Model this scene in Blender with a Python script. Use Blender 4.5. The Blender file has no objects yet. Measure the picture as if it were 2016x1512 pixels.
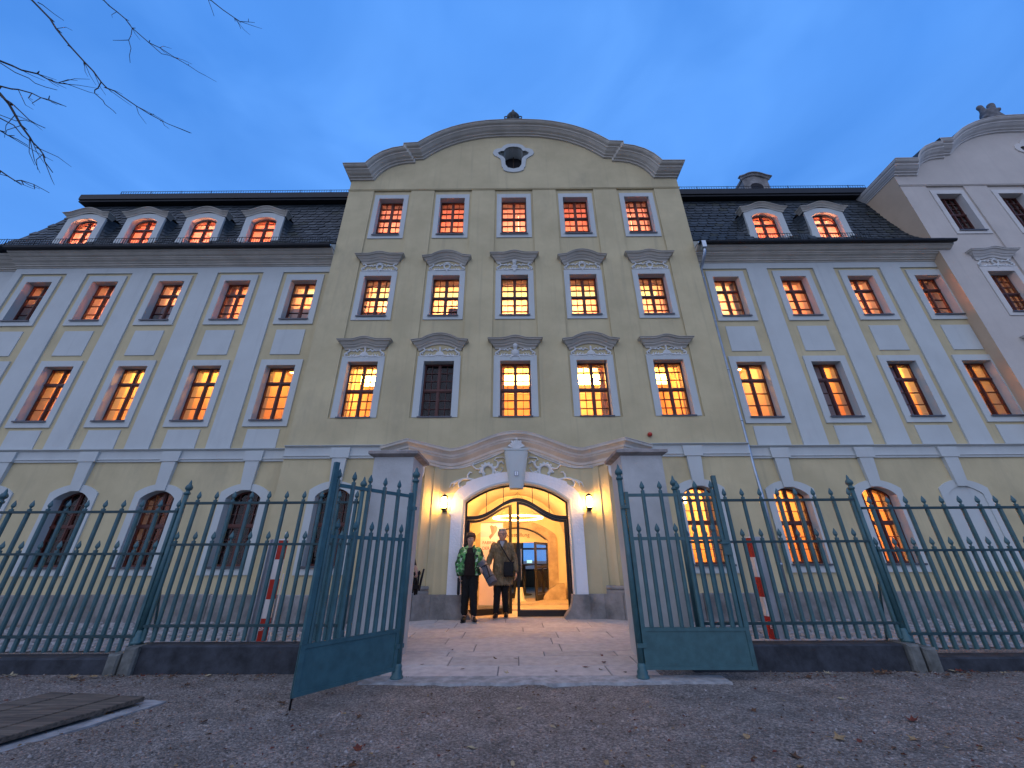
import bpy, bmesh, math, random
from mathutils import Vector, Matrix, Euler, noise
from mathutils.geometry import tessellate_polygon
random.seed(7)
SC = bpy.context.scene
COL = SC.collection
R = math.radians

# ------------------------------------------------------------------ camera
cam_data = bpy.data.cameras.new('camera')
cam_data.sensor_width = 36.0
cam_data.lens = 757.0 / 2016.0 * 36.0
cam_data.clip_start = 0.05
cam_data.clip_end = 2000.0
cam = bpy.data.objects.new('camera', cam_data)
COL.objects.link(cam)
_p, _y, _r = R(24.55), R(-0.25), R(-0.286)
_F = Vector((math.sin(_y) * math.cos(_p), math.cos(_y) * math.cos(_p), math.sin(_p)))
_rt = Vector((math.cos(_y), -math.sin(_y), 0.0))
_up = _rt.cross(_F)
_R = math.cos(_r) * _rt + math.sin(_r) * _up
_U = -math.sin(_r) * _rt + math.cos(_r) * _up
_m = Matrix((_R, _U, -_F)).transposed().to_4x4()
_m.translation = Vector((0.0, 0.0, 1.14))
cam.matrix_world = _m
SC.camera = cam

# ------------------------------------------------------------------ sky, sun, exposure
world = bpy.data.worlds.new('World')
SC.world = world
world.use_nodes = True
wn, wl = world.node_tree.nodes, world.node_tree.links
wn.clear()
w_out = wn.new('ShaderNodeOutputWorld')
w_bg = wn.new('ShaderNodeBackground')
w_sky = wn.new('ShaderNodeTexSky')
w_sky.sky_type = 'NISHITA'
w_sky.sun_disc = False
SUN_ELEV, SUN_ROT = 3.0, 196.0          # dusk, the last light stands behind the camera
w_sky.sun_elevation = R(SUN_ELEV)
w_sky.sun_rotation = R(SUN_ROT)
w_sky.altitude = 300.0
w_sky.air_density = 1.0
w_sky.dust_density = 0.6
w_sky.ozone_density = 4.0
w_mix = wn.new('ShaderNodeMix'); w_mix.data_type = 'RGBA'; w_mix.blend_type = 'MIX'
w_tc = wn.new('ShaderNodeTexCoord')
w_map = wn.new('ShaderNodeMapping'); w_map.inputs['Scale'].default_value = (1.0, 1.0, 2.2)
w_noise = wn.new('ShaderNodeTexNoise')
w_noise.inputs['Scale'].default_value = 1.7; w_noise.inputs['Detail'].default_value = 5.0
w_noise.inputs['Roughness'].default_value = 0.55
w_ramp = wn.new('ShaderNodeValToRGB')
w_ramp.color_ramp.elements[0].position = 0.36; w_ramp.color_ramp.elements[0].color = (0, 0, 0, 1)
w_ramp.color_ramp.elements[1].position = 0.70; w_ramp.color_ramp.elements[1].color = (1, 1, 1, 1)
w_cl = wn.new('ShaderNodeMath'); w_cl.operation = 'MULTIPLY_ADD'
w_cl.inputs[1].default_value = 0.10; w_cl.inputs[2].default_value = 0.86   # how much thin cloud veils the clear sky
wl.new(w_tc.outputs['Generated'], w_map.inputs['Vector'])
wl.new(w_map.outputs['Vector'], w_noise.inputs['Vector'])
wl.new(w_noise.outputs['Fac'], w_ramp.inputs['Fac'])
wl.new(w_ramp.outputs['Color'], w_cl.inputs[0])
wl.new(w_cl.outputs[0], w_mix.inputs[0])
wl.new(w_sky.outputs['Color'], w_mix.inputs[6])
w_n2 = wn.new('ShaderNodeTexNoise'); w_n2.inputs['Scale'].default_value = 2.6; w_n2.inputs['Detail'].default_value = 4.0; w_n2.inputs['Distortion'].default_value = 0.6
wl.new(w_map.outputs['Vector'], w_n2.inputs['Vector'])
w_r2 = wn.new('ShaderNodeValToRGB')
w_r2.color_ramp.elements[0].position = 0.32; w_r2.color_ramp.elements[0].color = (0.88, 3.25, 9.6, 1)
w_r2.color_ramp.elements[1].position = 0.68; w_r2.color_ramp.elements[1].color = (1.45, 4.35, 11.4, 1)
wl.new(w_n2.outputs['Fac'], w_r2.inputs['Fac'])
wl.new(w_r2.outputs['Color'], w_mix.inputs[7])           # veil of blue-hour cloud, a little uneven
wl.new(w_mix.outputs[2], w_bg.inputs['Color'])
w_bg.inputs['Strength'].default_value = 0.098
wl.new(w_bg.outputs['Background'], w_out.inputs['Surface'])

sun_data = bpy.data.lights.new('sun', 'SUN')
sun_data.energy = 1.45
sun_data.angle = R(110.0)              # after sunset: a broad glow, no hard shadow
sun_data.color = (1.0, 0.83, 0.55)
sun = bpy.data.objects.new('sun', sun_data)
COL.objects.link(sun)
sun.location = (-8, -30, 30)
sun.rotation_euler = Euler((R(90 - 34.0), 0, R(-16.0)), 'XYZ')

SC.view_settings.view_transform = 'Standard'
SC.view_settings.look = 'None'
SC.view_settings.gamma = 1.0
SC.view_settings.exposure = 0.0
SC.view_settings.use_curve_mapping = False
SC.cycles.use_denoising = True
SC.cycles.max_bounces = 8
SC.cycles.diffuse_bounces = 4
SC.cycles.glossy_bounces = 3
SC.cycles.transparent_max_bounces = 12
SC.cycles.sample_clamp_indirect = 6.0
SC.cycles.use_light_tree = True

# ------------------------------------------------------------------ helpers
class MB:
    """Collects geometry of ONE object."""
    def __init__(s):
        s.v, s.f, s.m, s.sm = [], [], [], []
    def add(s, verts, faces, mi=0, smooth=False):
        o = len(s.v)
        s.v.extend([tuple(p) for p in verts])
        for f in faces:
            s.f.append(tuple(i + o for i in f)); s.m.append(mi); s.sm.append(smooth)
    def box(s, x0, x1, y0, y1, z0, z1, mi=0):
        s.add([(x0,y0,z0),(x1,y0,z0),(x1,y1,z0),(x0,y1,z0),(x0,y0,z1),(x1,y0,z1),(x1,y1,z1),(x0,y1,z1)],
              [(0,3,2,1),(4,5,6,7),(0,1,5,4),(1,2,6,5),(2,3,7,6),(3,0,4,7)], mi)
    def bbox(s, x0, x1, y0, y1, z0, z1, b=0.01, mi=0):
        """box with chamfered front (-Y) face"""
        s.add([(x0,y0+b,z0),(x1,y0+b,z0),(x1,y1,z0),(x0,y1,z0),(x0,y0+b,z1),(x1,y0+b,z1),(x1,y1,z1),(x0,y1,z1),
               (x0+b,y0,z0+b),(x1-b,y0,z0+b),(x1-b,y0,z1-b),(x0+b,y0,z1-b)],
              [(0,3,2,1),(4,5,6,7),(1,2,6,5),(2,3,7,6),(3,0,4,7),(8,9,10,11),(0,1,9,8),(1,5,10,9),(5,4,11,10),(4,0,8,11)], mi)
    def plate(s, outer, holes=(), y0=0.0, y1=0.1, mi=0, back=False, outer_side=True, hole_side=True, mh=None):
        """polygon in x,z with holes; front face at y0 and sides running back to y1"""
        loops = [list(outer)] + [list(h) for h in holes]
        flat = [p for l in loops for p in l]
        tris = tessellate_polygon([[Vector((p[0], p[1], 0)) for p in l] for l in loops])
        o = len(s.v); n = len(flat)
        s.v.extend([(p[0], y0, p[1]) for p in flat]); s.v.extend([(p[0], y1, p[1]) for p in flat])
        for t in tris:
            a, b, c = [flat[i] for i in t]
            area = (b[0]-a[0])*(c[1]-a[1]) - (c[0]-a[0])*(b[1]-a[1])
            if abs(area) < 1e-10: continue
            t2 = tuple(t) if area > 0 else (t[0], t[2], t[1])
            s.f.append(tuple(i + o for i in t2)); s.m.append(mi); s.sm.append(False)
            if back:
                s.f.append(tuple(i + o + n for i in reversed(t2))); s.m.append(mi); s.sm.append(False)
        k = 0
        for li, l in enumerate(loops):
            if (li == 0 and outer_side) or (li > 0 and hole_side):
                for i in range(len(l)):
                    j = (i + 1) % len(l)
                    s.f.append((o+k+i, o+k+j, o+n+k+j, o+n+k+i))
                    s.m.append(mi if (li == 0 or mh is None) else mh); s.sm.append(False)
            k += len(l)
    def sweep(s, pts, outs, ups, prof, mi=0, mtop=None, caps=True, smooth=False):
        """profile [(out, up)] carried along pts with per-point out/up vectors"""
        o = len(s.v); n = len(prof)
        for p, a, b in zip(pts, outs, ups):
            for (u, w) in prof:
                q = Vector(p) + Vector(a) * u + Vector(b) * w
                s.v.append(tuple(q))
        for i in range(len(pts) - 1):
            for j in range(n - 1):
                s.f.append((o+i*n+j, o+(i+1)*n+j, o+(i+1)*n+j+1, o+i*n+j+1))
                s.m.append(mtop if (mtop is not None and j >= n - 2) else mi); s.sm.append(smooth)
        if caps:
            s.f.append(tuple(o + j for j in range(n))); s.m.append(mi); s.sm.append(False)
            e = o + (len(pts) - 1) * n
            s.f.append(tuple(e + j for j in reversed(range(n)))); s.m.append(mi); s.sm.append(False)
    def tube(s, pts, rads, n=6, mi=0, smooth=True, cap=True):
        pts = [Vector(p) for p in pts]
        if not isinstance(rads, (list, tuple)): rads = [rads] * len(pts)
        o = len(s.v)
        prev = None
        for i, p in enumerate(pts):
            a = pts[max(0, i-1)]; b = pts[min(len(pts)-1, i+1)]
            t = (b - a)
            if t.length < 1e-9: t = Vector((0, 0, 1))
            t.normalize()
            if prev is None:
                ref = Vector((0, 0, 1)) if abs(t.z) < 0.9 else Vector((1, 0, 0))
                nx = t.cross(ref).normalized()
            else:
                nx = (prev - t * prev.dot(t))
                nx = nx.normalized() if nx.length > 1e-6 else t.orthogonal().normalized()
            prev = nx
            ny = t.cross(nx)
            for k in range(n):
                a_ = 2 * math.pi * k / n
                s.v.append(tuple(p + (nx * math.cos(a_) + ny * math.sin(a_)) * rads[i]))
        for i in range(len(pts) - 1):
            for k in range(n):
                k2 = (k + 1) % n
                s.f.append((o+i*n+k, o+i*n+k2, o+(i+1)*n+k2, o+(i+1)*n+k)); s.m.append(mi); s.sm.append(smooth)
        if cap:
            s.f.append(tuple(o + k for k in reversed(range(n)))); s.m.append(mi); s.sm.append(False)
            e = o + (len(pts) - 1) * n
            s.f.append(tuple(e + k for k in range(n))); s.m.append(mi); s.sm.append(False)
    def lathe(s, prof, c=(0, 0, 0), n=12, mi=0, smooth=True, sy=1.0):
        """profile [(r, z)] round a vertical axis"""
        o = len(s.v); m = len(prof)
        for (r, z) in prof:
            for k in range(n):
                a = 2 * math.pi * k / n
                s.v.append((c[0] + r * math.cos(a), c[1] + r * math.sin(a) * sy, c[2] + z))
        for i in range(m - 1):
            for k in range(n):
                k2 = (k + 1) % n
                s.f.append((o+i*n+k, o+i*n+k2, o+(i+1)*n+k2, o+(i+1)*n+k)); s.m.append(mi); s.sm.append(smooth)
        s.f.append(tuple(o + k for k in reversed(range(n)))); s.m.append(mi); s.sm.append(False)
        s.f.append(tuple(o + (m-1)*n + k for k in range(n))); s.m.append(mi); s.sm.append(False)
    def ell(s, c, r, n=12, m=8, mi=0, rot=None):
        o = len(s.v)
        M = rot if rot is not None else Matrix.Identity(3)
        c = Vector(c)
        s.v.append(tuple(c + M @ Vector((0, 0, r[2]))))
        for i in range(1, m):
            t = math.pi * i / m
            for k in range(n):
                a = 2 * math.pi * k / n
                s.v.append(tuple(c + M @ Vector((r[0]*math.sin(t)*math.cos(a), r[1]*math.sin(t)*math.sin(a), r[2]*math.cos(t)))))
        s.v.append(tuple(c + M @ Vector((0, 0, -r[2]))))
        e = len(s.v) - 1
        for k in range(n):
            k2 = (k + 1) % n
            s.f.append((o, o+1+k, o+1+k2)); s.m.append(mi); s.sm.append(True)
            for i in range(m - 2):
                a = o + 1 + i*n
                s.f.append((a+k, a+n+k, a+n+k2, a+k2)); s.m.append(mi); s.sm.append(True)
            a = o + 1 + (m-2)*n
            s.f.append((a+k, e, a+k2)); s.m.append(mi); s.sm.append(True)
    def capsule(s, p0, r0, p1, r1, n=10, mi=0):
        p0, p1 = Vector(p0), Vector(p1)
        d = (p1 - p0); L = d.length
        t = d.normalized() if L > 1e-6 else Vector((0, 0, 1))
        pts, rads = [], []
        for a in (-85, -60, -30, 0):
            pts.append(p0 + t * (r0 * math.sin(R(a)))); rads.append(max(1e-4, r0 * math.cos(R(a))))
        for a in (0, 30, 60, 85):
            pts.append(p1 + t * (r1 * math.sin(R(a)))); rads.append(max(1e-4, r1 * math.cos(R(a))))
        s.tube(pts, rads, n, mi)
    def loft(s, rings, n=20, mi=0, power=2.4):
        """rings (z, cx, cy, rx, ry), bottom to top, closed"""
        o = len(s.v)
        for (z, cx, cy, rx, ry) in rings:
            for k in range(n):
                a = 2 * math.pi * k / n
                ca, sa = math.cos(a), math.sin(a)
                q = (abs(ca)**power + abs(sa)**power) ** (-1.0/power)
                s.v.append((cx + rx*ca*q, cy + ry*sa*q, z))
        m = len(rings)
        for i in range(m - 1):
            for k in range(n):
                k2 = (k + 1) % n
                s.f.append((o+i*n+k, o+i*n+k2, o+(i+1)*n+k2, o+(i+1)*n+k)); s.m.append(mi); s.sm.append(True)
        s.f.append(tuple(o + k for k in reversed(range(n)))); s.m.append(mi); s.sm.append(False)
        s.f.append(tuple(o + (m-1)*n + k for k in range(n))); s.m.append(mi); s.sm.append(False)
    def mesh(s, name):
        me = bpy.data.meshes.new(name)
        me.from_pydata(s.v, [], s.f)
        me.polygons.foreach_set('material_index', s.m)
        me.polygons.foreach_set('use_smooth', s.sm)
        me.update()
        return me
    def build(s, name, mats, parent=None, loc=None, rz=0.0):
        me = s.mesh(name)
        for m in (mats if isinstance(mats, (list, tuple)) else [mats]): me.materials.append(m)
        return put(me, name, parent, loc, rz)

def put(me, name, parent=None, loc=None, rz=0.0):
    o = bpy.data.objects.new(name, me)
    COL.objects.link(o)
    if parent is not None: o.parent = parent
    if loc is not None: o.location = loc
    if rz: o.rotation_euler = (0, 0, rz)
    return o
def empty(name, loc=(0, 0, 0), rz=0.0, parent=None):
    o = bpy.data.objects.new(name, None)
    o.empty_display_size = 0.2
    COL.objects.link(o); o.location = loc
    if rz: o.rotation_euler = (0, 0, rz)
    if parent is not None: o.parent = parent
    return o
def tag(o, label=None, cat=None, group=None, kind=None):
    if label: o['label'] = label
    if cat: o['category'] = cat
    if group: o['group'] = group
    if kind: o['kind'] = kind
    return o
def remeshed(mb, name, mats, parent, voxel, smooth=2, loc=None, rz=0.0, fold=0.0):
    """one continuous surface out of overlapping volumes"""
    me = mb.mesh(name + '_src')
    o = bpy.data.objects.new(name + '_src', me); COL.objects.link(o)
    md = o.modifiers.new('r', 'REMESH'); md.mode = 'VOXEL'; md.voxel_size = voxel; md.use_smooth_shade = True
    if smooth:
        sm = o.modifiers.new('s', 'SMOOTH'); sm.iterations = smooth; sm.factor = 0.5
    dg = bpy.context.evaluated_depsgraph_get(); dg.update()
    me2 = bpy.data.meshes.new_from_object(o.evaluated_get(dg))
    me2.name = name
    bpy.data.objects.remove(o); bpy.data.meshes.remove(me)
    if fold > 0:          # creases in the cloth, running mostly downwards
        nn_ = [v.normal.copy() for v in me2.vertices]
        for v, n_ in zip(me2.vertices, nn_):
            c_ = v.co
            a_ = noise.noise((c_.x*16 + c_.z*5, c_.y*16, c_.z*5)) + 0.6*noise.noise((c_.x*30, c_.y*30, c_.z*13 + 4))
            v.co = c_ + n_ * (fold * (1 - 2*abs(a_)))
    me2.materials.clear()
    for m in (mats if isinstance(mats, (list, tuple)) else [mats]): me2.materials.append(m)
    for p in me2.polygons: p.use_smooth = True
    return put(me2, name, parent, loc, rz) if parent is not False else me2
def rect(x0, x1, z0, z1): return [(x0, z0), (x1, z0), (x1, z1), (x0, z1)]
def arch(hw, z0, zs, za, n=10, cx=0.0):
    """opening with a segmental head: bottom-left, bottom-right, then over the arc"""
    rise = za - zs
    rad = (hw*hw + rise*rise) / (2*rise)
    a0 = math.asin(min(1, hw / rad))
    pts = [(cx - hw, z0), (cx + hw, z0)]
    for i in range(n + 1):
        a = a0 - 2*a0*i/n
        pts.append((cx + rad*math.sin(a), za - rad + rad*math.cos(a)))
    return pts
def text_mesh(body, size, name, extrude=0.001, align='LEFT', spacing=1.0):
    c = bpy.data.curves.new(name + '_c', 'FONT')
    c.body = body; c.size = size; c.extrude = extrude; c.align_x = align; c.space_character = spacing
    o = bpy.data.objects.new(name + '_c', c); COL.objects.link(o)
    dg = bpy.context.evaluated_depsgraph_get(); dg.update()
    me = bpy.data.meshes.new_from_object(o.evaluated_get(dg))
    bpy.data.objects.remove(o); bpy.data.curves.remove(c)
    me.name = name; me.materials.clear()
    # stand upright: x right, z up, front towards -Y
    me.transform(Matrix.Rotation(R(90), 4, 'X'))
    return me

# ------------------------------------------------------------------ materials
def mat(name, col, rough=0.8, var=0.0, vscale=3.0, col2=None, bump=0.0, bscale=40.0, metal=0.0, spec=0.3, detail=4.0, objrand=0.0, bdist=0.01, stain=None):
    m = bpy.data.materials.new(name); m.use_nodes = True
    nt = m.node_tree; N, L = nt.nodes, nt.links
    b = N['Principled BSDF']
    b.inputs['Roughness'].default_value = rough
    b.inputs['Metallic'].default_value = metal
    b.inputs['Specular IOR Level'].default_value = spec
    b.inputs['Base Color'].default_value = (*col, 1)
    geo = N.new('ShaderNodeNewGeometry')
    out = None
    if var > 0 or col2:
        n = N.new('ShaderNodeTexNoise'); n.inputs['Scale'].default_value = vscale
        n.inputs['Detail'].default_value = detail; n.inputs['Roughness'].default_value = 0.6
        L.new(geo.outputs['Position'], n.inputs['Vector'])
        r = N.new('ShaderNodeValToRGB')
        c2 = col2 if col2 else tuple(c*(1-var) for c in col)
        c1 = col if col2 else tuple(min(1, c*(1+var*0.6)) for c in col)
        r.color_ramp.elements[0].position = 0.34; r.color_ramp.elements[0].color = (*c2, 1)
        r.color_ramp.elements[1].position = 0.66; r.color_ramp.elements[1].color = (*c1, 1)
        L.new(n.outputs['Fac'], r.inputs['Fac'])
        out = r.outputs['Color']
    if stain:
        # patchy dirt with its own shape: a second, blotchy noise stretched upright
        mp = N.new('ShaderNodeMapping'); mp.inputs['Scale'].default_value = (1.0, 1.0, 0.35)
        n3 = N.new('ShaderNodeTexNoise'); n3.inputs['Scale'].default_value = 1.3; n3.inputs['Detail'].default_value = 7.0
        n3.inputs['Roughness'].default_value = 0.68
        L.new(geo.outputs['Position'], mp.inputs['Vector']); L.new(mp.outputs['Vector'], n3.inputs['Vector'])
        r3 = N.new('ShaderNodeValToRGB')
        r3.color_ramp.elements[0].position = 0.55; r3.color_ramp.elements[0].color = (0, 0, 0, 1)
        r3.color_ramp.elements[1].position = 0.78; r3.color_ramp.elements[1].color = (1, 1, 1, 1)
        L.new(n3.outputs['Fac'], r3.inputs['Fac'])
        # rain streaks: narrow upright runs, broken up by a broad noise
        mp2 = N.new('ShaderNodeMapping'); mp2.inputs['Scale'].default_value = (7.0, 7.0, 0.28)
        n4 = N.new('ShaderNodeTexNoise'); n4.inputs['Scale'].default_value = 1.0; n4.inputs['Detail'].default_value = 6.0
        L.new(geo.outputs['Position'], mp2.inputs['Vector']); L.new(mp2.outputs['Vector'], n4.inputs['Vector'])
        r4 = N.new('ShaderNodeValToRGB'); r4.color_ramp.elements[0].position = 0.56; r4.color_ramp.elements[0].color = (0, 0, 0, 1)
        r4.color_ramp.elements[1].position = 0.80; r4.color_ramp.elements[1].color = (0.9, 0.9, 0.9, 1)
        L.new(n4.outputs['Fac'], r4.inputs['Fac'])
        mxs = N.new('ShaderNodeMath'); mxs.operation = 'MAXIMUM'
        L.new(r3.outputs['Color'], mxs.inputs[0]); L.new(r4.outputs['Color'], mxs.inputs[1])
        ml = N.new('ShaderNodeMath'); ml.operation = 'MULTIPLY'; ml.inputs[1].default_value = stain[1]
        L.new(mxs.outputs[0], ml.inputs[0])
        mx = N.new('ShaderNodeMix'); mx.data_type = 'RGBA'
        L.new(ml.outputs[0], mx.inputs[0])
        if out is not None: L.new(out, mx.inputs[6])
        else: mx.inputs[6].default_value = (*col, 1)
        mx.inputs[7].default_value = (*stain[0], 1)
        out = mx.outputs[2]
    if objrand > 0:
        oi = N.new('ShaderNodeObjectInfo')
        mm = N.new('ShaderNodeMath'); mm.operation = 'MULTIPLY_ADD'
        mm.inputs[1].default_value = objrand*2; mm.inputs[2].default_value = 1 - objrand
        L.new(oi.outputs['Random'], mm.inputs[0])
        hs = N.new('ShaderNodeHueSaturation')
        L.new(mm.outputs[0], hs.inputs['Value'])
        if out is not None: L.new(out, hs.inputs['Color'])
        else: hs.inputs['Color'].default_value = (*col, 1)
        out = hs.outputs['Color']
    if out is not None: L.new(out, b.inputs['Base Color'])
    if bump > 0:
        n2 = N.new('ShaderNodeTexNoise'); n2.inputs['Scale'].default_value = bscale; n2.inputs['Detail'].default_value = 5
        L.new(geo.outputs['Position'], n2.inputs['Vector'])
        bp = N.new('ShaderNodeBump'); bp.inputs['Strength'].default_value = bump; bp.inputs['Distance'].default_value = bdist
        L.new(n2.outputs['Fac'], bp.inputs['Height']); L.new(bp.outputs['Normal'], b.inputs['Normal'])
    return m
def emit(name, col, s):
    m = bpy.data.materials.new(name); m.use_nodes = True
    nt = m.node_tree; nt.nodes.clear()
    e = nt.nodes.new('ShaderNodeEmission'); e.inputs['Color'].default_value = (*col, 1); e.inputs['Strength'].default_value = s
    o = nt.nodes.new('ShaderNodeOutputMaterial'); nt.links.new(e.outputs[0], o.inputs['Surface'])
    return m
def glass(name, tint=(0.93, 0.93, 0.92), refl=1.0, rough=0.015):
    m = bpy.data.materials.new(name); m.use_nodes = True
    nt = m.node_tree; N, L = nt.nodes, nt.links; N.clear()
    t = N.new('ShaderNodeBsdfTransparent'); t.inputs['Color'].default_value = (*tint, 1)
    g = N.new('ShaderNodeBsdfGlossy'); g.inputs['Roughness'].default_value = rough
    lw_ = N.new('ShaderNodeLayerWeight'); lw_.inputs['Blend'].default_value = 0.5
    pw = N.new('ShaderNodeMath'); pw.operation = 'POWER'; pw.inputs[1].default_value = 5.0
    L.new(lw_.outputs['Facing'], pw.inputs[0])
    f = N.new('ShaderNodeMath'); f.operation = 'MULTIPLY_ADD'; f.inputs[1].default_value = 0.95; f.inputs[2].default_value = 0.016
    L.new(pw.outputs[0], f.inputs[0])
    geo = N.new('ShaderNodeNewGeometry')
    n = N.new('ShaderNodeTexNoise'); n.inputs['Scale'].default_value = 2.2
    L.new(geo.outputs['Position'], n.inputs['Vector'])
    bp = N.new('ShaderNodeBump'); bp.inputs['Strength'].default_value = 0.04; bp.inputs['Distance'].default_value = 0.05
    L.new(n.outputs['Fac'], bp.inputs['Height']); L.new(bp.outputs['Normal'], g.inputs['Normal'])
    mu = N.new('ShaderNodeMath'); mu.operation = 'MULTIPLY'; mu.inputs[1].default_value = refl
    L.new(f.outputs[0], mu.inputs[0])
    mx = N.new('ShaderNodeMixShader'); L.new(mu.outputs[0], mx.inputs[0]); L.new(t.outputs[0], mx.inputs[1]); L.new(g.outputs[0], mx.inputs[2])
    o = N.new('ShaderNodeOutputMaterial'); L.new(mx.outputs[0], o.inputs['Surface'])
    return m

M = {}
M['yellow'] = mat('yellow_plaster', (0.53, 0.45, 0.27), 0.92, 0.12, 0.9, bump=0.5, bscale=55, bdist=0.006, stain=((0.33, 0.29, 0.20), 0.55))
M['white'] = mat('white_trim_paint', (0.50, 0.53, 0.51), 0.85, 0.05, 1.2, bump=0.3, bscale=70, bdist=0.004, stain=((0.38, 0.40, 0.39), 0.4))
M['stucco'] = mat('stucco_white', (0.62, 0.63, 0.61), 0.85, 0.10, 6.0, bump=0.3, bscale=60, bdist=0.004)
M['cornice'] = mat('cornice_stone_grey', (0.47, 0.44, 0.375), 0.88, 0.14, 2.0, bump=0.35, bscale=45, bdist=0.006)
M['portal_cornice'] = mat('portal_cornice_pinkish', (0.60, 0.56, 0.49), 0.88, 0.12, 3.0, bump=0.3, bscale=45, bdist=0.005)
M['roughwhite'] = mat('rough_white_render', (0.74, 0.74, 0.76), 0.9, 0.05, 2.0, bump=0.9, bscale=22, bdist=0.012)
M['lead'] = mat('dark_lead_flashing', (0.012, 0.014, 0.018), 0.6, 0.2, 5.0)
M['slate'] = mat('slate', (0.020, 0.030, 0.038), 0.6, 0.35, 7.0, bump=0.4, bscale=30, bdist=0.004, spec=0.4)
M['slate2'] = mat('slate_lighter', (0.034, 0.046, 0.055), 0.55, 0.30, 9.0, bump=0.4, bscale=30, bdist=0.004, spec=0.4)
M['slate3'] = mat('slate_mossy', (0.040, 0.048, 0.042), 0.7, 0.35, 11.0, bump=0.4, bscale=30, bdist=0.004)
M['stone'] = mat('weathered_plinth_stone', (0.30, 0.285, 0.27), 0.9, 0.0, 2.4, col2=(0.13, 0.125, 0.12), bump=0.8, bscale=14, bdist=0.02, objrand=0.12, detail=9)
M['redwood'] = mat('dark_red_window_paint', (0.085, 0.022, 0.016), 0.45, 0.2, 8.0, spec=0.4)
M['brownwood'] = mat('brown_frame_wood', (0.05, 0.03, 0.02), 0.5, 0.2, 8.0)
M['sill'] = mat('metal_window_sill', (0.10, 0.10, 0.11), 0.5, 0.1, 9.0, metal=0.4)
M['zinc'] = mat('zinc', (0.42, 0.47, 0.52), 0.35, 0.12, 6.0, metal=0.85)
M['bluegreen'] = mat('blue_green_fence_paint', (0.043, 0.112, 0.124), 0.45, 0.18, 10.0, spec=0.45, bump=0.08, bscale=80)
M['fencerail'] = mat('shaded_rail_paint', (0.020, 0.052, 0.060), 0.5, 0.2, 14.0)  # darker copy of the fence paint, the rails' shade put into the colour
M['black'] = mat('black_door_metal', (0.012, 0.012, 0.013), 0.35, spec=0.4)
M['glass'] = glass('window_glass')
M['doorglass'] = glass('door_glass', (0.96, 0.96, 0.95), 0.6)
M['rwall'] = mat('warm_room_wall', (0.80, 0.56, 0.32), 0.9, 0.05, 1.0)
M['rceil'] = mat('warm_room_ceiling', (0.86, 0.76, 0.58), 0.9, 0.03, 1.0)
M['pwall'] = mat('salmon_room_wall', (0.82, 0.58, 0.50), 0.9, 0.05, 1.0)
M['dull'] = mat('dull_mauve_partition', (0.30, 0.22, 0.24), 0.9, 0.1, 3.0)
M['dark'] = mat('dark_interior', (0.016, 0.014, 0.017), 0.8)
M['curtain'] = mat('dark_red_curtain', (0.030, 0.009, 0.008), 0.85, 0.4, 12.0)
M['lampY'] = emit('lamp_yellow_glow', (1.0, 0.43, 0.105), 72.0)
M['lampO'] = emit('lamp_orange_glow', (1.0, 0.40, 0.16), 84.0)
M['lampP'] = emit('lamp_pink_glow', (1.0, 0.36, 0.18), 105.0)
M['lampW'] = emit('lamp_white_glow', (1.0, 0.62, 0.26), 32.0)
for k_, (c_, e_) in {'lampY': ((1.0, 0.43, 0.105), 82.0), 'lampO': ((1.0, 0.40, 0.16), 150.0), 'lampP': ((1.0, 0.36, 0.18), 110.0), 'lampC': ((1.0, 0.40, 0.17), 50.0)}.items():
    for i_, (f_, g_) in enumerate(((0.72, 0.92), (1.0, 1.0), (1.25, 1.10), (0.88, 1.05))):
        M[k_ + str(i_)] = emit('%s_glow_%d' % (k_, i_), (c_[0], c_[1]*g_, c_[2]*g_*g_), e_*f_)
M['strip'] = emit('strip_lamp_glow', (1.0, 0.70, 0.22), 2.6)
M['bulb'] = emit('bulb_glow', (1.0, 0.72, 0.38), 9.0)
M['drape'] = mat('pale_drape', (0.62, 0.46, 0.34), 0.9, 0.2, 14.0)
M['pinkgrey'] = mat('pinkish_grey_plaster', (0.54, 0.49, 0.43), 0.92, 0.08, 0.9, bump=0.5, bscale=55, bdist=0.006, stain=((0.40, 0.36, 0.34), 0.35))
M['oldwhite'] = mat('aged_white_trim', (0.60, 0.575, 0.53), 0.88, 0.10, 1.8, bump=0.3, bscale=60, bdist=0.004)
M['orangeplaster'] = mat('orange_ochre_plaster', (0.58, 0.43, 0.29), 0.92, 0.08, 1.2, bump=0.4, bscale=50, bdist=0.006)
XC = 0.05            # axis of the central block
YA, YB = 8.86, 8.90  # risalit: face of the strips and of the recessed window fields
YWA, YWB = 9.10, 9.14

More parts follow.
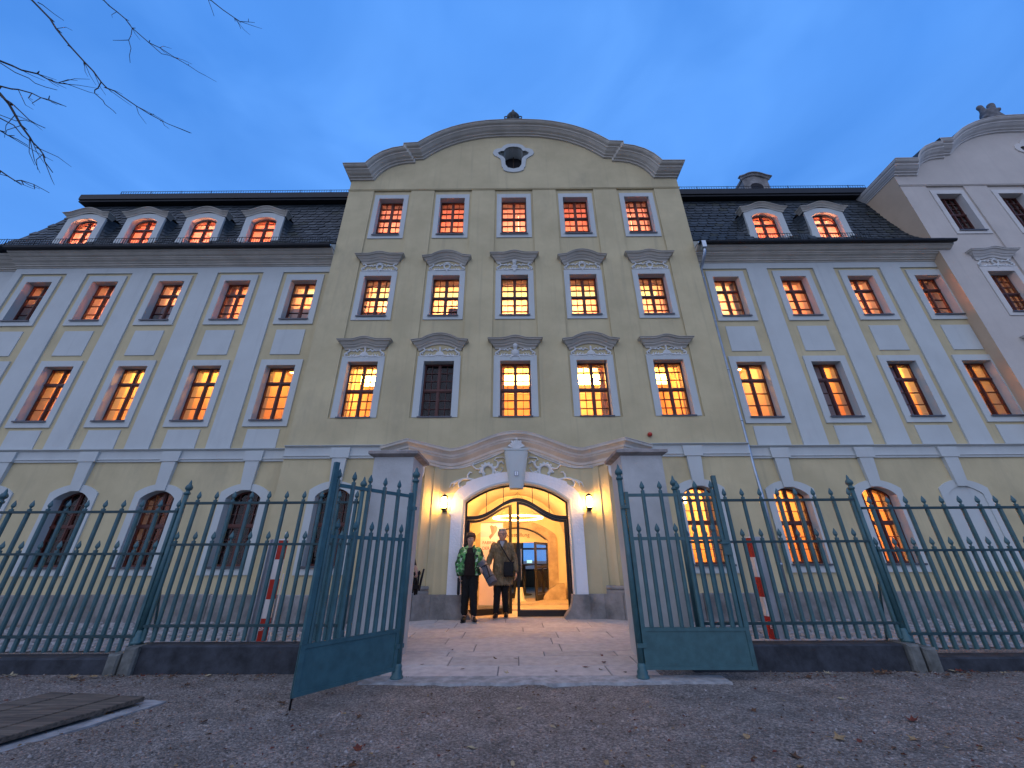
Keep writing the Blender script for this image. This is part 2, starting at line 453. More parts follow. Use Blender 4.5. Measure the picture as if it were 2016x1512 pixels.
# ------------------------------------------------------------------ ground
def gravel_mat():
    m = bpy.data.materials.new('gravelly_earth'); m.use_nodes = True
    N, L = m.node_tree.nodes, m.node_tree.links; b = N['Principled BSDF']; b.inputs['Roughness'].default_value = 0.95; b.inputs['Specular IOR Level'].default_value = 0.15
    geo = N.new('ShaderNodeNewGeometry')
    def nz(sc, det, rough=0.6):
        n = N.new('ShaderNodeTexNoise'); n.inputs['Scale'].default_value = sc; n.inputs['Detail'].default_value = det; n.inputs['Roughness'].default_value = rough
        L.new(geo.outputs['Position'], n.inputs['Vector']); return n
    def ramp(src, p0, c0, p1, c1):
        r = N.new('ShaderNodeValToRGB'); e = r.color_ramp.elements
        e[0].position = p0; e[0].color = (*c0, 1); e[1].position = p1; e[1].color = (*c1, 1); L.new(src, r.inputs['Fac']); return r
    big = ramp(nz(2.6, 9, 0.7).outputs['Fac'], 0.30, (0.175, 0.152, 0.134), 0.70, (0.36, 0.315, 0.28))
    grit = ramp(nz(46, 6, 0.75).outputs['Fac'], 0.34, (0.42, 0.41, 0.41), 0.68, (1.5, 1.48, 1.46))
    v = N.new('ShaderNodeTexVoronoi'); v.inputs['Scale'].default_value = 75.0; L.new(geo.outputs['Position'], v.inputs['Vector'])
    cel = N.new('ShaderNodeSeparateColor'); L.new(v.outputs['Color'], cel.inputs[0])
    stones = ramp(cel.outputs[0], 0.15, (0.72, 0.72, 0.72), 0.95, (1.35, 1.32, 1.3))
    def mul(a, c):
        x = N.new('ShaderNodeMix'); x.data_type = 'RGBA'; x.blend_type = 'MULTIPLY'; x.inputs[0].default_value = 1.0; L.new(a, x.inputs[6]); L.new(c, x.inputs[7]); return x.outputs[2]
    col = mul(mul(big.outputs['Color'], grit.outputs['Color']), stones.outputs['Color'])
    L.new(col, b.inputs['Base Color'])
    ad = N.new('ShaderNodeMath'); ad.operation = 'MULTIPLY_ADD'; ad.inputs[1].default_value = -0.5
    L.new(v.outputs['Distance'], ad.inputs[0]); L.new(nz(28, 8, 0.7).outputs['Fac'], ad.inputs[2])
    bp = N.new('ShaderNodeBump'); bp.inputs['Strength'].default_value = 1.0; bp.inputs['Distance'].default_value = 0.03
    L.new(ad.outputs[0], bp.inputs['Height']); L.new(bp.outputs['Normal'], b.inputs['Normal'])
    return m
M['gravel'] = gravel_mat()
M['pebble'] = mat('pebbles', (0.30, 0.27, 0.25), 0.9, 0.6, 40.0)
M['slab'] = mat('granite_slab', (0.44, 0.40, 0.38), 0.85, 0.16, 9.0, bump=0.35, bscale=60, bdist=0.004, objrand=0.10, detail=8, stain=((0.22, 0.20, 0.19), 0.35))
M['mortar'] = mat('joint_mortar', (0.20, 0.19, 0.19), 0.95, 0.2, 20.0, bump=0.5, bscale=60)
M['cobble'] = mat('cobble_stone', (0.30, 0.285, 0.28), 0.88, 0.35, 6.0, bump=0.5, bscale=40, bdist=0.006)
M['concrete'] = mat('pale_concrete', (0.31, 0.31, 0.31), 0.92, 0.35, 9.0, bump=0.5, bscale=30, bdist=0.006, detail=8)
M['darkconc'] = mat('dark_damp_concrete', (0.040, 0.045, 0.055), 0.9, 0.45, 6.0, bump=0.6, bscale=22, bdist=0.01, detail=9)

def axis_coords(dense0, dense1, step, far):
    a = []
    x = dense0
    while x < dense1 - 1e-6:
        a.append(x); x += step
    a.append(dense1)
    lo, hi, g = [], [], step
    x = dense1
    while x < far:
        g *= 1.35; x += g; hi.append(x)
    g, x = step, dense0
    while x > -far:
        g *= 1.35; x -= g; lo.insert(0, x)
    return lo + a + hi
gx = axis_coords(-6.6, 6.6, 0.055, 300.0)
gy = axis_coords(1.9, 5.35, 0.05, 300.0)
gv, gf = [], []
for y in gy:
    for x in gx:
        near = max(0.0, 1 - max(0.0, abs(x) - 6.0) / 4.0) * max(0.0, 1 - max(0.0, 1.9 - y) / 4.0)
        if y > 5.3: near = 0
        h = 0.0
        if near > 0:
            h = 0.022 * (noise.noise((x*0.8, y*0.8, 3.1))) + 0.014 * noise.noise((x*3.1, y*3.1, 1.0)) + 0.010 * noise.noise((x*9, y*9, 5.0)) + 0.006 * noise.noise((x*23, y*23, 9.0))
            # worn wheel rut swept by the gate leaf
            d = abs(math.hypot(x + 1.25, y - 4.95) - 1.13)
            if y < 4.4 and x < 0.2: h -= 0.016 * math.exp(-(d / 0.035) ** 2)
        if y > 5.0: near *= max(0.0, (5.3 - y) / 0.3)
        gv.append((x, y, h * near - (0.012 if y > 4.9 else 0.004)))
nx_ = len(gx)
for j in range(len(gy) - 1):
    for i in range(nx_ - 1):
        a = j*nx_ + i
        gf.append((a, a+1, a+1+nx_, a+nx_))
gm = bpy.data.meshes.new('gravel_ground'); gm.from_pydata(gv, [], gf); gm.materials.append(M['gravel'])
for p in gm.polygons: p.use_smooth = True
ground = tag(put(gm, 'gravel_ground'), kind='structure', label='dark gravelly earth in front of the gate')

# loose pebbles lying in the gravel
pm = MB()
rng = random.Random(3)
for i in range(5200):
    y = 2.6 + 2.6 * rng.random() ** 1.1; x = rng.uniform(-1, 1) * (1.45 * y + 0.3)
    if -1.5 < x < 2.2 and y > 4.75: continue
    s_ = rng.choice((0.005, 0.006, 0.007, 0.009, 0.012)) * rng.uniform(0.7, 1.3)
    h = 0.022 * (noise.noise((x*0.8, y*0.8, 3.1))) + 0.014 * noise.noise((x*3.1, y*3.1, 1.0)) + 0.010 * noise.noise((x*9, y*9, 5.0)) + 0.006 * noise.noise((x*23, y*23, 9.0))
    c = (x, y, h - 0.004 + s_*0.2)
    vs = []
    for k in range(5):
        a = k*1.2566 + rng.uniform(-.3, .3)
        vs.append((c[0] + s_*math.cos(a)*rng.uniform(.7, 1.2), c[1] + s_*math.sin(a)*rng.uniform(.7, 1.2), c[2] - s_*0.3))
    top = (c[0] + rng.uniform(-.3, .3)*s_, c[1] + rng.uniform(-.3, .3)*s_, c[2] + s_*rng.uniform(.4, .8))
    pm.add(vs + [top], [(0, 1, 5), (1, 2, 5), (2, 3, 5), (3, 4, 5), (4, 0, 5)], 0, True)
tag(pm.build('loose_pebbles', M['pebble']), 'small loose pebbles strewn over the dark gravel', 'pebbles', kind='stuff')

# paved forecourt between gate and portal, rising a little to the door
def pave_z(y): return 0.004 + 0.078 * max(0.0, min(1.0, (y - 4.9) / 3.7))
court = MB()
def court_x(y): return (-1.47, 1.57) if y < 6.14 else (-2.9, 3.0)
for (y0, y1) in ((4.96, 6.14), (6.1401, 8.6), (8.6, 9.06)):
    a_, b_ = court_x(y0)
    court.add([(a_, y0, pave_z(y0) - 0.012), (b_, y0, pave_z(y0) - 0.012), (b_, y1, pave_z(y1) - 0.012), (a_, y1, pave_z(y1) - 0.012)], [(0, 1, 2, 3)])
court_o = tag(court.build('courtyard_paving', M['mortar']), kind='structure', label='granite paved forecourt rising from the gate to the portal')
rng = random.Random(11)
y = 5.02
while y < 8.95:
    d = rng.uniform(0.36, 0.50)
    if y + d > 8.8: d = 9.05 - y
    if y < 6.14 < y + d: d = 6.14 - y
    cx0, cx1 = court_x(y + 0.01)
    x = cx0 + rng.uniform(-0.8, 0.0)
    while x < cx1 - 0.05:
        w = rng.uniform(0.75, 1.7)
        x0, x1 = max(x, cx0), min(x + w, cx1)
        if x1 - x0 > 0.12:
            g = 0.007; b = 0.008
            X0, X1, Y0, Y1 = x0 + g, x1 - g, y + g, y + d - g
            t = rng.uniform(-0.002, 0.003)
            q = MB()
            za, zb = pave_z(Y0) + t, pave_z(Y1) + t
            q.add([(X0, Y0, za - .03), (X1, Y0, za - .03), (X1, Y1, zb - .03), (X0, Y1, zb - .03),
                   (X0, Y0, za - b*.6), (X1, Y0, za - b*.6), (X1, Y1, zb - b*.6), (X0, Y1, zb - b*.6),
                   (X0+b, Y0+b, za), (X1-b, Y0+b, za), (X1-b, Y1-b, zb), (X0+b, Y1-b, zb)],
                  [(0,1,5,4), (1,2,6,5), (2,3,7,6), (3,0,4,7), (4,5,9,8), (5,6,10,9), (6,7,11,10), (7,4,8,11), (8,9,10,11)])
            q.build('paving_slab', M['slab'], court_o)
        x += w
    y += d
# pale threshold strip under the gate
th = MB()
n = 44
rng = random.Random(5)
pts_f, pts_b = [], []
for i in range(n + 1):
    x = -1.60 + 3.78 * i / n
    pts_f.append((x, 4.775 + 0.035*noise.noise((x*4, 0, 0)) + 0.018*noise.noise((x*15, 2, 0)) + (0.07*abs(noise.noise((x*7, 3, 0))) if (x > 1.7 or x < -1.4) else 0), 0.010))
    pts_b.append((x, 5.03, 0.012))
vs = pts_f + pts_b + [(p[0], p[1] - 0.01, -0.03) for p in pts_f]
fs = [(i, i+1, n+2+i, n+1+i) for i in range(n)] + [(2*n+2+i, 2*n+3+i, i+1, i) for i in range(n)]
th.add(vs, fs)
tag(th.build('gate_threshold', M['concrete']), kind='structure', label='pale worn concrete strip under the open gate')

# rough cobbles on both sides behind the fence
def cobbles(name, x0, x1, y0, y1, label):
    c = MB(); rng = random.Random(int(abs(x0)*100))
    y = y0
    row = 0
    while y < y1:
        d = rng.uniform(0.11, 0.16)
        x = x0 + rng.uniform(0, 0.1)
        while x < x1:
            w = rng.uniform(0.12, 0.24)
            k = 7; vs = []
            cx, cy = x + w/2, y + d/2
            hz = rng.uniform(0.012, 0.032)
            for i in range(k):
                a = 2*math.pi*i/k
                vs.append((cx + w*0.5*math.cos(a)*rng.uniform(.88, 1.0), cy + d*0.5*math.sin(a)*rng.uniform(.88, 1.0), 0.0))
            for i in range(k):
                vs.append((cx + (vs[i][0]-cx)*.72, cy + (vs[i][1]-cy)*.72, hz + rng.uniform(-.005, .005)))
            fs = [(i, (i+1) % k, k+(i+1) % k, k+i) for i in range(k)] + [tuple(range(k, 2*k))]
            c.add(vs, fs, 0, True)
            x += w
        y += d; row += 1
    return tag(c.build(name, M['cobble']), label, 'cobbles', kind='stuff')
cobbles('cobblestones', -9.5, -2.9, 6.4, 9.05, 'rough cobbles between the left fence and the building')
cobbles('cobblestones', 3.0, 9.5, 6.4, 9.05, 'rough cobbles between the right fence and the building')

# ------------------------------------------------------------------ window kit
PM = {}
def pane_mesh(poly):
    key = tuple((round(p[0], 3), round(p[1], 3)) for p in poly)
    if key not in PM:
        q = MB(); q.plate(poly, (), -0.002, 0.002, 0, back=True)
        me = q.mesh('pane'); me.materials.append(M['glass']); PM[key] = me
    return PM[key]
def grow(r, e): return [(r[0]-e, r[2]-e), (r[1]+e, r[2]-e), (r[1]+e, r[3]+e), (r[0]-e, r[3]+e)]
class WinType:
    """meshes of one kind of window, origin at the middle of the sill, frame front at y = 0"""
    def __init__(s, hw, h, layout, wood, surround=None, spring=None, trans=0.5, smat='white', sill=True, ydeep=0.24, yfront=-0.195, single=False):
        s.hw, s.h = hw, h
        fr, mu = 0.034, 0.031      # outer frame, half of the mullion
        st = 0.010
        rects = []
        bar = 0.0065
        zt = h * trans
        tr = 0.036
        rise = 0 if spring is None else h - spring
        if spring is not None:
            rad = (hw*hw + rise*rise) / (2*rise)
            top = lambda x: h - rad + math.sqrt(max(0, rad*rad - x*x)) - fr
        else:
            top = lambda x: h - fr
        lo, hi = layout            # (cols, rows) per sash below and above the transom
        cells = []
        for (c, r, z0, z1) in ((lo[0], lo[1], fr, zt - tr), (hi[0], hi[1], zt + tr, None)):
            if r == 0: continue
            for sx in (-1, 1):
                xa, xb = (mu, hw - fr) if sx > 0 else (-(hw - fr), -mu)
                xa += st; xb -= st
                ztop = z1 if z1 is not None else (h - fr - (rise*0.25 if spring is not None else 0))
                cw = (xb - xa) / c; ch = (ztop - z0 - 2*st) / r
                for i in range(c):
                    for j in range(r):
                        x0, x1 = xa + cw*i + (bar if i else 0), xa + cw*(i+1) - (bar if i < c-1 else 0)
                        q0 = z0 + st + ch*j + (bar if j else 0); q1 = z0 + st + ch*(j+1) - (bar if j < r-1 else 0)
                        if z1 is None and spring is not None and j == r-1:
                            n = 4
                            poly = [(x0, q0), (x1, q0)] + [(x1 + (x0-x1)*k/n, top(x1 + (x0-x1)*k/n) - st) for k in range(n+1)]
                        else:
                            poly = rect(x0, x1, q0, q1)
                        cells.append(poly)
        s.cells = cells
        outer = rect(-hw, hw, 0, h) if spring is None else arch(hw, 0, spring, h, 12)
        f = MB()
        f.plate(outer, cells, 0.0, 0.055, 0, back=True)
        f.box(-mu*0.55, mu*0.55, -0.016, -0.001, 0.02, h - 0.03 if spring is None else h - 0.05)      # cover strip of the mullion
        if hi[1]: f.box(-hw + 0.01, hw - 0.01, -0.022, -0.0165, zt - tr*0.6, zt + tr*0.6)
        s.frame = f.mesh('window'); s.frame.materials.append(wood)
        s.joined = None
        if single:
            q = MB()
            for c in cells: q.plate([(p[0]*1.0, p[1]) for p in c], (), 0.024, 0.028, 0, back=True)
            s.joined = q.mesh('glazing'); s.joined.materials.append(M['glass'])
        s.panes = [(pane_mesh([(p[0]-c[0][0], p[1]-c[0][1]) for p in c]), c[0]) for c in cells]
        s.sill = None
        if sill:
            q = MB(); q.box(-hw - 0.03, hw + 0.03, yfront - 0.035, 0.0, -0.012, 0.004); q.box(-hw - 0.03, hw + 0.03, yfront - 0.035, yfront - 0.028, -0.035, -0.0121)
            s.sill = q.mesh('sill'); s.sill.materials.append(M['sill'])
        s.surround = None
        if surround is not None:
            q = MB()
            hole = rect(-hw, hw, 0.0, h) if spring is None else arch(hw, 0.0, spring, h, 12)
            q.plate(surround, [hole], yfront, ydeep, 0)
            s.surround = q.mesh('window_surround'); s.surround.materials.append(M[smat])
    def place(s, parent, x, y, z, label=None, panes=True):
        w = put(s.frame, 'window', parent, (x, y, z))
        if label: w['label'] = label
        if s.joined is not None:
            g = put(s.joined, 'pane', w); g['kind'] = 'stuff'
        elif panes:
            for me, c in s.panes: put(me, 'pane', w, (c[0], 0.026, c[1]))
        if s.sill: put(s.sill, 'sill', w)
        if s.surround: put(s.surround, 'window_surround', w)
        return w

ROOMN = [0]
def room(parent, x, zop, hop, hw, zf, zc, lamp='lampY', frac=0.7, yl=10.4, wall='rwall', ceil='rceil', y0=9.36, depth=2.9, half=0.94, lamp_h=0.16, lamp_w=0.55, spring=None, panel=None, lamp_z=None, aux=None):
    """a lit room behind one window with a lamp hanging in it"""
    q = MB()
    y1 = y0 + depth
    q.add([(-half, y1, zf), (half, y1, zf), (half, y1, zc), (-half, y1, zc)], [(0, 1, 2, 3)], 0)
    q.add([(-half, y0, zf), (-half, y1, zf), (-half, y1, zc), (-half, y0, zc)], [(0, 1, 2, 3)], 0)
    q.add([(half, y0, zf), (half, y1, zf), (half, y1, zc), (half, y0, zc)], [(0, 1, 2, 3)], 0)
    q.add([(-half, y0, zf), (half, y0, zf), (half, y1, zf), (-half, y1, zf)], [(0, 1, 2, 3)], 2)
    q.add([(-half, y0, zc), (half, y0, zc), (half, y1, zc), (-half, y1, zc)], [(0, 1, 2, 3)], 1)
    hole = rect(-hw - 0.004, hw + 0.004, zop - 0.004, zop + hop + 0.004)
    q.plate(rect(-half, half, zf, zc), [hole], y0, y0 + 0.001, 0)
    # skirting cornice under the ceiling and a door on the back wall
    q.box(-half + .002, half - .002, y1 - 0.06, y1 - 0.002, zc - 0.12, zc - 0.002, 1)
    o = q.build('lit_room', [M[wall], M[ceil], M['brownwood']], parent, (x, 0, 0))
    if panel:
        m, px0, px1, pz0, pz1 = panel
        b = MB(); b.box(px0, px1, y0 + 0.10, y0 + 0.13, pz0, pz1); b.build('partition', M[m], parent, (x, 0, 0))
    if lamp:
        zz = lamp_z
        if zz is None:
            zv = zop + hop * frac
            zz = 1.14 + (zv - 1.14) / 9.10 * yl
        zz = min(zz, zc - lamp_h/2 - 0.03)
        l = MB()
        l.box(-lamp_w, lamp_w, yl - 0.07, yl + 0.07, zz - lamp_h/2, zz + lamp_h/2)
        ROOMN[0] += 1
        l.build('ceiling_lamp', M[lamp + str((ROOMN[0]*7 + ROOMN[0]//3) % 4)] if lamp + '0' in M else M[lamp], parent, (x, 0, 0))
        if aux:
            l = MB(); l.box(-0.6, 0.6, aux[0] - 0.06, aux[0] + 0.06, aux[1] - 0.12, aux[1] + 0.12); l.build('hidden_room_light', M[aux[2] + str((ROOMN[0]*7 + ROOMN[0]//3) % 4)], parent, (x, 0, 0))  # added light, placed out of view, that brightens the room
        if ROOMN[0] % 3 == 0 and panel is None:
            # a drape drawn to one side
            d = MB(); sd = 1 if ROOMN[0] % 2 else -1; n = 12
            xs_ = [sd*(hw + 0.10 - 0.20*i/n) for i in range(n + 1)]
            ys_ = [y0 + 0.09 + 0.02*math.sin(i*1.9) for i in range(n + 1)]
            d.add([(a_, b_, zop - 0.15) for a_, b_ in zip(xs_, ys_)] + [(a_, b_, zop + hop + 0.1) for a_, b_ in zip(xs_, ys_)], [(i, i+1, n+2+i, n+1+i) for i in range(n)])
            d.build('drape', M['drape'], parent, (x, 0, 0))
        if lamp == 'lampP' and ROOMN[0] % 2 == 0:
            d = MB(); d.ell((0.16, 10.0, 11.40), (.05, .05, .05), 12, 8); d.tube([(0.16, 10.0, 11.44), (0.16, 10.0, 12.28)], 0.004, 4); d.build('pendant_bulb', M['bulb'], parent, (x, 0, 0))
    return o

def blind(parent, x, zop, hop, hw, m='dark', y=9.22):
    q = MB(); q.box(-hw - 0.05, hw + 0.05, y, y + 0.03, zop - 0.05, zop + hop + 0.05)
    return q.build('closed_blind', M[m], parent, (x, 0, 0))

HOODP = [(0.0, -0.25), (0.03, -0.25), (0.045, -0.20), (0.085, -0.165), (0.095, -0.13), (0.115, -0.125), (0.16, -0.06), (0.20, -0.045), (0.205, -0.012), (0.225, -0.010), (0.225, 0.002), (0.0, 0.05)]
def hood_mesh(kind, hw=0.50, zc=0.07, mats=None):
    pts, outs = [], []
    n = 20
    for i in range(n + 1):
        t = -1 + 2*i/n
        if kind == 'A': z = zc * (0.5 + 0.5*math.cos(math.pi * min(1, abs(t)/0.72)))
        else: z = zc * (1 - t*t)
        pts.append((t*hw, 0, z)); outs.append((0, -1, 0))
    pts = [pts[0], pts[0]] + pts[1:-1] + [pts[-1], pts[-1]]
    outs = [(-1, 0, 0), (-1, -1, 0)] + outs[1:-1] + [(1, -1, 0), (1, 0, 0)]
    q = MB(); q.sweep(pts, outs, [(0, 0, 1)] * len(pts), HOODP, 0, 1)
    me = q.mesh('window_hood')
    for m in (mats or (M['cornice'], M['lead'])): me.materials.append(m)
    return me

# carved stucco: tapered scrolls merged into one relief
def spiral(cx, cz, r0, r1, a0, a1, n=16):
    return [(cx + (r0 + (r1-r0)*i/n) * math.cos(R(a0 + (a1-a0)*i/n)), cz + (r0 + (r1-r0)*i/n) * math.sin(R(a0 + (a1-a0)*i/n))) for i in range(n+1)]
def relief(mb, pts2, r0, r1, y=-0.012, flip=False, rm=None):
    n = len(pts2)
    P = [(-p[0] if flip else p[0], y, p[1]) for p in pts2]
    rr = []
    for i in range(n):
        t = i/(n-1)
        rr.append(r0 + (r1-r0)*t if rm is None else (r0*(1-t)**2 + 2*rm*t*(1-t) + r1*t*t))
    mb.tube(P, [r_*RELK for r_ in rr], 7)
RELK = 1.35
def ornament_mesh(kind):
    q = MB()
    for fl in (False, True):
        # S scroll at the side, lying scroll along the window head
        relief(q, spiral(0.47, 0.09, 0.055, 0.02, -100, 200), 0.016, 0.012, flip=fl)
        relief(q, [(0.46, 0.035), (0.51, 0.06), (0.52, 0.11), (0.47, 0.15), (0.42, 0.18), (0.40, 0.23), (0.43, 0.27), (0.48, 0.275), (0.50, 0.25)], 0.012, 0.016, flip=fl, rm=0.026)
        relief(q, [(0.45, 0.04), (0.38, 0.02), (0.30, 0.045), (0.22, 0.03), (0.12, 0.05), (0.02, 0.06)], 0.015, 0.02, flip=fl, rm=0.026)
        for (a, b, c_, d) in ((0.30, 0.06, 0.25, 0.12), (0.36, 0.05, 0.33, 0.11), (0.21, 0.05, 0.20, 0.11)):
            relief(q, [(a, b), ((a+c_)/2 + .015, (b+d)/2), (c_, d)], 0.016, 0.006, flip=fl)
        relief(q, [(0.06, 0.20), (0.14, 0.235), (0.20, 0.20), (0.27, 0.235), (0.33, 0.215), (0.41, 0.22)], 0.012, 0.010, flip=fl, rm=0.018)
        for (a, b) in ((0.15, 0.25), (0.24, 0.25), (0.29, 0.20), (0.20, 0.185)):
            q.ell(((-a if fl else a), -0.014, b), (0.028, 0.018, 0.016), 8, 6)
    if kind == 'shell':
        for k in range(7):
            a = R(15 + 25*k)
            relief(q, [(0, 0.045), (0.05*math.cos(a), 0.045 + 0.05*math.sin(a)), (0.11*math.cos(a), 0.05 + 0.12*math.sin(a))], 0.012, 0.020, y=-0.022)
        relief(q, [(0, 0.16), (0.005, 0.22), (0.0, 0.28)], 0.018, 0.022)
        q.ell((0, -0.02, 0.285), (0.03, 0.02, 0.03), 8, 6)
        for fl in (False, True): relief(q, spiral(0.08, 0.03, 0.04, 0.015, 180, 420), 0.014, 0.010, flip=fl)
    elif kind == 'wreath':
        relief(q, spiral(0, 0.17, 0.085, 0.085, 0, 360, 20), 0.018, 0.018, y=-0.018)
        for fl in (False, True):
            relief(q, [(0.0, 0.28), (0.05, 0.31), (0.08, 0.27), (0.12, 0.29)], 0.02, 0.01, y=-0.02, flip=fl)
            relief(q, [(0.0, 0.03), (0.05, 0.06), (0.10, 0.02)], 0.022, 0.010, y=-0.02, flip=fl)
        q.ell((0, -0.02, 0.0), (0.03, 0.022, 0.05), 8, 6); q.ell((0, -0.02, 0.305), (0.05, 0.025, 0.03), 8, 6)
    elif kind == 'mask':
        q.loft([(0.10, 0, -0.03, 0.105, 0.035), (0.155, 0, -0.035, 0.085, 0.04), (0.185, 0, -0.04, 0.035, 0.03), (0.20, 0, -0.045, 0.045, 0.04), (0.25, 0, -0.05, 0.055, 0.05), (0.30, 0, -0.05, 0.055, 0.048), (0.315, 0, -0.05, 0.07, 0.055), (0.345, 0, -0.05, 0.075, 0.055)], 14)
        q.ell((0, -0.105, 0.255), (0.012, 0.016, 0.022), 8, 6)
        for k in range(5): relief(q, [((k-2)*0.025, 0.11), ((k-2)*0.02, 0.04), ((k-2)*0.008, -0.03)], 0.018, 0.010, y=-0.03)
    else:
        # armoured bust
        q.loft([(0.02, 0, -0.02, 0.07, 0.03), (0.08, 0, -0.035, 0.10, 0.045), (0.145, 0, -0.04, 0.115, 0.055), (0.175, 0, -0.045, 0.06, 0.045), (0.19, 0, -0.05, 0.036, 0.036), (0.215, 0, -0.055, 0.044, 0.045), (0.26, 0, -0.06, 0.056, 0.055), (0.30, 0, -0.06, 0.060, 0.06), (0.345, 0, -0.055, 0.050, 0.055), (0.375, 0, -0.05, 0.02, 0.03)], 14)
        q.ell((0, -0.115, 0.262), (0.012, 0.018, 0.024), 8, 6)
        relief(q, [(-0.06, 0.305), (0, 0.315), (0.06, 0.305)], 0.016, 0.016, y=-0.09)
        for fl in (False, True): relief(q, [(0.0, 0.03), (0.08, 0.02), (0.13, -0.03), (0.10, -0.06)], 0.022, 0.014, y=-0.02, flip=fl)
    me = remeshed(q, 'stucco_ornament', M['stucco'], False, 0.0075, 1)
    return me
# ------------------------------------------------------------------ gabled blocks
GP = [(5.43, 12.69), (4.67, 12.70), (4.54, 12.95), (4.40, 13.15), (4.20, 13.33), (3.95, 13.46), (3.66, 13.53), (3.38, 13.55), (3.38, 13.70), (3.10, 13.72), (2.92, 13.90), (2.72, 14.08), (2.50, 14.26), (2.28, 14.40),
      (1.98, 14.56), (1.66, 14.69), (1.28, 14.80), (0.90, 14.87), (0.45, 14.905), (0.0, 14.915)]
GPATH = [(-x, z) for x, z in GP] + [(x, z) for x, z in reversed(GP[:-1])]      # left to right
CORN = [(0.0, 0.0), (0.05, 0.005), (0.06, 0.05), (0.11, 0.06), (0.13, 0.09), (0.20, 0.12), (0.27, 0.18), (0.29, 0.185), (0.30, 0.23), (0.36, 0.25), (0.40, 0.29), (0.40, 0.325), (0.425, 0.328), (0.425, 0.345), (0.0, 0.38)]
def mitred(path):
    """in-plane normals of a path left to right (pointing up / outwards) with mitre lengths"""
    res = []
    for i, p in enumerate(path):
        a = path[max(0, i-1)]; b = path[min(len(path)-1, i+1)]
        def nrm(u, v):
            dx, dz = v[0]-u[0], v[1]-u[1]; l = math.hypot(dx, dz) or 1
            return (-dz/l, dx/l)
        n1 = nrm(a, p) if i > 0 else nrm(p, b)
        n2 = nrm(p, b) if i < len(path)-1 else n1
        m = (n1[0]+n2[0], n1[1]+n2[1]); l = math.hypot(*m) or 1
        m = (m[0]/l, m[1]/l)
        k = 1 / max(0.55, m[0]*n1[0] + m[1]*n1[1])
        res.append((m[0]*k, m[1]*k))
    return res
QF = [(0, 14.52), (.2, 14.50), (.33, 14.42), (.42, 14.28), (.55, 14.26), (.67, 14.18), (.715, 14.03), (.66, 13.9), (.53, 13.81), (.44, 13.7), (.42, 13.55), (.40, 13.31), (.36, 13.27), (.34, 13.15), (.2, 13.07), (0, 13.04)]
QI = [(0, 14.36), (.16, 14.34), (.27, 14.26), (.33, 14.13), (.44, 14.13), (.54, 14.04), (.50, 13.93), (.37, 13.85), (.29, 13.72), (.27, 13.42), (.19, 13.27), (0, 13.21)]
def sym(half): return list(half) + [(-x, z) for x, z in reversed(half[1:-1])]
COLX = [-3.985, -1.993, 0.0, 1.993, 3.985]

W2 = WinType(0.395, 1.54, ((2, 3), (2, 3)), M['redwood'], rect(-0.562, 0.562, -0.014, 1.695), trans=0.50)
W3 = WinType(0.395, 1.40, ((2, 3), (2, 3)), M['redwood'], rect(-0.55, 0.55, -0.135, 1.565), trans=0.51)
W4 = WinType(0.40, 1.58, ((2, 3), (2, 3)), M['redwood'], rect(-0.548, 0.548, -0.145, 1.745), trans=0.52, single=True)
_gfs = [(-0.555, -0.165), (0.555, -0.165)] + arch(0.555, 0, 1.56, 1.755, 12)[2:]
WG = WinType(0.40, 1.60, ((2, 3), (2, 3)), M['redwood'], _gfs, spring=1.42, trans=0.52)
WU = WinType(0.385, 1.38, ((1, 3), (1, 1)), M['redwood'], rect(-0.56, 0.56, -0.17, 1.59), trans=0.70)
WL = WinType(0.39, 1.545, ((1, 3), (1, 1)), M['redwood'], rect(-0.56, 0.56, -0.17, 1.715), trans=0.70)
W3o = WinType(0.395, 1.40, ((2, 3), (2, 3)), M['redwood'], rect(-0.55, 0.55, -0.135, 1.565), trans=0.51, smat='oldwhite', single=True)
W4o = WinType(0.40, 1.58, ((2, 3), (2, 3)), M['redwood'], rect(-0.548, 0.548, -0.145, 1.745), trans=0.52, smat='oldwhite', single=True)
HOODS = {('A', 3): hood_mesh('A', 0.50, 0.075), ('B', 3): hood_mesh('B', 0.50, 0.20), ('A', 2): hood_mesh('A', 0.50, 0.075), ('B', 2): hood_mesh('B', 0.53, 0.20)}
ORN = {k: ornament_mesh(k) for k in ('shell', 'wreath', 'mask', 'bust')}

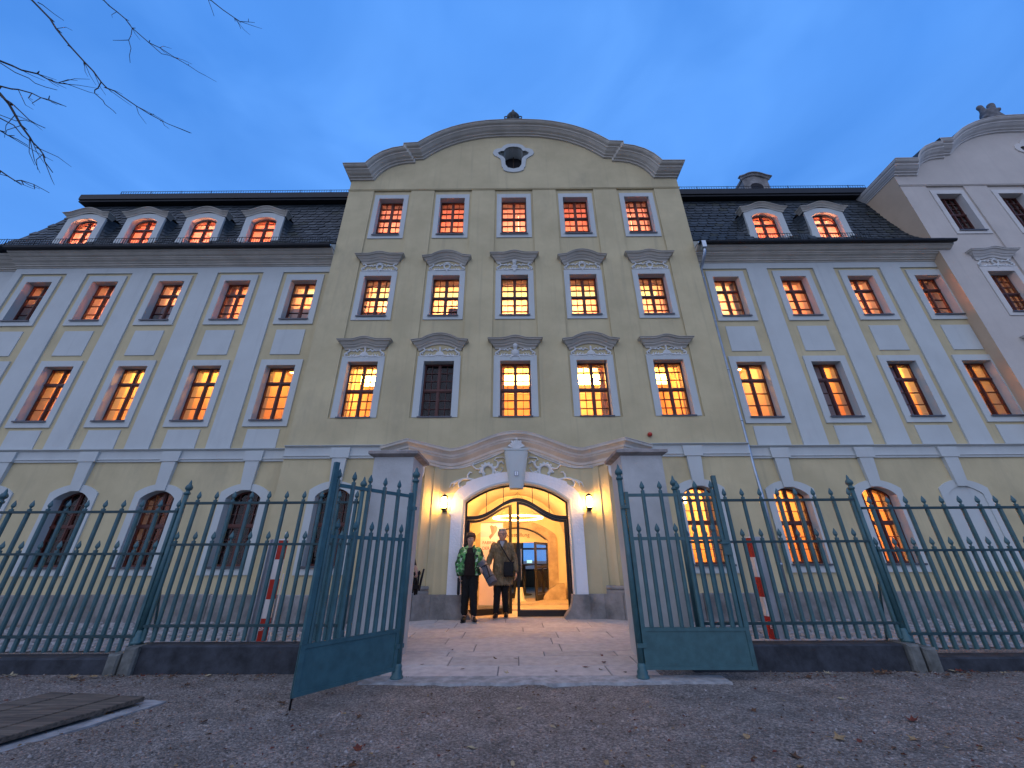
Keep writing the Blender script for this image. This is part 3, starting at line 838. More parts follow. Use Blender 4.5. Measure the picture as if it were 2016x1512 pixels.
def gabled_block(bld, wallm, sidem, trimm, cornm, cols, portal=True, gf=True, sides=True):
    """front wall in two layers, gable cornice, oculus, ledge; returns nothing (all parts of bld)"""
    fields = [rect(x - 0.615, x + 0.615, 4.29, 12.225) for x in COLX]
    if portal:
        outline = [(-5.43, 0.0), (-1.70, 0.0), (-1.70, 3.2), (1.70, 3.2), (1.70, 0.0), (5.43, 0.0)]
    else:
        outline = [(-5.43, 0.0), (5.43, 0.0)]
    outline = outline + [(x, z) for x, z in reversed(GPATH)]
    ol = []
    for p in outline:
        if not ol or math.hypot(p[0]-ol[-1][0], p[1]-ol[-1][1]) > 1e-4: ol.append(p)
    holes = list(fields) + [sym(QI)]
    if gf: holes += [arch(0.42, 1.01, 2.46, 2.65, 10, cx) for cx in (-4.1, 4.1)]
    w = MB()
    w.plate(ol, holes, YA, YB + 0.005, 0, outer_side=False)
    # backing of the recessed window fields
    wh = []
    for x in COLX:
        for (z0, h, hw) in ((4.33, 1.54, 0.395), (7.30, 1.40, 0.395), (10.30, 1.58, 0.40)):
            wh.append(rect(x - hw - 0.006, x + hw + 0.006, z0 - 0.006, z0 + h + 0.006))
    w.plate(rect(-5.2, 5.2, 4.2, 12.32), wh, YB, YB + 0.36, 0, outer_side=False)
    w.build('wall', M[wallm], bld)
    # flank walls and the block behind
    for sx in (-1, 1):
        s_ = MB(); x = 5.43 * sx
        s_.add([(x, YA, 0), (x, 17.0, 0), (x, 17.0, 12.7), (x, YA, 12.7)], [(0, 1, 2, 3)])
        s_.build('side_wall', M[sidem], bld)
    l = MB()
    for a, b in ((-5.45, -4.6), (-3.37, -2.608), (-1.378, -0.615), (0.615, 1.378), (2.608, 3.37), (4.6, 5.45)):
        pass
    l.sweep([(-5.43, YA, 12.235), (-5.43, YA, 12.235), (5.43, YA, 12.235), (5.43, YA, 12.235)], [(-1, 0, 0), (-1, -1, 0), (1, -1, 0), (1, 0, 0)], [(0, 0, 1)]*4,
            [(0, -0.02), (0.018, -0.015), (0.022, 0.012), (0.034, 0.016), (0.034, 0.028), (0, 0.04)], 0, 1)
    l.build('gable_ledge', [M[wallm], M['lead']], bld)
    # gable cornice running up over the curves and round both corners
    nm = mitred(GPATH)
    pts, outs, ups = [], [], []
    for (x, z), n_ in zip(GPATH, nm):
        pts.append((x, YA, z)); outs.append((0, -1, 0)); ups.append((n_[0], 0, n_[1]))
    x0, z0 = GPATH[0]; x1, z1 = GPATH[-1]
    pts = [(x0, YA + 1.6, z0), (x0, YA, z0)] + pts[1:-1] + [(x1, YA, z1), (x1, YA + 1.6, z1)]
    outs = [(-0.45, 0, 0), (-0.45, -1, 0)] + outs[1:-1] + [(0.45, -1, 0), (0.45, 0, 0)]
    ups = [(0, 0, 1), (0, 0, 1)] + ups[1:-1] + [(0, 0, 1), (0, 0, 1)]
    c = MB(); c.sweep(pts, outs, ups, CORN, 0, 1)
    c.build('gable_cornice', [M[cornm], M['lead']], bld)
    r = MB()
    pr = []
    for (x, z), n_ in zip(GPATH, nm): pr.append((x + n_[0]*0.375, z + n_[1]*0.375))
    pr[0] = (GPATH[0][0] - 0.1, GPATH[0][1] + 0.37); pr[-1] = (GPATH[-1][0] + 0.1, GPATH[-1][1] + 0.37)
    n = len(pr)
    r.add([(x, YA + 0.02, z) for x, z in pr] + [(x, 16.5, z) for x, z in pr], [(i, i+1, n+i+1, n+i) for i in range(n-1)])
    r.build('roof', M['lead'], bld)
    # oculus
    q = MB(); q.plate(sym(QF), [sym(QI)], YA - 0.03, YA + 0.5, 0)
    oc = q.build('oculus', M[trimm], bld)
    q = MB(); q.plate(sym([(x*1.05, 13.8 + (z-13.8)*1.05) for x, z in QI]), (), YA + 0.42, YA + 0.44, 0); q.build('pane', M['dark'], oc)
    q = MB(); q.box(-0.015, 0.015, YA + 0.36, YA + 0.40, 13.22, 14.35); q.build('glazing_bar', M['brownwood'], oc)

def dark_label(i): return None
cb = empty('gabled_building', (XC, 0, 0))
tag(cb, 'tall yellow central house block with curved white gable, five window columns and lit portal', 'building')
gabled_block(cb, 'yellow', 'yellow', 'white', 'cornice', range(5))
for i, x in enumerate(COLX):
    W2.place(cb, x, 9.07, 4.33, 'unlit dark window' if i == 1 else None)
    W3.place(cb, x, 9.07, 7.30)
    W4.place(cb, x, 9.07, 10.30)
    k = 'A' if i in (0, 2, 4) else 'B'
    put(HOODS[(k, 3)], 'window_hood', cb, (x, YB - 0.001, 9.39 if k == 'A' else 9.29))
    put(HOODS[(k, 2)], 'window_hood', cb, (x, YB - 0.001, 6.46 if k == 'A' else 6.42))
    put(ORN['mask' if i == 2 else 'wreath'], 'stucco_ornament', cb, (x, YB - 0.004, 8.855))
    put(ORN['bust' if i == 2 else 'shell'], 'stucco_ornament', cb, (x, YB - 0.004, 5.985))
    # rooms
    if i == 1: blind(cb, x, 4.33, 1.54, 0.395)
    else: room(cb, x, 4.33, 1.54, 0.395, 3.75, 6.45, 'lampY', 0.70, lamp_h=0.26, lamp_w=0.60)
    room(cb, x, 7.30, 1.40, 0.395, 6.7, 9.42, 'strip', 0.60, aux=(12.0, 8.45, 'lampO'), wall='pwall', lamp_h=0.10, lamp_w=0.7,
         panel=('dull', -0.6, 0.6, 6.9, 7.78) if i in (0,) else (('dull', 0.02, 0.6, 6.9, 7.95) if i == 1 else None))
    room(cb, x, 10.30, 1.58, 0.40, 9.6, 12.3, 'lampP', wall='pwall', ceil='pwall', yl=11.85, lamp_z=11.6, lamp_h=0.25, lamp_w=0.5)
for sx, lab in ((-1, 'dark'), (1, 'lit')):
    x = 4.1 * sx
    WG.place(cb, x, YA + 0.165, 1.03)
    if sx < 0: blind(cb, x, 1.03, 1.6, 0.40, 'curtain', 9.24)
    else: room(cb, x, 1.03, 1.60, 0.40, 0.3, 3.2, 'lampY', 0.9, yl=11.0, lamp_z=2.6)
# string course with keystones
SP = [(0, -0.30), (0.03, -0.30), (0.035, -0.255), (0.055, -0.245), (0.055, -0.22), (0.04, -0.215), (0.04, -0.045), (0.065, -0.03), (0.085, -0.012), (0.105, -0.010), (0.105, 0.002), (0, 0.03)]
def string_course(bld, x0, x1, y, z=3.60, topm='zinc'):
    q = MB(); q.sweep([(x0, y, z), (x1, y, z)], [(0, -1, 0)]*2, [(0, 0, 1)]*2, SP, 0, 1)
    return q.build('string_course', [M['white'], M[topm]], bld)
def keystone(bld, x, y):
    q = MB()
    q.add([(x-.125, y-.055, 2.63), (x+.125, y-.055, 2.63), (x+.165, y-.075, 3.30), (x-.165, y-.075, 3.30), (x-.125, y+.01, 2.63), (x+.125, y+.01, 2.63), (x+.165, y+.01, 3.30), (x-.165, y+.01, 3.30)],
          [(0,1,2,3), (1,5,6,2), (4,0,3,7), (0,4,5,1), (3,2,6,7)])
    q.add([(x-.215, y-.09, 3.305), (x+.215, y-.09, 3.305), (x+.225, y-.092, 3.545), (x-.225, y-.092, 3.545), (x-.215, y+.01, 3.305), (x+.215, y+.01, 3.305), (x+.225, y+.01, 3.545), (x-.225, y+.01, 3.545)],
          [(0,1,2,3), (1,5,6,2), (4,0,3,7), (0,4,5,1), (3,2,6,7)])
    return q.build('keystone', M['white'], bld)
string_course(cb, -5.43, -2.9, YA); string_course(cb, 2.9, 5.43, YA)
for x in (-4.1, 4.1): keystone(cb, x, YA)
def plinth(bld, x0, x1, y, seed, z1=0.51, name='plinth_stone'):
    rng = random.Random(seed); x = x0
    while x < x1 - 0.01:
        w = rng.uniform(0.55, 1.0)
        e = min(x + w, x1)
        if x1 - e < 0.25: e = x1
        q = MB(); t = rng.uniform(-0.008, 0.008)
        q.bbox(x + 0.004, e - 0.004, y - 0.07 + t, y + 0.12, -0.03, z1 + rng.uniform(-.006, .006), 0.018)
        q.build(name, M['stone'], bld)
        x = e
plinth(cb, -5.47, -2.75, YA, 1); plinth(cb, 2.75, 5.47, YA, 2)

# crowning vase on the gable
q = MB()
q.lathe([(0.17, 0), (0.17, 0.10), (0.12, 0.14), (0.19, 0.22), (0.235, 0.34), (0.225, 0.42), (0.16, 0.52), (0.105, 0.60), (0.075, 0.68), (0.05, 0.74), (0.06, 0.78), (0.035, 0.84), (0.005, 0.92)], n=18)
for sx in (-1, 1):
    q.tube([(0.24*sx, 0, 0.34), (0.31*sx, 0, 0.40), (0.31*sx, 0, 0.48), (0.25*sx, 0, 0.50), (0.2*sx, 0, 0.47)], 0.022, 6)
for k in range(10):
    a = 2*math.pi*k/10
    q.tube([(0.16*math.cos(a), 0.16*math.sin(a), 0.20), (0.235*math.cos(a), 0.235*math.sin(a), 0.33), (0.15*math.cos(a), 0.15*math.sin(a), 0.54)], [0.02, 0.03, 0.012], 6)
q.build('gable_vase', mat('dark_weathered_vase', (0.10, 0.105, 0.10), 0.9, 0.3, 14.0, bump=0.5), cb, (0, 8.66, 15.27))
q = MB()
q.lathe([(0.0, 0), (0.05, 0), (0.055, 0.05), (0.04, 0.085), (0.01, 0.10)], n=12)
al = q.build('alarm_light', mat('red_alarm_plastic', (0.45, 0.03, 0.015), 0.3, spec=0.5), cb, (3.18, YA, 3.83)); al.rotation_euler = (R(90), 0, 0)

# ------------------------------------------------------------------ wings
EAVP = [(a_, b_*0.52) for a_, b_ in [(0.0, -0.68), (0.02, -0.68), (0.03, -0.62), (0.07, -0.60), (0.075, -0.52), (0.10, -0.51), (0.13, -0.44), (0.20, -0.38), (0.21, -0.33), (0.235, -0.325), (0.24, -0.26), (0.30, -0.22), (0.36, -0.12), (0.40, -0.10), (0.41, -0.04), (0.41, 0.0), (0.0, 0.02)]]
RP = [(8.60, 9.66), (8.74, 9.80), (8.92, 9.97), (9.08, 10.15), (9.24, 10.40), (9.38, 10.70), (9.52, 11.10), (9.68, 11.60), (9.86, 12.25), (10.06, 13.02)]
def wing_rest(bld, cols, x0, x1, hip=None, gfcols=()):
    fields = [rect(x - 0.695, x + 0.695, 3.63, 9.06) for x in cols]
    up = [(x, 7.38, 1.38, 0.385) for x in cols]; lo = [(x, 4.36, 1.545, 0.39) for x in cols]
    w = MB(); w.plate(rect(x0, x1, 3.31, 9.40), fields, YWA, YWB + 0.004, 0, outer_side=False)
    w.build('pilaster_wall', M['white'], bld)
    w = MB()
    w.plate(rect(x0, x1, 3.4, 9.40), [rect(x - hw - .006, x + hw + .006, z - .006, z + h + .006) for x, z, h, hw in up + lo], YWB, YWB + 0.26, 0, outer_side=False)
    w.plate(rect(x0, x1, 0.0, 3.32), [arch(0.406, 1.024, 2.45, 2.636, 12, x) for x in gfcols], YWA + 0.004, YWA + 0.28, 0, outer_side=False)
    w.build('wall', M['yellow'], bld)
    for x in cols:
        for (z0, z1) in ((6.24, 7.03), (3.635, 4.12)):
            q = MB(); q.bbox(x - 0.405, x + 0.405, YWB - 0.022, YWB + 0.01, z0, z1, 0.006); q.build('wall_panel', M['white'], bld)
    for x in gfcols: keystone(bld, x, YWA)
    string_course(bld, x0, x1, YWA, 3.60)
    q = MB(); q.sweep([(x0, YWA, 9.62), (x1, YWA, 9.62)], [(0, -1, 0)]*2, [(0, 0, 1)]*2, EAVP, 0, 0)
    q.build('eaves_cornice', M['cornice'], bld)
    q = MB(); q.box(x0, x1, 8.655, 12.0, 9.626, 9.650); q.build('eaves_board', M['brownwood'], bld)
    # half-round gutter
    q = MB(); prof = [(0.06*math.cos(R(a)), 0.06*math.sin(R(a))) for a in range(180, 361, 30)] + [(0.062, 0.012), (0.05, 0.004)]
    q.sweep([(x0, 8.62, 9.655), (x1, 8.62, 9.655)], [(0, -1, 0)]*2, [(0, 0, 1)]*2, prof, 0, caps=False)
    q.build('gutter', M['lead'], bld)
def roof_at(s_):
    acc = 0
    for (a, b) in zip(RP, RP[1:]):
        l = math.hypot(b[0]-a[0], b[1]-a[1])
        if s_ <= acc + l or b == RP[-1]:
            t = (s_ - acc) / l
            return (a[0] + (b[0]-a[0])*t, a[1] + (b[1]-a[1])*t), ((b[0]-a[0])/l, (b[1]-a[1])/l)
        acc += l
RLEN = sum(math.hypot(b[0]-a[0], b[1]-a[1]) for a, b in zip(RP, RP[1:]))
def mansard(bld, x0, x1, hip_left, seed, dorm=()):
    """x0 < x1; hip_left: the left end slopes too"""
    q = MB()
    def xl(y): return x0 - (RP[-1][0] - y) * 1.0 if hip_left else x0
    n = len(RP)
    cuts = sorted([d - 0.56 for d in dorm] + [d + 0.56 for d in dorm])
    for i in range(n - 1):
        (ya, za), (yb, zb) = RP[i], RP[i+1]
        if zb > 10.40 and za < 11.55 and cuts:
            ea, eb = [xl(ya)] + cuts + [x1], [xl(yb)] + cuts + [x1]
        else:
            ea, eb = [xl(ya), x1], [xl(yb), x1]
        for j in range(0, len(ea), 2):
            q.add([(ea[j], ya, za), (ea[j+1], ya, za), (eb[j+1], yb, zb), (eb[j], yb, zb)], [(0, 1, 2, 3)])
    if hip_left:
        q.add([(xl(y), y, z) for y, z in RP] + [(xl(y), 16.0, z) for y, z in RP], [(i, i+1, n+i+1, n+i) for i in range(n-1)])
    # overhanging edge and upper slope
    xe = x0 - 0.15 if hip_left else x0
    q.box(xe, x1, 9.84, 10.2, 13.02, 13.10); q.box(xe, x1, 9.80, 10.2, 13.104, 13.34)
    q.add([(xe, 9.84, 13.35), (x1, 9.84, 13.35), (x1, 14.0, 15.4), (xe + 3.0, 14.0, 15.4)], [(0, 1, 2, 3)])
    r = q.build('roof', M['lead'], bld)
    xe_ = x1 - 0.004 if hip_left else x0 + 0.004
    e = MB(); e.add([(xe_, y, z) for y, z in RP[:5]] + [(xe_, RP[4][0], 9.60), (xe_, 8.60, 9.60)], [tuple(range(7))]); e.build('eaves_end', M['white'], r)
    # slates in double lap, each its own little plate
    sl = MB(); rng = random.Random(seed)
    s0 = 0.03; row = 0
    while s0 < RLEN - 0.05:
        exp = 0.185
        (ya, za), (ty, tz) = roof_at(s0)
        (yb, zb), _ = roof_at(min(s0 + exp * 1.35, RLEN))
        ny, nz = -tz, ty
        xx = xl(ya) + 0.02 + (row % 3) * 0.097
        while xx < x1 - 0.03:
            w = 0.29 * rng.uniform(0.90, 1.08)
            e = min(xx + w, x1 - 0.005)
            lift = 0.030 + rng.uniform(-0.006, 0.010)
            dz = rng.uniform(-0.004, 0.004)
            if 10.30 < za < 11.62 and any(abs((xx + e)/2 - d) < 0.60 for d in dorm):
                xx += w; continue
            def P(x, t, l):
                y_, z_ = ya + (yb-ya)*t, za + (zb-za)*t
                return (x, y_ + ny*l, z_ + nz*l)
            v = [P(xx + 0.03, -0.02, lift), P(e - 0.075, -0.02 + dz, lift), P(e - 0.02, 0.12, lift), P(e - 0.004, 0.36, lift*0.9), P(e - 0.004, 1.0, 0.004), P(xx + 0.004, 1.0, 0.004), P(xx + 0.004, 0.16, lift)]
            v2 = [P(xx + 0.03, -0.02, 0.001), P(e - 0.075, -0.02 + dz, 0.001), P(e - 0.02, 0.12, 0.001), P(e - 0.004, 0.36, 0.001)]
            sl.add(v + v2, [(0, 1, 2, 3, 4, 5, 6), (7, 8, 1, 0), (8, 9, 2, 1), (9, 10, 3, 2)], rng.choices((0, 1, 2), (58, 34, 8))[0])
            xx += w
        s0 += exp; row += 1
    so = sl.build('slates', [M['slate'], M['slate2'], M['slate3']], r); so['kind'] = 'stuff'
    return r
DW = WinType(0.41, 1.10, ((1, 2), (1, 1)), M['redwood'], None, spring=0.92, trans=0.62, sill=False)
def dormer_meshes():
    f = MB()
    outer = [(-0.70, -0.02), (-0.635, 0.35), (-0.635, 1.14)] + [(-0.635 + 1.27*i/10, 1.14 + 0.20*(1 - (1 - 2*i/10)**2)) for i in range(1, 10)] + [(0.635, 1.14), (0.635, 0.35), (0.70, -0.02)]
    outer = list(reversed(outer))
    f.plate(outer, [arch(0.42, 0.02, 0.97, 1.14, 10)], 0.0, 0.16, 0)
    face = f.mesh('dormer'); face.materials.append(M['white'])
    h = MB()
    pts = [(-0.66 + 1.32*i/12, 0, 1.28 + 0.22*(0.5 - 0.5*math.cos(2*math.pi*i/12))**0.8) for i in range(13)]
    outs = [(0, -1, 0)] * 13
    pts = [(pts[0][0], 0.16, pts[0][2]), pts[0]] + pts[1:-1] + [pts[-1], (pts[-1][0], 0.16, pts[-1][2])]
    outs = [(-1, 0, 0), (-1, -1, 0)] + outs[1:-1] + [(1, -1, 0), (1, 0, 0)]
    h.sweep(pts, outs, [(0, 0, 1)]*len(pts), [(0.0, -0.13), (0.02, -0.125), (0.03, -0.085), (0.06, -0.06), (0.08, -0.03), (0.10, -0.015), (0.10, 0.004), (0.125, 0.006), (0.125, 0.026), (0, 0.05)], 0, 1)
    arc = [(-0.67 + 1.34*i/10, 1.32 + 0.22*(0.5 - 0.5*math.cos(2*math.pi*i/10))**0.8) for i in range(11)]
    h.add([(x, 0, z) for x, z in arc] + [(x, 0.9, z - 0.02) for x, z in arc], [(i, i+1, 12+i, 11+i) for i in range(10)], 1)
    hood = h.mesh('dormer_hood'); hood.materials.append(M['cornice']); hood.materials.append(M['lead'])
    cheeks = []
    for sx in (-1, 1):
        c = MB()
        # slate cheek sweeping out to the roof like a skirt
        rows = []
        for k in range(9):
            t = k / 8
            z = 1.22 - 1.20*t
            out = 0.64 + 0.42 * t**2.2
            rows.append([(sx*(0.63 + 0.05*t*t), 0.05 + 0.02*t, z), (sx*(0.64 + (out-0.64)*0.55), 0.14 - 0.06*t, z), (sx*(out + .02), 0.34 - 0.22*t, z + 0.03), (sx*(out + 0.10), 0.75 - 0.35*t, z + 0.10)])
        vs = [p for r_ in rows for p in r_]
        c.add(vs, [(4*i+j, 4*i+j+1, 4*i+j+5, 4*i+j+4) for i in range(8) for j in range(3)], 0)
        for i in range(8):
            a, b = rows[i+1], rows[i]
            for j in range(3):
                d = 0.014
                c.add([(a[j][0] + sx*d, a[j][1] - d, a[j][2]), (a[j+1][0] + sx*d, a[j+1][1] - d, a[j+1][2]), (b[j+1][0] + sx*.002, b[j+1][1], b[j+1][2]), (b[j][0] + sx*.002, b[j][1], b[j][2])], [(0, 1, 2, 3)], 1)
        cheek = c.mesh('dormer_cheek'); cheek.materials.append(M['slate']); cheek.materials.append(M['slate2']); cheeks.append(cheek)
    return face, hood, cheeks
DFACE, DHOOD, DCHEEK = dormer_meshes()
def dormer(bld, x, y=9.27, z=10.40):
    d = put(DFACE, 'dormer', bld, (x, y, z))
    put(DHOOD, 'dormer_hood', d)
    for me in DCHEEK: put(me, 'dormer_cheek', d)
    put(DW.frame, 'window_frame', d, (0, 0.14, 0.035))
    for me, c in DW.panes: put(me, 'pane', d, (c[0], 0.166, c[1] + 0.035))
    q = MB(); H = 0.58
    for f_ in ([(-H, .22, -.02), (H, .22, -.02), (H, 1.6, -.02), (-H, 1.6, -.02)], [(-H, .22, 1.25), (H, .22, 1.25), (H, 1.6, 1.25), (-H, 1.6, 1.25)],
               [(-H, .22, -.02), (-H, 1.6, -.02), (-H, 1.6, 1.25), (-H, .22, 1.25)], [(H, .22, -.02), (H, 1.6, -.02), (H, 1.6, 1.25), (H, .22, 1.25)], [(-H, 1.6, -.02), (H, 1.6, -.02), (H, 1.6, 1.25), (-H, 1.6, 1.25)]):
        q.add(f_, [(0, 1, 2, 3)])
    q.plate(rect(-H, H, -.02, 1.25), [arch(0.425, 0.0, 0.98, 1.15, 10)], 0.22, 0.221)
    q.build('lit_room', M['pwall'], d)
    q = MB(); q.box(-0.4, 0.4, 1.30, 1.4, 0.02, 0.2); q.build('ceiling_lamp', M['lampP' + str(int(abs(x)*3) % 4)], d)
def guard(bld, x0, x1, y, z, h=0.20, step=0.075, name='snow_guard', post=0.9):
    q = MB()
    for zz in (z + 0.03, z + h): q.box(x0, x1, y - 0.006, y + 0.006, zz - 0.006, zz + 0.006)
    x = x0
    while x <= x1 + 1e-6:
        q.box(x - 0.004, x + 0.004, y - 0.004, y + 0.004, z, z + h); x += step
    x = x0
    while x <= x1 + 1e-6:
        q.tube([(x, y, z + h + .02), (x, y + .02, z - .03), (x, y + 0.16, z - 0.0)], 0.009, 5); x += post
    return q.build(name, M['lead'], bld)

LC = [-6.27, -8.255, -10.24, -12.225, -14.21]
lw = empty('left_wing', (XC, 0, 0))
tag(lw, 'long side wing with white pilaster strips and four lit dormers, left of the gabled block', 'building')
wing_rest(lw, LC, -15.15, -5.43, True, LC[:4])
# next stretch of the front beyond the corner pilaster
q = MB(); q.plate(rect(-22.0, -15.15, 0.0, 9.4), (), YWA + 0.12, YWA + 0.4, 0); q.build('far_wall', M['white'], lw)
string_course(lw, -22, -15.15, YWA + 0.12)
q = MB(); q.sweep([(-22, YWA + .12, 9.62), (-15.15, YWA + .12, 9.62)], [(0, -1, 0)]*2, [(0, 0, 1)]*2, EAVP, 0, 0); q.build('eaves_cornice', M['cornice'], lw)
q = MB(); q.add([(-22, 8.68, 9.66), (-15.0, 8.62, 9.66), (-15.0, 11, 10.3), (-22, 11, 10.3)], [(0, 1, 2, 3)]); q.build('low_roof', M['lead'], lw)
mansard(lw, -15.65, -5.43, True, 5, LC[1:])
plinth(lw, -15.2, -5.45, YWA, 3)
for x in LC[1:]: dormer(lw, x)
guard(lw, -22.0, -16.6, 8.76, 9.84, 0.28); guard(lw, -16.4, -5.6, 8.76, 9.84, 0.28)
guard(lw, -14.4, -5.6, 9.83, 13.35, 0.15, 0.09, 'ridge_grating', 1.1)
for i, x in enumerate(LC):
    WU.place(lw, x, YWA + 0.20, 7.38); WL.place(lw, x, YWA + 0.20, 4.36)
    pan = {0: ('pwall', -0.6, 0.6, 6.9, 8.02), 2: ('dull', -0.62, 0.62, 6.9, 8.18), 4: ('dull', -0.6, 0.6, 6.9, 8.25)}.get(i)
    room(lw, x, 7.38, 1.38, 0.385, 6.7, 9.46, 'strip', 0.62 if i in (0, 1) else 0.9, aux=(12.0, 8.6, 'lampO'), wall='pwall', ceil='rceil', lamp_h=0.14, lamp_w=0.6, y0=9.42, panel=pan)
    room(lw, x, 4.36, 1.545, 0.39, 3.75, 6.5, 'lampY', 0.9, wall='rwall', lamp_h=0.14, lamp_w=0.55, y0=9.42)
for i, x in enumerate(LC[:4]):
    WG.place(lw, x, YWA + 0.165, 1.03)
    if i == 1:
        room(lw, x, 1.03, 1.60, 0.40, 0.3, 3.2, 'lampO', 0.9, yl=11.4, lamp_z=2.9, lamp_w=0.25, lamp_h=0.08, y0=9.42, wall='curtain', ceil='curtain', panel=('curtain', -0.02, 0.6, 0.6, 3.0))
    else: blind(lw, x, 1.03, 1.6, 0.40, 'curtain', 9.40)

RC = [6.27, 8.26, 10.25, 12.24]
rw = empty('right_wing', (XC, 0, 0))
tag(rw, 'side wing with white pilaster strips and two lit dormers, right of the gabled block', 'building')
wing_rest(rw, RC, 5.43, 13.0, False, RC[:2])
mansard(rw, 5.43, 12.95, False, 9, [x - 0.03 for x in RC[1:3]])
plinth(rw, 5.45, 12.9, YWA, 4)
for x in RC[1:3]: dormer(rw, x - 0.03)
for x in RC[1:3]: guard(rw, x - 0.78, x + 0.70, 8.88, 9.94, 0.28)
guard(rw, 5.6, 12.8, 9.83, 13.35, 0.15, 0.09, 'ridge_grating', 1.1)
for i, x in enumerate(RC):
    WU.place(rw, x, YWA + 0.20, 7.38); WL.place(rw, x, YWA + 0.20, 4.36)
    room(rw, x, 7.38, 1.38, 0.385, 6.7, 9.46, 'strip', 0.62, aux=(12.0, 8.6, 'lampO'), wall='pwall', ceil='rceil', lamp_h=0.14, lamp_w=0.6 if i < 3 else 0.2, y0=9.42)
    room(rw, x, 4.36, 1.545, 0.39, 3.75, 6.5, 'lampY', 0.9, wall='pwall' if i == 0 else 'rwall', lamp_h=0.14, lamp_w=0.55 if i < 3 else 0.3, y0=9.42,
         panel=('dull', -0.6, 0.20, 3.9, 6.2) if i in (1, 2) else None)
for i, x in enumerate(RC[:2]):
    WG.place(rw, x, YWA + 0.165, 1.03)
    room(rw, x, 1.03, 1.60, 0.40, 0.3, 3.2, 'lampY', 0.9, yl=11.0, lamp_z=2.6, y0=9.42)
# the third ground-floor bay is a bricked-up niche
q = MB(); q.plate([(RC[2] + px, pz + 1.03) for px, pz in _gfs], [arch(0.40, 1.03, 2.45, 2.63, 12, RC[2])], YWA - 0.02, YWA + 0.16, 0); q.build('niche_surround', M['white'], rw)
q = MB(); q.plate(arch(0.42, 1.0, 2.46, 2.66, 12, RC[2]), (), YWA + 0.002, YWA + 0.02); q.build('niche_back', M['white'], rw)
keystone(rw, RC[2], YWA)
# stone chimney with curved cap on the right roof
q = MB(); q.box(-0.55, 0.55, -0.35, 0.35, 0, 2.25)
ch = q.build('chimney', M['stone'], rw, (10.55, 12.0, 14.0))
q = MB(); q.plate(arch(0.26, 1.55, 1.85, 2.0, 10), (), -0.353, -0.3505); q.build('chimney_niche', M['dark'], ch)
q = MB()
pts = [(-0.58 + 1.16*i/10, -0.35, 2.27 + 0.26*(1 - (1-2*i/10)**2)) for i in range(11)]
q.sweep([pts[0]] + pts + [pts[-1]], [(-1, 0, 0), (-1, -1, 0)] + [(0, -1, 0)]*9 + [(1, -1, 0), (1, 0, 0)], [(0, 0, 1)]*13, [(0, -.12), (.05, -.1), (.08, -.02), (.13, 0), (.13, .04), (0, .06)], 0, 1)
q.plate([(p[0], p[2]) for p in reversed(pts)] + [(-0.58, 2.15), (0.58, 2.15)], (), -0.351, 0.35)
q.build('chimney_cap', [M['stone'], M['lead']], ch)

# zinc downpipe where gabled block and right wing meet
q = MB()
q.box(5.50, 5.62, 8.56, 8.70, 9.42, 9.66)
q.tube([(5.56, 8.63, 9.45), (5.56, 8.63, 9.32), (5.55, 8.80, 9.12), (5.53, 9.0, 8.95), (5.53, 9.0, 3.0), (5.53, 8.97, 2.5), (5.53, 8.97, 0.05)], 0.042, 10)
for z in (8.6, 7.1, 5.6, 4.2, 2.3, 1.0): q.lathe([(0.05, 0), (0.05, 0.05)], (5.53, 9.0 if z > 3 else 8.97, z), 10)
tag(q.build('downpipe', M['zinc'], None, (XC, 0, 0)), 'shiny zinc rain downpipe beside the right edge of the gabled block', 'downpipe')

# ------------------------------------------------------------------ the next gabled house on the right
rb = empty('gabled_building', (18.15, 0, 0))
tag(rb, 'pinkish grey gabled house with unlit attic windows at the right picture edge', 'building')
gabled_block(rb, 'pinkgrey', 'orangeplaster', 'oldwhite', 'oldwhite', range(5), portal=False, gf=False)
for i, x in enumerate(COLX[:3]):
    W4o.place(rb, x, 9.07, 10.30); W3o.place(rb, x, 9.07, 7.30)
    blind(rb, x, 10.30, 1.58, 0.40)
    room(rb, x, 7.30, 1.40, 0.395, 6.7, 9.42, 'lampW', 0.55, lamp_h=0.2, lamp_w=0.6, panel=('dull', 0.1, 0.6, 6.9, 9.0))
    k = 'A' if i in (0, 2) else 'B'
    hm = hood_mesh(k, 0.50, 0.075 if k == 'A' else 0.2, (M['oldwhite'], M['lead']))
    put(hm, 'window_hood', rb, (x, YB - 0.001, 9.39)); put(hm, 'window_hood', rb, (x, YB - 0.001, 6.46))
    put(ORN['wreath'], 'stucco_ornament', rb, (x, YB - 0.004, 8.855))
    blind(rb, x, 4.33, 1.54, 0.395)
# weathered figure on its gable
q = MB()
q.loft([(0, 0, 0, .26, .2), (.12, 0, 0, .28, .22), (.3, -.03, 0, .22, .2), (.5, -.05, 0, .24, .2), (.62, -.03, 0, .2, .16)], 12)
q.capsule((-.18, 0, .5), .10, (-.24, -.05, .82), .07); q.capsule((.12, 0, .5), .12, (.2, -.05, .88), .09)
q.ell((.2, -.03, .92), (.11, .1, .1)); q.ell((-.25, -.03, .8), (.09, .08, .12)); q.capsule((-.25, 0, .3), .1, (.2, -.1, .55), .09)
remeshed(q, 'gable_figure', mat('grey_weathered_figure', (0.16, 0.16, 0.165), 0.95, 0.3, 9.0, bump=0.6, bscale=20), rb, 0.03, 2, (-0.95, 8.66, 15.15))
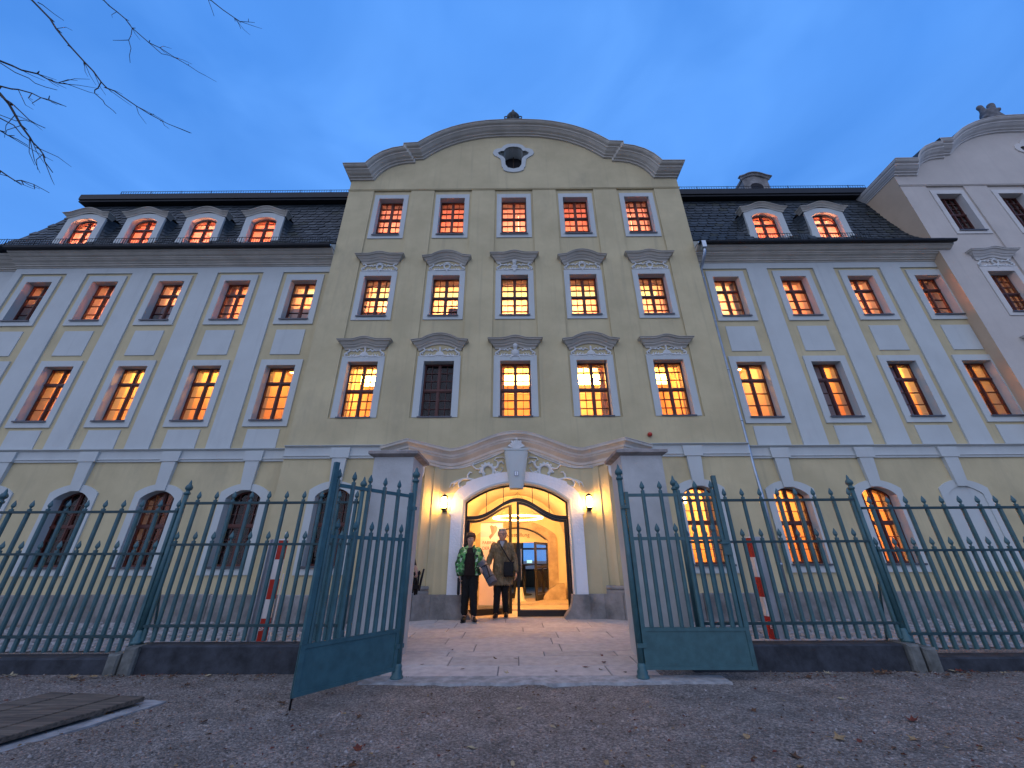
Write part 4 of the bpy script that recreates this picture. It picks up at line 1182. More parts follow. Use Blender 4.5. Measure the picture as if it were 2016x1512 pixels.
# ------------------------------------------------------------------ portal (parts of the central block)
M['lobby'] = mat('cream_lobby_plaster', (0.78, 0.66, 0.44), 0.9, 0.06, 1.5)
M['oldstone'] = mat('beige_worn_sandstone', (0.50, 0.40, 0.27), 0.9, 0.3, 4.0, bump=0.5, bscale=18, detail=8)
M['lobbyfloor'] = mat('pale_stone_floor', (0.55, 0.46, 0.33), 0.6, 0.1, 6.0)
M['palegreen'] = mat('pale_green_floor', (0.42, 0.48, 0.36), 0.5, 0.1, 6.0)
M['greyroom'] = mat('dim_grey_wall', (0.16, 0.17, 0.17), 0.9, 0.1, 2.0)
PY = 8.78
RELK = 1.05
def ztop(x):
    x = abs(x)
    if x < 1.50: return 3.42 + 0.41 * (0.5 + 0.5*math.cos(math.pi * x / 1.50)) ** 0.85
    if x < 2.35: return 3.42 + 0.12 * (x - 1.50) / 0.85
    return 3.54 - 0.02 * (x - 2.35)
def harch(hw, zs, za, n=14):
    a = arch(hw, 0, zs, za, n); return a[2:]          # right to left over the top
DOOR = harch(1.14, 2.31, 2.70, 16)
q = MB()
ol = [(-1.72, 0.0), (-1.16, 0.0)] + [(x*1.16/1.14, z + 0.01) for x, z in reversed(DOOR)] + [(1.16, 0.0), (1.72, 0.0)] + [(1.72 - 3.44*i/40, ztop(1.72 - 3.44*i/40) - 0.10) for i in range(41)]
q.plate(ol, (), PY, PY + 0.12, 0, outer_side=False)
for sx in (-1, 1):
    # splayed side walls with sunk flutes, then the return to the front
    A, B, Cc = Vector((-2.35, 8.42, 0)), Vector((-1.72, PY, 0)), Vector((-2.95, YA + 0.02, 0))
    d = (B - A).normalized(); nn = Vector((d.y, -d.x, 0))
    if nn.y > 0: nn = -nn
    L_ = (B - A).length
    prof = [(0, 0), (.10, 0), (.10, -.035), (.16, -.075), (.24, -.095), (.34, -.095), (.44, -.075), (.50, -.035), (.50, 0), (.62, 0), (.62, -.03), (.80, -.03), (.80, 0), (1.0, 0)]
    P = [Cc] + [A + d*(t*L_) + nn*o_ for t, o_ in prof]
    P = [(sx*-1*p.x if sx > 0 else p.x, p.y) for p in P]
    n = len(P)
    q.add([(p[0], p[1], 0.0) for p in P] + [(p[0], p[1], 3.4) for p in P], [(i, i+1, n+i+1, n+i) for i in range(n-1)])
q.build('portal_wall', M['yellow'], cb)
# cornice of the portal: out to the corners, back, and up over the arch
plan = [(-2.98, YA + 0.02), (-2.35, 8.42), (-1.74, PY - 0.01)] + [(-1.5 + 3.0*i/30, PY) for i in range(31)] + [(1.74, PY - 0.01), (2.35, 8.42), (2.98, YA + 0.02)]
pts, outs = [], []
for i, p in enumerate(plan):
    a, b = plan[max(0, i-1)], plan[min(len(plan)-1, i+1)]
    def nr(u, v):
        dx, dy = v[0]-u[0], v[1]-u[1]; l = math.hypot(dx, dy); return (dy/l, -dx/l)
    n1 = nr(a, p) if i else nr(p, b); n2 = nr(p, b) if i < len(plan)-1 else n1
    m_ = (n1[0]+n2[0], n1[1]+n2[1]); l = math.hypot(*m_); m_ = (m_[0]/l, m_[1]/l)
    k = 1 / max(0.5, m_[0]*n1[0] + m_[1]*n1[1])
    pts.append((p[0], p[1], ztop(p[0]))); outs.append((m_[0]*k, m_[1]*k, 0))
q = MB()
PC = [(0.0, -0.40), (0.02, -0.40), (0.025, -0.35), (0.05, -0.335), (0.055, -0.28), (0.09, -0.25), (0.15, -0.20), (0.155, -0.165), (0.18, -0.16), (0.185, -0.115), (0.225, -0.075), (0.27, -0.05), (0.275, 0.0), (0.29, 0.003), (0.29, 0.014), (0.0, 0.06)]
q.sweep(pts, outs, [(0, 0, 1)]*len(pts), PC, 0, 1)
q.build('portal_cornice', [M['portal_cornice'], M['lead']], cb)
# plinth of the portal, block by block
def prism(name, poly, z0, z1, m, parent, b=0.012):
    q = MB(); n = len(poly)
    cx = sum(p[0] for p in poly)/n; cy = sum(p[1] for p in poly)/n
    top = [(cx + (p[0]-cx)*(1-b), cy + (p[1]-cy)*(1-b)) for p in poly]
    q.add([(p[0], p[1], z0) for p in poly] + [(p[0], p[1], z1 - b) for p in poly] + [(p[0], p[1], z1) for p in top],
          [(i, (i+1) % n, n+(i+1) % n, n+i) for i in range(n)] + [(n+i, n+(i+1) % n, 2*n+(i+1) % n, 2*n+i) for i in range(n)] + [tuple(range(2*n, 3*n))])
    return q.build(name, m, parent)
for sx in (-1, 1):
    def mir(poly): return [(sx*-1*x, y) for x, y in poly]
    prism('plinth_stone', mir([(-3.02, 8.80), (-2.64, 8.53), (-2.6, 8.8), (-2.9, 8.9)]), 0.0, 0.51, M['stone'], cb)
    prism('plinth_stone', mir([(-2.63, 8.525), (-2.36, 8.34), (-2.06, 8.52), (-2.1, 8.8), (-2.58, 8.8)]), 0.0, 0.51, M['stone'], cb)
    prism('plinth_stone', mir([(-2.05, 8.525), (-1.73, 8.70), (-1.73, 8.86), (-2.08, 8.80)]), 0.0, 0.51, M['stone'], cb)
    prism('plinth_stone', mir([(-1.725, 8.70), (-1.43, 8.70), (-1.43, 8.9), (-1.725, 8.87)]), 0.0, 0.51, M['stone'], cb)
    # moulded foot of the splayed pilaster
    q = MB()
    pl = [(-2.98*-sx*-1 if False else sx*-1*x, y, 0.51) for x, y in ((-2.98, 8.87), (-2.355, 8.42), (-1.80, 8.735))]
    oo = [(sx*-1*(-0.58), -0.81, 0), (0, -1.2, 0), (sx*-1*0.5, -0.87, 0)]
    q.sweep(pl, oo, [(0, 0, 1)]*3, [(0.06, 0.0), (0.062, 0.05), (0.035, 0.065), (0.03, 0.085), (0.055, 0.10), (0.05, 0.13), (0.02, 0.15), (-0.02, 0.155)], 0)
    q.build('pilaster_foot', M['stone'], cb)
    # scrolled guard stone at the door jamb
    sc = [(1.43, 0.0), (0.93, 0.0), (0.915, 0.05), (0.93, 0.12), (0.985, 0.19), (1.04, 0.25), (1.075, 0.33), (1.09, 0.41), (1.10, 0.50), (1.43, 0.50)]
    q = MB(); q.plate([(x*sx, z) for x, z in sc] if sx > 0 else [(x*sx, z) for x, z in reversed(sc)], (), 8.66, 8.95, 0, back=True); q.build('guard_stone', M['stone'], cb)
# rough white arch round the door with ears
ear = [(1.42, 0.505), (1.42, 2.02), (1.46, 2.03), (1.46, 2.08), (1.43, 2.10), (1.42, 2.32), (1.37, 2.47), (1.27, 2.58), (1.13, 2.665), (1.12, 2.71), (1.09, 2.73), (0.86, 2.81), (0.60, 2.885), (0.30, 2.935), (0.0, 2.95)]
ring = [(x, z) for x, z in ear] + [(-x, z) for x, z in reversed(ear[:-1])]
inner = [(-1.14, 0.505)] + [(x, z) for x, z in reversed(DOOR)] + [(1.14, 0.505)]
q = MB(); q.plate(ring + inner, (), 8.705, 8.96, 0)
q.build('portal_arch', M['roughwhite'], cb)
q = MB()
q.sweep([(x, 8.704, z) for x, z in inner], [(0, -1, 0)]*len(inner), [(-nx, 0, -nz) for nx, nz in mitred(inner)], [(0, 0.0), (0.02, 0.002), (0.02, -0.035), (0, -0.045)], 0, caps=False)
q.build('arch_moulding', M['white'], cb)
# keystone with shell crest and house number
q = MB()
def kfr(t, z, y): return [(-t, y, z), (t, y, z)]
def wedge(q, w0, w1, z0, z1, ya, yb, mi=0):
    q.add([(-w0, ya, z0), (w0, ya, z0), (w1, ya - .02, z1), (-w1, ya - .02, z1), (-w0, yb, z0), (w0, yb, z0), (w1, yb, z1), (-w1, yb, z1)], [(0,1,2,3), (1,5,6,2), (4,0,3,7), (0,4,5,1), (3,2,6,7)], mi)
wedge(q, 0.150, 0.275, 2.56, 3.40, 8.60, 8.80)
wedge(q, 0.128, 0.250, 2.56, 3.40, 8.575, 8.62)
wedge(q, 0.098, 0.205, 2.56, 3.37, 8.555, 8.60)
q.box(-0.285, 0.285, 8.54, 8.80, 3.401, 3.44)
ks = q.build('portal_keystone', M['white'], cb)
q = MB()
for k in range(9):
    a = R(20 + 17.5*k); s_ = 1.0 if k % 2 == 0 else 0.86
    relief(q, [(0, 3.40), (0.07*math.cos(a), 3.42 + 0.09*math.sin(a)), (0.20*s_*math.cos(a), 3.43 + 0.235*s_*math.sin(a))], 0.022, 0.026, y=8.575)
q.ell((0, 8.56, 3.665), (.045, .03, .03), 8, 6)
remeshed(q, 'shell_crest', M['stucco'], cb, 0.011, 1)
q = MB(); q.box(-0.045, 0.045, 8.527, 8.531, 2.82, 2.92); q.box(-0.038, 0.038, 8.5255, 8.5269, 2.827, 2.913, 1)
pl = q.build('house_number_plate', [mat('blue_enamel', (0.03, 0.05, 0.16), 0.3), mat('white_enamel', (0.75, 0.77, 0.8), 0.3)], cb)
me = text_mesh('1', 0.095, 'digit', 0.0008, 'CENTER'); me.materials.append(M['black'])
put(me, 'number', pl, (0.0, 8.5245, 2.837))
# raised line following the arch
for sx in (-1, 1):
    q = MB()
    ln = [(1.80, 3.04), (1.32, 3.04), (1.20, 3.06), (0.98, 3.125), (0.62, 3.27), (0.28, 3.42)]
    q.tube([(x*sx, PY - 0.008, z) for x, z in ln], 0.016, 6); q.build('stucco_line', M['stucco'], cb)
    # rocaille spandrel
    q = MB()
    def rl(p, a, b, rm=None, y=PY - 0.02): relief(q, p, a, b, y, sx < 0, rm)
    rl(spiral(0.66, 2.98, 0.15, 0.10, 250, -60, 22), 0.018, 0.035, 0.045)
    for a in range(240, -40, -28):
        q.ell((sx*(0.66 + 0.165*math.cos(R(a))), PY - 0.02, 2.98 + 0.165*math.sin(R(a))), (.036, .024, .036), 8, 6)
    rl([(0.60, 2.86), (0.66, 2.80), (0.74, 2.79), (0.70, 2.84)], 0.022, 0.012)
    rl([(0.76, 2.91), (0.70, 2.80), (0.60, 2.765), (0.64, 2.85)], 0.02, 0.03, 0.04)
    rl([(0.80, 2.765), (0.95, 2.775), (1.08, 2.80), (1.20, 2.80), (1.32, 2.76), (1.40, 2.68), (1.41, 2.62)], 0.022, 0.012, 0.030)
    rl([(1.10, 2.80), (1.10, 2.88), (1.05, 2.95), (1.00, 2.93)], 0.022, 0.014, 0.028)
    rl([(1.22, 2.80), (1.30, 2.70), (1.28, 2.62), (1.22, 2.64)], 0.02, 0.014, 0.03)
    rl([(1.34, 2.76), (1.46, 2.70), (1.50, 2.60)], 0.02, 0.010, 0.028)
    rl([(0.82, 3.02), (0.92, 3.02), (1.00, 3.10), (0.98, 3.16)], 0.022, 0.016, 0.02)
    rl([(0.52, 3.02), (0.44, 3.06), (0.40, 3.16), (0.34, 3.19), (0.28, 3.13)], 0.028, 0.016, 0.035)
    rl([(0.42, 3.10), (0.44, 3.20), (0.50, 3.22), (0.47, 3.27), (0.30, 3.29), (0.26, 3.25)], 0.016, 0.012, 0.02)
    rl([(0.50, 2.95), (0.42, 2.92), (0.34, 2.97), (0.30, 3.04), (0.35, 3.06)], 0.012, 0.012)
    for (a, b) in ((0.46, 2.90), (0.42, 2.86), (0.38, 2.92), (0.43, 2.95)): q.ell((sx*a, PY - .02, b), (.03, .02, .022), 8, 6)
    rl([(0.30, 3.45), (0.40, 3.49), (0.52, 3.46), (0.48, 3.52)], 0.014, 0.008)
    remeshed(q, 'rocaille_relief', M['stucco'], cb, 0.008, 1)
    # stucco tassel hanging on the splayed pilaster
    q = MB()
    for k in range(5): relief(q, [(2.05 + 0.03*k, 3.02), (2.04 + 0.03*k, 2.90 - 0.02*(k % 2)), (2.06 + 0.022*k, 2.80 - 0.03*(k % 3))], 0.022, 0.012, y=8.50, flip=sx < 0)
    relief(q, [(2.1, 2.82), (2.13, 2.70), (2.09, 2.62)], 0.02, 0.012, y=8.50, flip=sx < 0)
    q.box(*sorted((sx*2.0, sx*2.2)), 8.47, 8.53, 3.02, 3.06)
    remeshed(q, 'stucco_tassel', M['stucco'], cb, 0.010, 1)

# ------------------------------------------------------------------ glass door
DYY = 9.00
def zS(x):
    """the swinging upper edge of the door frame"""
    return 1.99 + 0.385 * (0.5 + 0.5*math.cos(math.pi * min(1.0, abs(x - 0.02) / 1.02))) ** 1.15
def ztA(x):
    rise = 0.39; rad = (1.14**2 + rise**2) / (2*rise)
    return 2.70 - rad + math.sqrt(rad*rad - x*x)
dr = empty('glass_door', (XC, 0, 0)); dr.parent = None
tag(dr, 'black framed glass door with curved top, its left leaf standing open', 'door')
q = MB()
o1 = [(1.15, 0.085)] + [(x, z) for x, z in ((xx, ztA(xx)) for xx in [1.14 - 2.28*i/24 for i in range(25)])] + [(-1.15, 0.085)]
i1 = [(-1.105, 0.085)] + [(xx, ztA(xx) - 0.035) for xx in [-1.105 + 2.21*i/24 for i in range(25)]] + [(1.105, 0.085)]
q.plate(o1 + i1, (), DYY, DYY + 0.07, 0, back=True)
q.build('door_frame', M['black'], dr)
q = MB()
n = 30
xs = [-1.11 + 2.22*i/n for i in range(n+1)]
q.plate([(x, zS(x) + 0.035) for x in xs] + [(x, zS(x) - 0.04) for x in reversed(xs)], (), DYY - 0.002, DYY + 0.075, 0, back=True)
q.build('transom_bar', M['black'], dr)
for x in (-0.68, -0.30, 0.36, 0.73):
    q = MB(); q.box(x - 0.007, x + 0.007, DYY + 0.01, DYY + 0.05, zS(x) + 0.03, ztA(x) - 0.02); q.build('fan_bar', M['black'], dr)
cuts = [-1.10, -0.68, -0.30, 0.36, 0.73, 1.10]
for a, b in zip(cuts, cuts[1:]):
    m_ = 8; xx = [a + (b-a)*i/m_ for i in range(m_+1)]
    q = MB(); q.plate([(x, zS(x)) for x in xx] + [(x, ztA(x) - 0.015) for x in reversed(xx)], (), DYY + 0.028, DYY + 0.034, 0, back=True); q.build('fan_pane', M['doorglass'], dr)
def leaf_polys(x0, x1, st, flipcurve=None):
    m_ = 12; xx = [x0 + (x1-x0)*i/m_ for i in range(m_+1)]
    z = (lambda x: zS(x) - 0.045)
    outer = [(x0, 0.095), (x1, 0.095)] + [(x, z(x)) for x in reversed(xx)]
    xi = [x0 + st + (x1-x0-2*st)*i/m_ for i in range(m_+1)]
    hole = [(x0 + st, 0.205), (x1 - st, 0.205)] + [(x, z(x) - 0.055) for x in reversed(xi)]
    return outer, hole
ou, ho = leaf_polys(0.0, 1.10, 0.055)
q = MB(); q.plate(ou, [ho], DYY + 0.005, DYY + 0.065, 0, back=True); lf = q.build('door_leaf', M['black'], dr)
q = MB(); q.plate(ho, (), DYY + 0.03, DYY + 0.036, 0, back=True); q.build('pane', M['doorglass'], lf)
q = MB(); q.tube([(0.085, DYY - 0.05, 0.75), (0.085, DYY - 0.05, 1.35)], 0.012, 8); q.box(0.075, 0.095, DYY - .05, DYY + .01, 0.80, 0.82); q.box(0.075, 0.095, DYY - .05, DYY + .01, 1.28, 1.30); q.build('door_handle', M['zinc'], lf)
ou, ho = leaf_polys(-1.10, -0.02, 0.055)
sh = lambda P: [(x + 1.10, z) for x, z in P]
q = MB(); q.plate(sh(ou), [sh(ho)], 0.0, 0.06, 0, back=True); lf = q.build('door_leaf', M['black'], dr, (-1.09, DYY + 0.03, 0), R(25)); lf['label'] = 'left door leaf standing open inwards'
q = MB(); q.plate(sh(ho), (), 0.026, 0.032, 0, back=True); q.build('pane', M['doorglass'], lf)

# ------------------------------------------------------------------ lobby behind the door
q = MB()
sec = [(-1.40, 0.0), (-1.40, 1.55)] + [(-1.40*math.cos(math.pi*i/16), 1.55 + 1.35*math.sin(math.pi*i/16)) for i in range(1, 16)] + [(1.40, 1.55), (1.40, 0.0)]
n = len(sec)
q.add([(x, 9.08, z) for x, z in sec] + [(x, 11.9, z) for x, z in sec], [(i, i+1, n+i+1, n+i) for i in range(n-1)], 0, True)
q.plate(rect(-1.9, 1.9, 0, 3.3), [[(-1.13, 0.02)] + [(1.13, 0.02)] + [(x*0.99, z - 0.005) for x, z in DOOR]], 9.075, 9.078, 0)
# back wall with a lower arch
bh = [(-0.90, 0.0), (0.90, 0.0)] + harch(0.90, 1.64, 2.00, 14)
q.plate(rect(-1.9, 1.9, -0.05, 3.3), [bh], 11.90, 12.25, 0)
q.build('lobby_walls', M['lobby'], cb)
q = MB()
bs = [(1.16, 0.16), (1.16, 1.70)] + [(x*1.12, z + 0.16) for x, z in harch(1.0, 1.64, 2.03, 14)] + [(-1.16, 1.70), (-1.16, 0.16)]
bi = [(-0.905, 0.16)] + [(x, z) for x, z in reversed(harch(0.905, 1.64, 2.005, 14))] + [(0.905, 0.16)]
q.plate(bs + bi, (), 11.86, 12.2, 0); q.build('lobby_arch', M['oldstone'], cb)
for sx in (-1, 1):
    sc = [(1.30, 0.15), (0.70, 0.15), (0.72, 0.24), (0.80, 0.32), (0.90, 0.42), (1.0, 0.47), (1.06, 0.53), (1.30, 0.54)]
    q = MB(); q.plate([(x*sx, z) for x, z in sc] if sx < 0 else [(x*sx, z) for x, z in reversed(sc)], (), 11.66, 11.95, 0, back=True); q.build('guard_stone', M['oldstone'], cb)
q = MB()
q.box(-1.4, 1.4, 8.9, 10.0, -0.05, 0.088); q.box(-1.4, 1.4, 10.0, 10.75, -0.05, 0.125); q.box(-1.4, 1.4, 10.75, 12.3, -0.05, 0.165)
q.build('lobby_floor', M['lobbyfloor'], cb)
# dim hall beyond, with a window to the yard behind
q = MB()
q.box(-2.6, -2.55, 12.3, 17.0, 0, 3.0); q.box(2.55, 2.6, 12.3, 17.0, 0, 3.0); q.box(-2.6, 2.6, 12.3, 17.0, 2.75, 2.8)
q.plate(rect(-2.6, 2.6, 0, 2.8), [rect(-1.2, -0.1, 0.75, 2.3), rect(0.25, 1.35, 0.75, 2.3)], 17.0, 17.2, 0)
q.plate(rect(-2.6, 2.6, 0, 2.9), [[(-0.93, 0.1), (0.93, 0.1)] + [(x*1.02, z + .02) for x, z in harch(0.905, 1.64, 2.005, 14)]], 12.26, 12.30, 0)
q.build('hall_walls', M['greyroom'], cb)
q = MB(); q.box(-2.6, 2.6, 12.3, 17.2, 0.0, 0.16); q.build('hall_floor', M['palegreen'], cb)
for x in (-0.65, 0.80):
    q = MB(); q.plate(rect(x - .56, x + .56, 0.74, 2.31), [rect(x - .5, x - .03, .8, 1.5), rect(x + .03, x + .5, .8, 1.5), rect(x - .5, x - .03, 1.57, 2.25), rect(x + .03, x + .5, 1.57, 2.25)], 16.95, 17.05, 0, back=True)
    q.build('hall_window', M['black'], cb)
q = MB(); q.box(0.42, 0.62, 16.4, 16.44, 1.02, 1.12); q.build('exit_sign', emit('pale_green_sign', (0.6, 1.0, 0.85), 1.3), cb)
# inner door: lintel, frame, one leaf swung open
q = MB()
q.box(-0.90, 0.90, 12.02, 12.10, 1.585, 1.66); q.build('inner_lintel', M['lobby'], cb)
q = MB()
i2 = [(-0.87, 1.66)] + [(x*0.965, z - 0.03) for x, z in reversed(harch(0.90, 1.66, 2.0, 14))] + [(0.87, 1.66)]
o2 = [(0.90, 1.66)] + [(x, z) for x, z in harch(0.90, 1.66, 2.0, 14)] + [(-0.90, 1.66)]
q.plate(o2 + i2, (), 12.04, 12.09, 0, back=True); q.build('inner_fan_frame', M['black'], cb)
q = MB(); q.plate([(x*0.97, z - 0.01) for x, z in o2], (), 12.075, 12.08, 0); q.build('inner_fan_panel', mat('cream_fan_panel', (0.72, 0.62, 0.44), 0.7), cb)
for x0, x1, a, px in ((-0.88, 0.0, 0, 0), (0, 0.88, R(-62), 0.88)):
    q = MB(); q.plate(rect(0, 0.86, 0.17, 1.58), [rect(0.06, 0.80, 0.30, 0.92), rect(0.06, 0.80, 0.98, 1.52)], 0, 0.05, 0, back=True)
    if px: lf = q.build('inner_door_leaf', M['black'], cb, (0.88, 12.12, 0), R(180) - a)
    else: lf = q.build('inner_door_leaf', M['black'], cb, (-0.88, 12.06, 0))
    for z0, z1 in ((0.30, 0.92), (0.98, 1.52)):
        g = MB(); g.box(0.06, 0.80, 0.022, 0.028, z0, z1); g.build('pane', M['doorglass'], lf)
me = text_mesh('Ausstellung', 0.155, 'lettering', 0.001, 'CENTER'); me.materials.append(mat('ochre_lettering', (0.12, 0.07, 0.025), 0.6))
put(me, 'lettering', cb, (0.03, 12.070, 1.745))
# tables and stools of the cafe, dark against the floor
M['darkwood'] = mat('dark_furniture', (0.03, 0.025, 0.02), 0.6)
for x, y in ((0.25, 13.3), (0.85, 13.8)):
    q = MB(); q.lathe([(0.22, 0), (0.22, .03), (.04, .05), (.035, .80), (.30, .82), (.30, .85)], (0, 0, 0), 14)
    tag(q.build('bar_table', M['darkwood'], None, (XC + x, y, 0.16)), 'dark round bar table standing in the dim hall behind the portal' if x < .5 else 'dark round bar table, right one in the dim hall behind the portal', 'table')
lampc = emit('ring_lamp_glow', (1.0, 0.62, 0.25), 24.0)
q = MB()
n, k = 48, 8
vs = []
for i in range(n):
    a = 2*math.pi*i/n
    for j in range(k):
        b = 2*math.pi*j/k
        r_ = 0.63 + 0.022*math.cos(b)
        vs.append((r_*math.cos(a), r_*math.sin(a), 0.017*math.sin(b)))
q.add(vs, [(i*k+j, ((i+1) % n)*k+j, ((i+1) % n)*k+(j+1) % k, i*k+(j+1) % k) for i in range(n) for j in range(k)], 0, True)
rl_ = empty('ring_lamp', (XC + 0.04, 10.5, 2.12)); tag(rl_, 'glowing white ring lamp hanging in the lobby behind the glass door', 'lamp')
q.build('glowing_ring', lampc, rl_)
q = MB()
for a in (30, 150, 270):
    q.tube([(0.62*math.cos(R(a)), 0.62*math.sin(R(a)), 0.02), (0, 0, 0.66)], 0.003, 4)
q.build('suspension_wire', M['black'], rl_)
q = MB(); q.box(-0.62, 0.62, 9.10, 9.17, 2.735, 2.80); q.build('added_lobby_light', emit('added_lobby_glow', (1.0, 0.46, 0.12), 420.0), cb)  # added light, out of view above the arch, brightens the lobby ceiling
# wall lanterns left and right of the arch
for sx, lab in ((-1, 'glowing wall lantern left of the portal arch'), (1, 'glowing wall lantern right of the portal arch')):
    t = tag(empty('wall_lantern', (XC + 1.575*sx, PY, 2.14)), lab, 'lamp', 'lanterns beside the portal')
    q = MB(); q.box(-0.05, 0.05, -0.02, 0.0, -0.05, 0.27); q.box(-0.012, 0.012, -0.12, -0.02, 0.0, 0.02); q.build('back_plate', M['lead'], t)
    q = MB(); q.lathe([(0.02, -0.05), (0.05, -0.02), (0.075, 0.0), (0.075, 0.02), (0.03, 0.021)], (0, -0.13, 0), 8, smooth=False); q.build('lantern_base', M['lead'], t)
    q = MB(); q.lathe([(0.078, 0.245), (0.085, 0.255), (0.05, 0.285), (0.012, 0.31)], (0, -0.13, 0), 8, smooth=False); q.build('lantern_cap', M['lead'], t)
    for k in range(4):
        a = R(45 + 90*k); q = MB(); q.tube([(0.066*math.cos(a), -0.13 + 0.066*math.sin(a), 0.015), (0.072*math.cos(a), -0.13 + 0.072*math.sin(a), 0.25)], 0.005, 5); q.build('lantern_bar', M['lead'], t)
    q = MB(); q.lathe([(0.045, 0.025), (0.052, 0.06), (0.055, 0.20), (0.045, 0.24)], (0, -0.13, 0), 12); q.build('lantern_glass', emit('lantern_glow', (1.0, 0.50, 0.12), 200.0), t)

# banner stand in the doorway: pale pink, folded ribbon emblem and two lines of text
bn = tag(empty('banner_stand', (XC - 0.61, 10.08, 0.125), R(-6)), 'pale pink banner stand with folded ribbon emblem behind the two people', 'banner')
q = MB(); q.box(-0.275, 0.275, 0.0, 0.004, 0.06, 1.84); q.box(-0.275, 0.275, -0.0012, -0.0001, 1.52, 1.66, 1)
q.build('banner_sheet', [mat('pale_pink_fabric', (0.86, 0.74, 0.80), 0.9, 0.05, 3.0), mat('pale_lilac_fabric', (0.70, 0.60, 0.78), 0.9)], bn)
q = MB(); q.box(-0.29, 0.29, -0.05, 0.06, 0.0, 0.07); q.box(-0.28, 0.28, -0.008, 0.012, 1.84, 1.86); q.tube([(0, .02, .07), (0, .02, 1.84)], .008, 6); q.build('banner_foot', M['zinc'], bn)
for body, z in (('FABRIK', 1.36), ('DER FÄDEN', 1.235)):
    me = text_mesh(body, 0.098, 'lettering', 0.0006); me.materials.append(mat('maroon_ink', (0.12, 0.03, 0.035), 0.8)); put(me, 'lettering', bn, (-0.225, -0.004, z))
q = MB()
q.plate([(0.0, 1.50), (0.05, 1.56), (0.13, 1.66), (0.14, 1.74), (0.09, 1.79), (0.05, 1.76), (0.06, 1.70), (0.02, 1.62)], (), -0.003, -0.0015, 0)
q.plate([(-0.03, 1.46), (0.02, 1.54), (0.06, 1.70), (0.05, 1.76), (0.0, 1.80), (-0.05, 1.78), (-0.03, 1.70), (0.0, 1.60), (-0.07, 1.53)], (), -0.0046, -0.003, 1)
q.build('ribbon_emblem', [mat('ink_rose', (0.42, 0.26, 0.26), 0.8), mat('ink_grey', (0.26, 0.20, 0.20), 0.8)], bn)
# pale tapering stand on the lobby floor
q = MB(); q.lathe([(0.17, 0), (0.16, 0.03), (0.125, 0.05), (0.085, 0.30), (0.08, 0.315), (0.02, 0.32)], n=16)
tag(q.build('floor_cone', mat('pale_cone_plastic', (0.75, 0.66, 0.50), 0.5), None, (XC + 0.07, 11.2, 0.165)), 'pale tapering cone standing on the lobby floor', 'cone')
# ------------------------------------------------------------------ fence, gate, pillars
FY = 5.35
def picket_mesh(z0, z1, w=0.024):
    q = MB()
    q.tube([(0, 0, z0), (0, 0, z1 - 0.115)], w, 8, smooth=False)
    # notch, then spear point
    q.lathe([(w*0.55, -0.115), (w*0.5, -0.10), (w*1.3, -0.075), (w*1.15, -0.05), (w*0.12, 0.0)], (0, 0, z1), 8, smooth=False, sy=0.6)
    me = q.mesh('picket'); me.materials.append(M['bluegreen']); return me
FINIAL = [(0.045, 0), (0.058, 0.012), (0.058, 0.03), (0.036, 0.04), (0.036, 0.06), (0.062, 0.075), (0.066, 0.10), (0.05, 0.125), (0.03, 0.14), (0.018, 0.175), (0.004, 0.20)]
def post_thing(name, x, y, z0, ztop_, label, group, r=0.031, foot=True):
    t = tag(empty(name, (x, y, z0)), label, 'fence post' if 'fence' in name else 'gate post', group)
    H = ztop_ - z0
    q = MB(); q.tube([(0, 0, 0), (0, 0, H - 0.18)], [r*1.05, r*0.9], 14); q.build('shaft', M['bluegreen'], t)
    q = MB(); q.lathe([(a*r/0.045, b) for a, b in FINIAL], (0, 0, H - 0.20), 14); q.build('finial', M['bluegreen'], t)
    if foot:
        q = MB(); q.lathe([(r*2.0, 0), (r*2.0, .02), (r*1.6, .035), (r*1.7, .06), (r*1.3, .08), (r*1.35, .11), (r*1.02, .14)], n=14); q.build('foot_ring', M['bluegreen'], t)
    return t
def fence(x0, x1, dz, label, first):
    t = tag(empty('fence', ((x0+x1)/2, FY, 0)), label, 'fence', 'iron fence panels')
    cx = (x0+x1)/2
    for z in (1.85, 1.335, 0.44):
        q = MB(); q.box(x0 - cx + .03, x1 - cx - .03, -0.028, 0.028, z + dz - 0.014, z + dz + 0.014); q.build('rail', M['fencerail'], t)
    tall, short = picket_mesh(0.285 + dz, 2.005 + dz), picket_mesh(0.285 + dz, 1.495 + dz)
    n = int(round((x1 - x0) / 0.238))
    st = (x1 - x0) / n
    for i in range(n):
        xs, xt = x0 + st*(i + 0.25) - cx, x0 + st*(i + 0.75) - cx
        put(short, 'picket', t, (xs, -0.002, 0)); put(tall, 'picket', t, (xt, -0.002, 0))
    return t
def base_wall(x0, x1, z1, label):
    q = MB(); n = 16
    vs, fs = [], []
    for i in range(n + 1):
        x = x0 + (x1-x0)*i/n
        w = 0.006*noise.noise((x*3, z1, 0))
        vs += [(x, 5.235 + w, -0.05), (x, 5.235 + w, z1 - 0.015), (x, 5.25 + w, z1), (x, 5.47, z1), (x, 5.47, -0.05)]
    for i in range(n):
        for j in range(4): fs.append((5*i+j, 5*i+5+j, 5*i+6+j, 5*i+1+j))
    fs += [(0, 1, 2, 3, 4), tuple(5*n + j for j in (4, 3, 2, 1, 0))]
    q.add(vs, fs); return tag(q.build('base_wall', M['darkconc']), label, 'wall', 'low walls under the fence')
fence(-4.45, -2.07, 0.0, 'iron fence panel between the open left gate leaf and the next post', 0)
fence(-6.93, -4.45, -0.105, 'lower iron fence panel at the left picture edge', 0)
fence(2.17, 4.56, 0.0, 'iron fence panel right of the gate, in front of the striped barrier post', 0)
fence(4.56, 6.95, -0.11, 'lower iron fence panel at the right picture edge', 0)
base_wall(-4.30, -2.0, 0.258, 'dark low wall under the fence panel left of the gate')
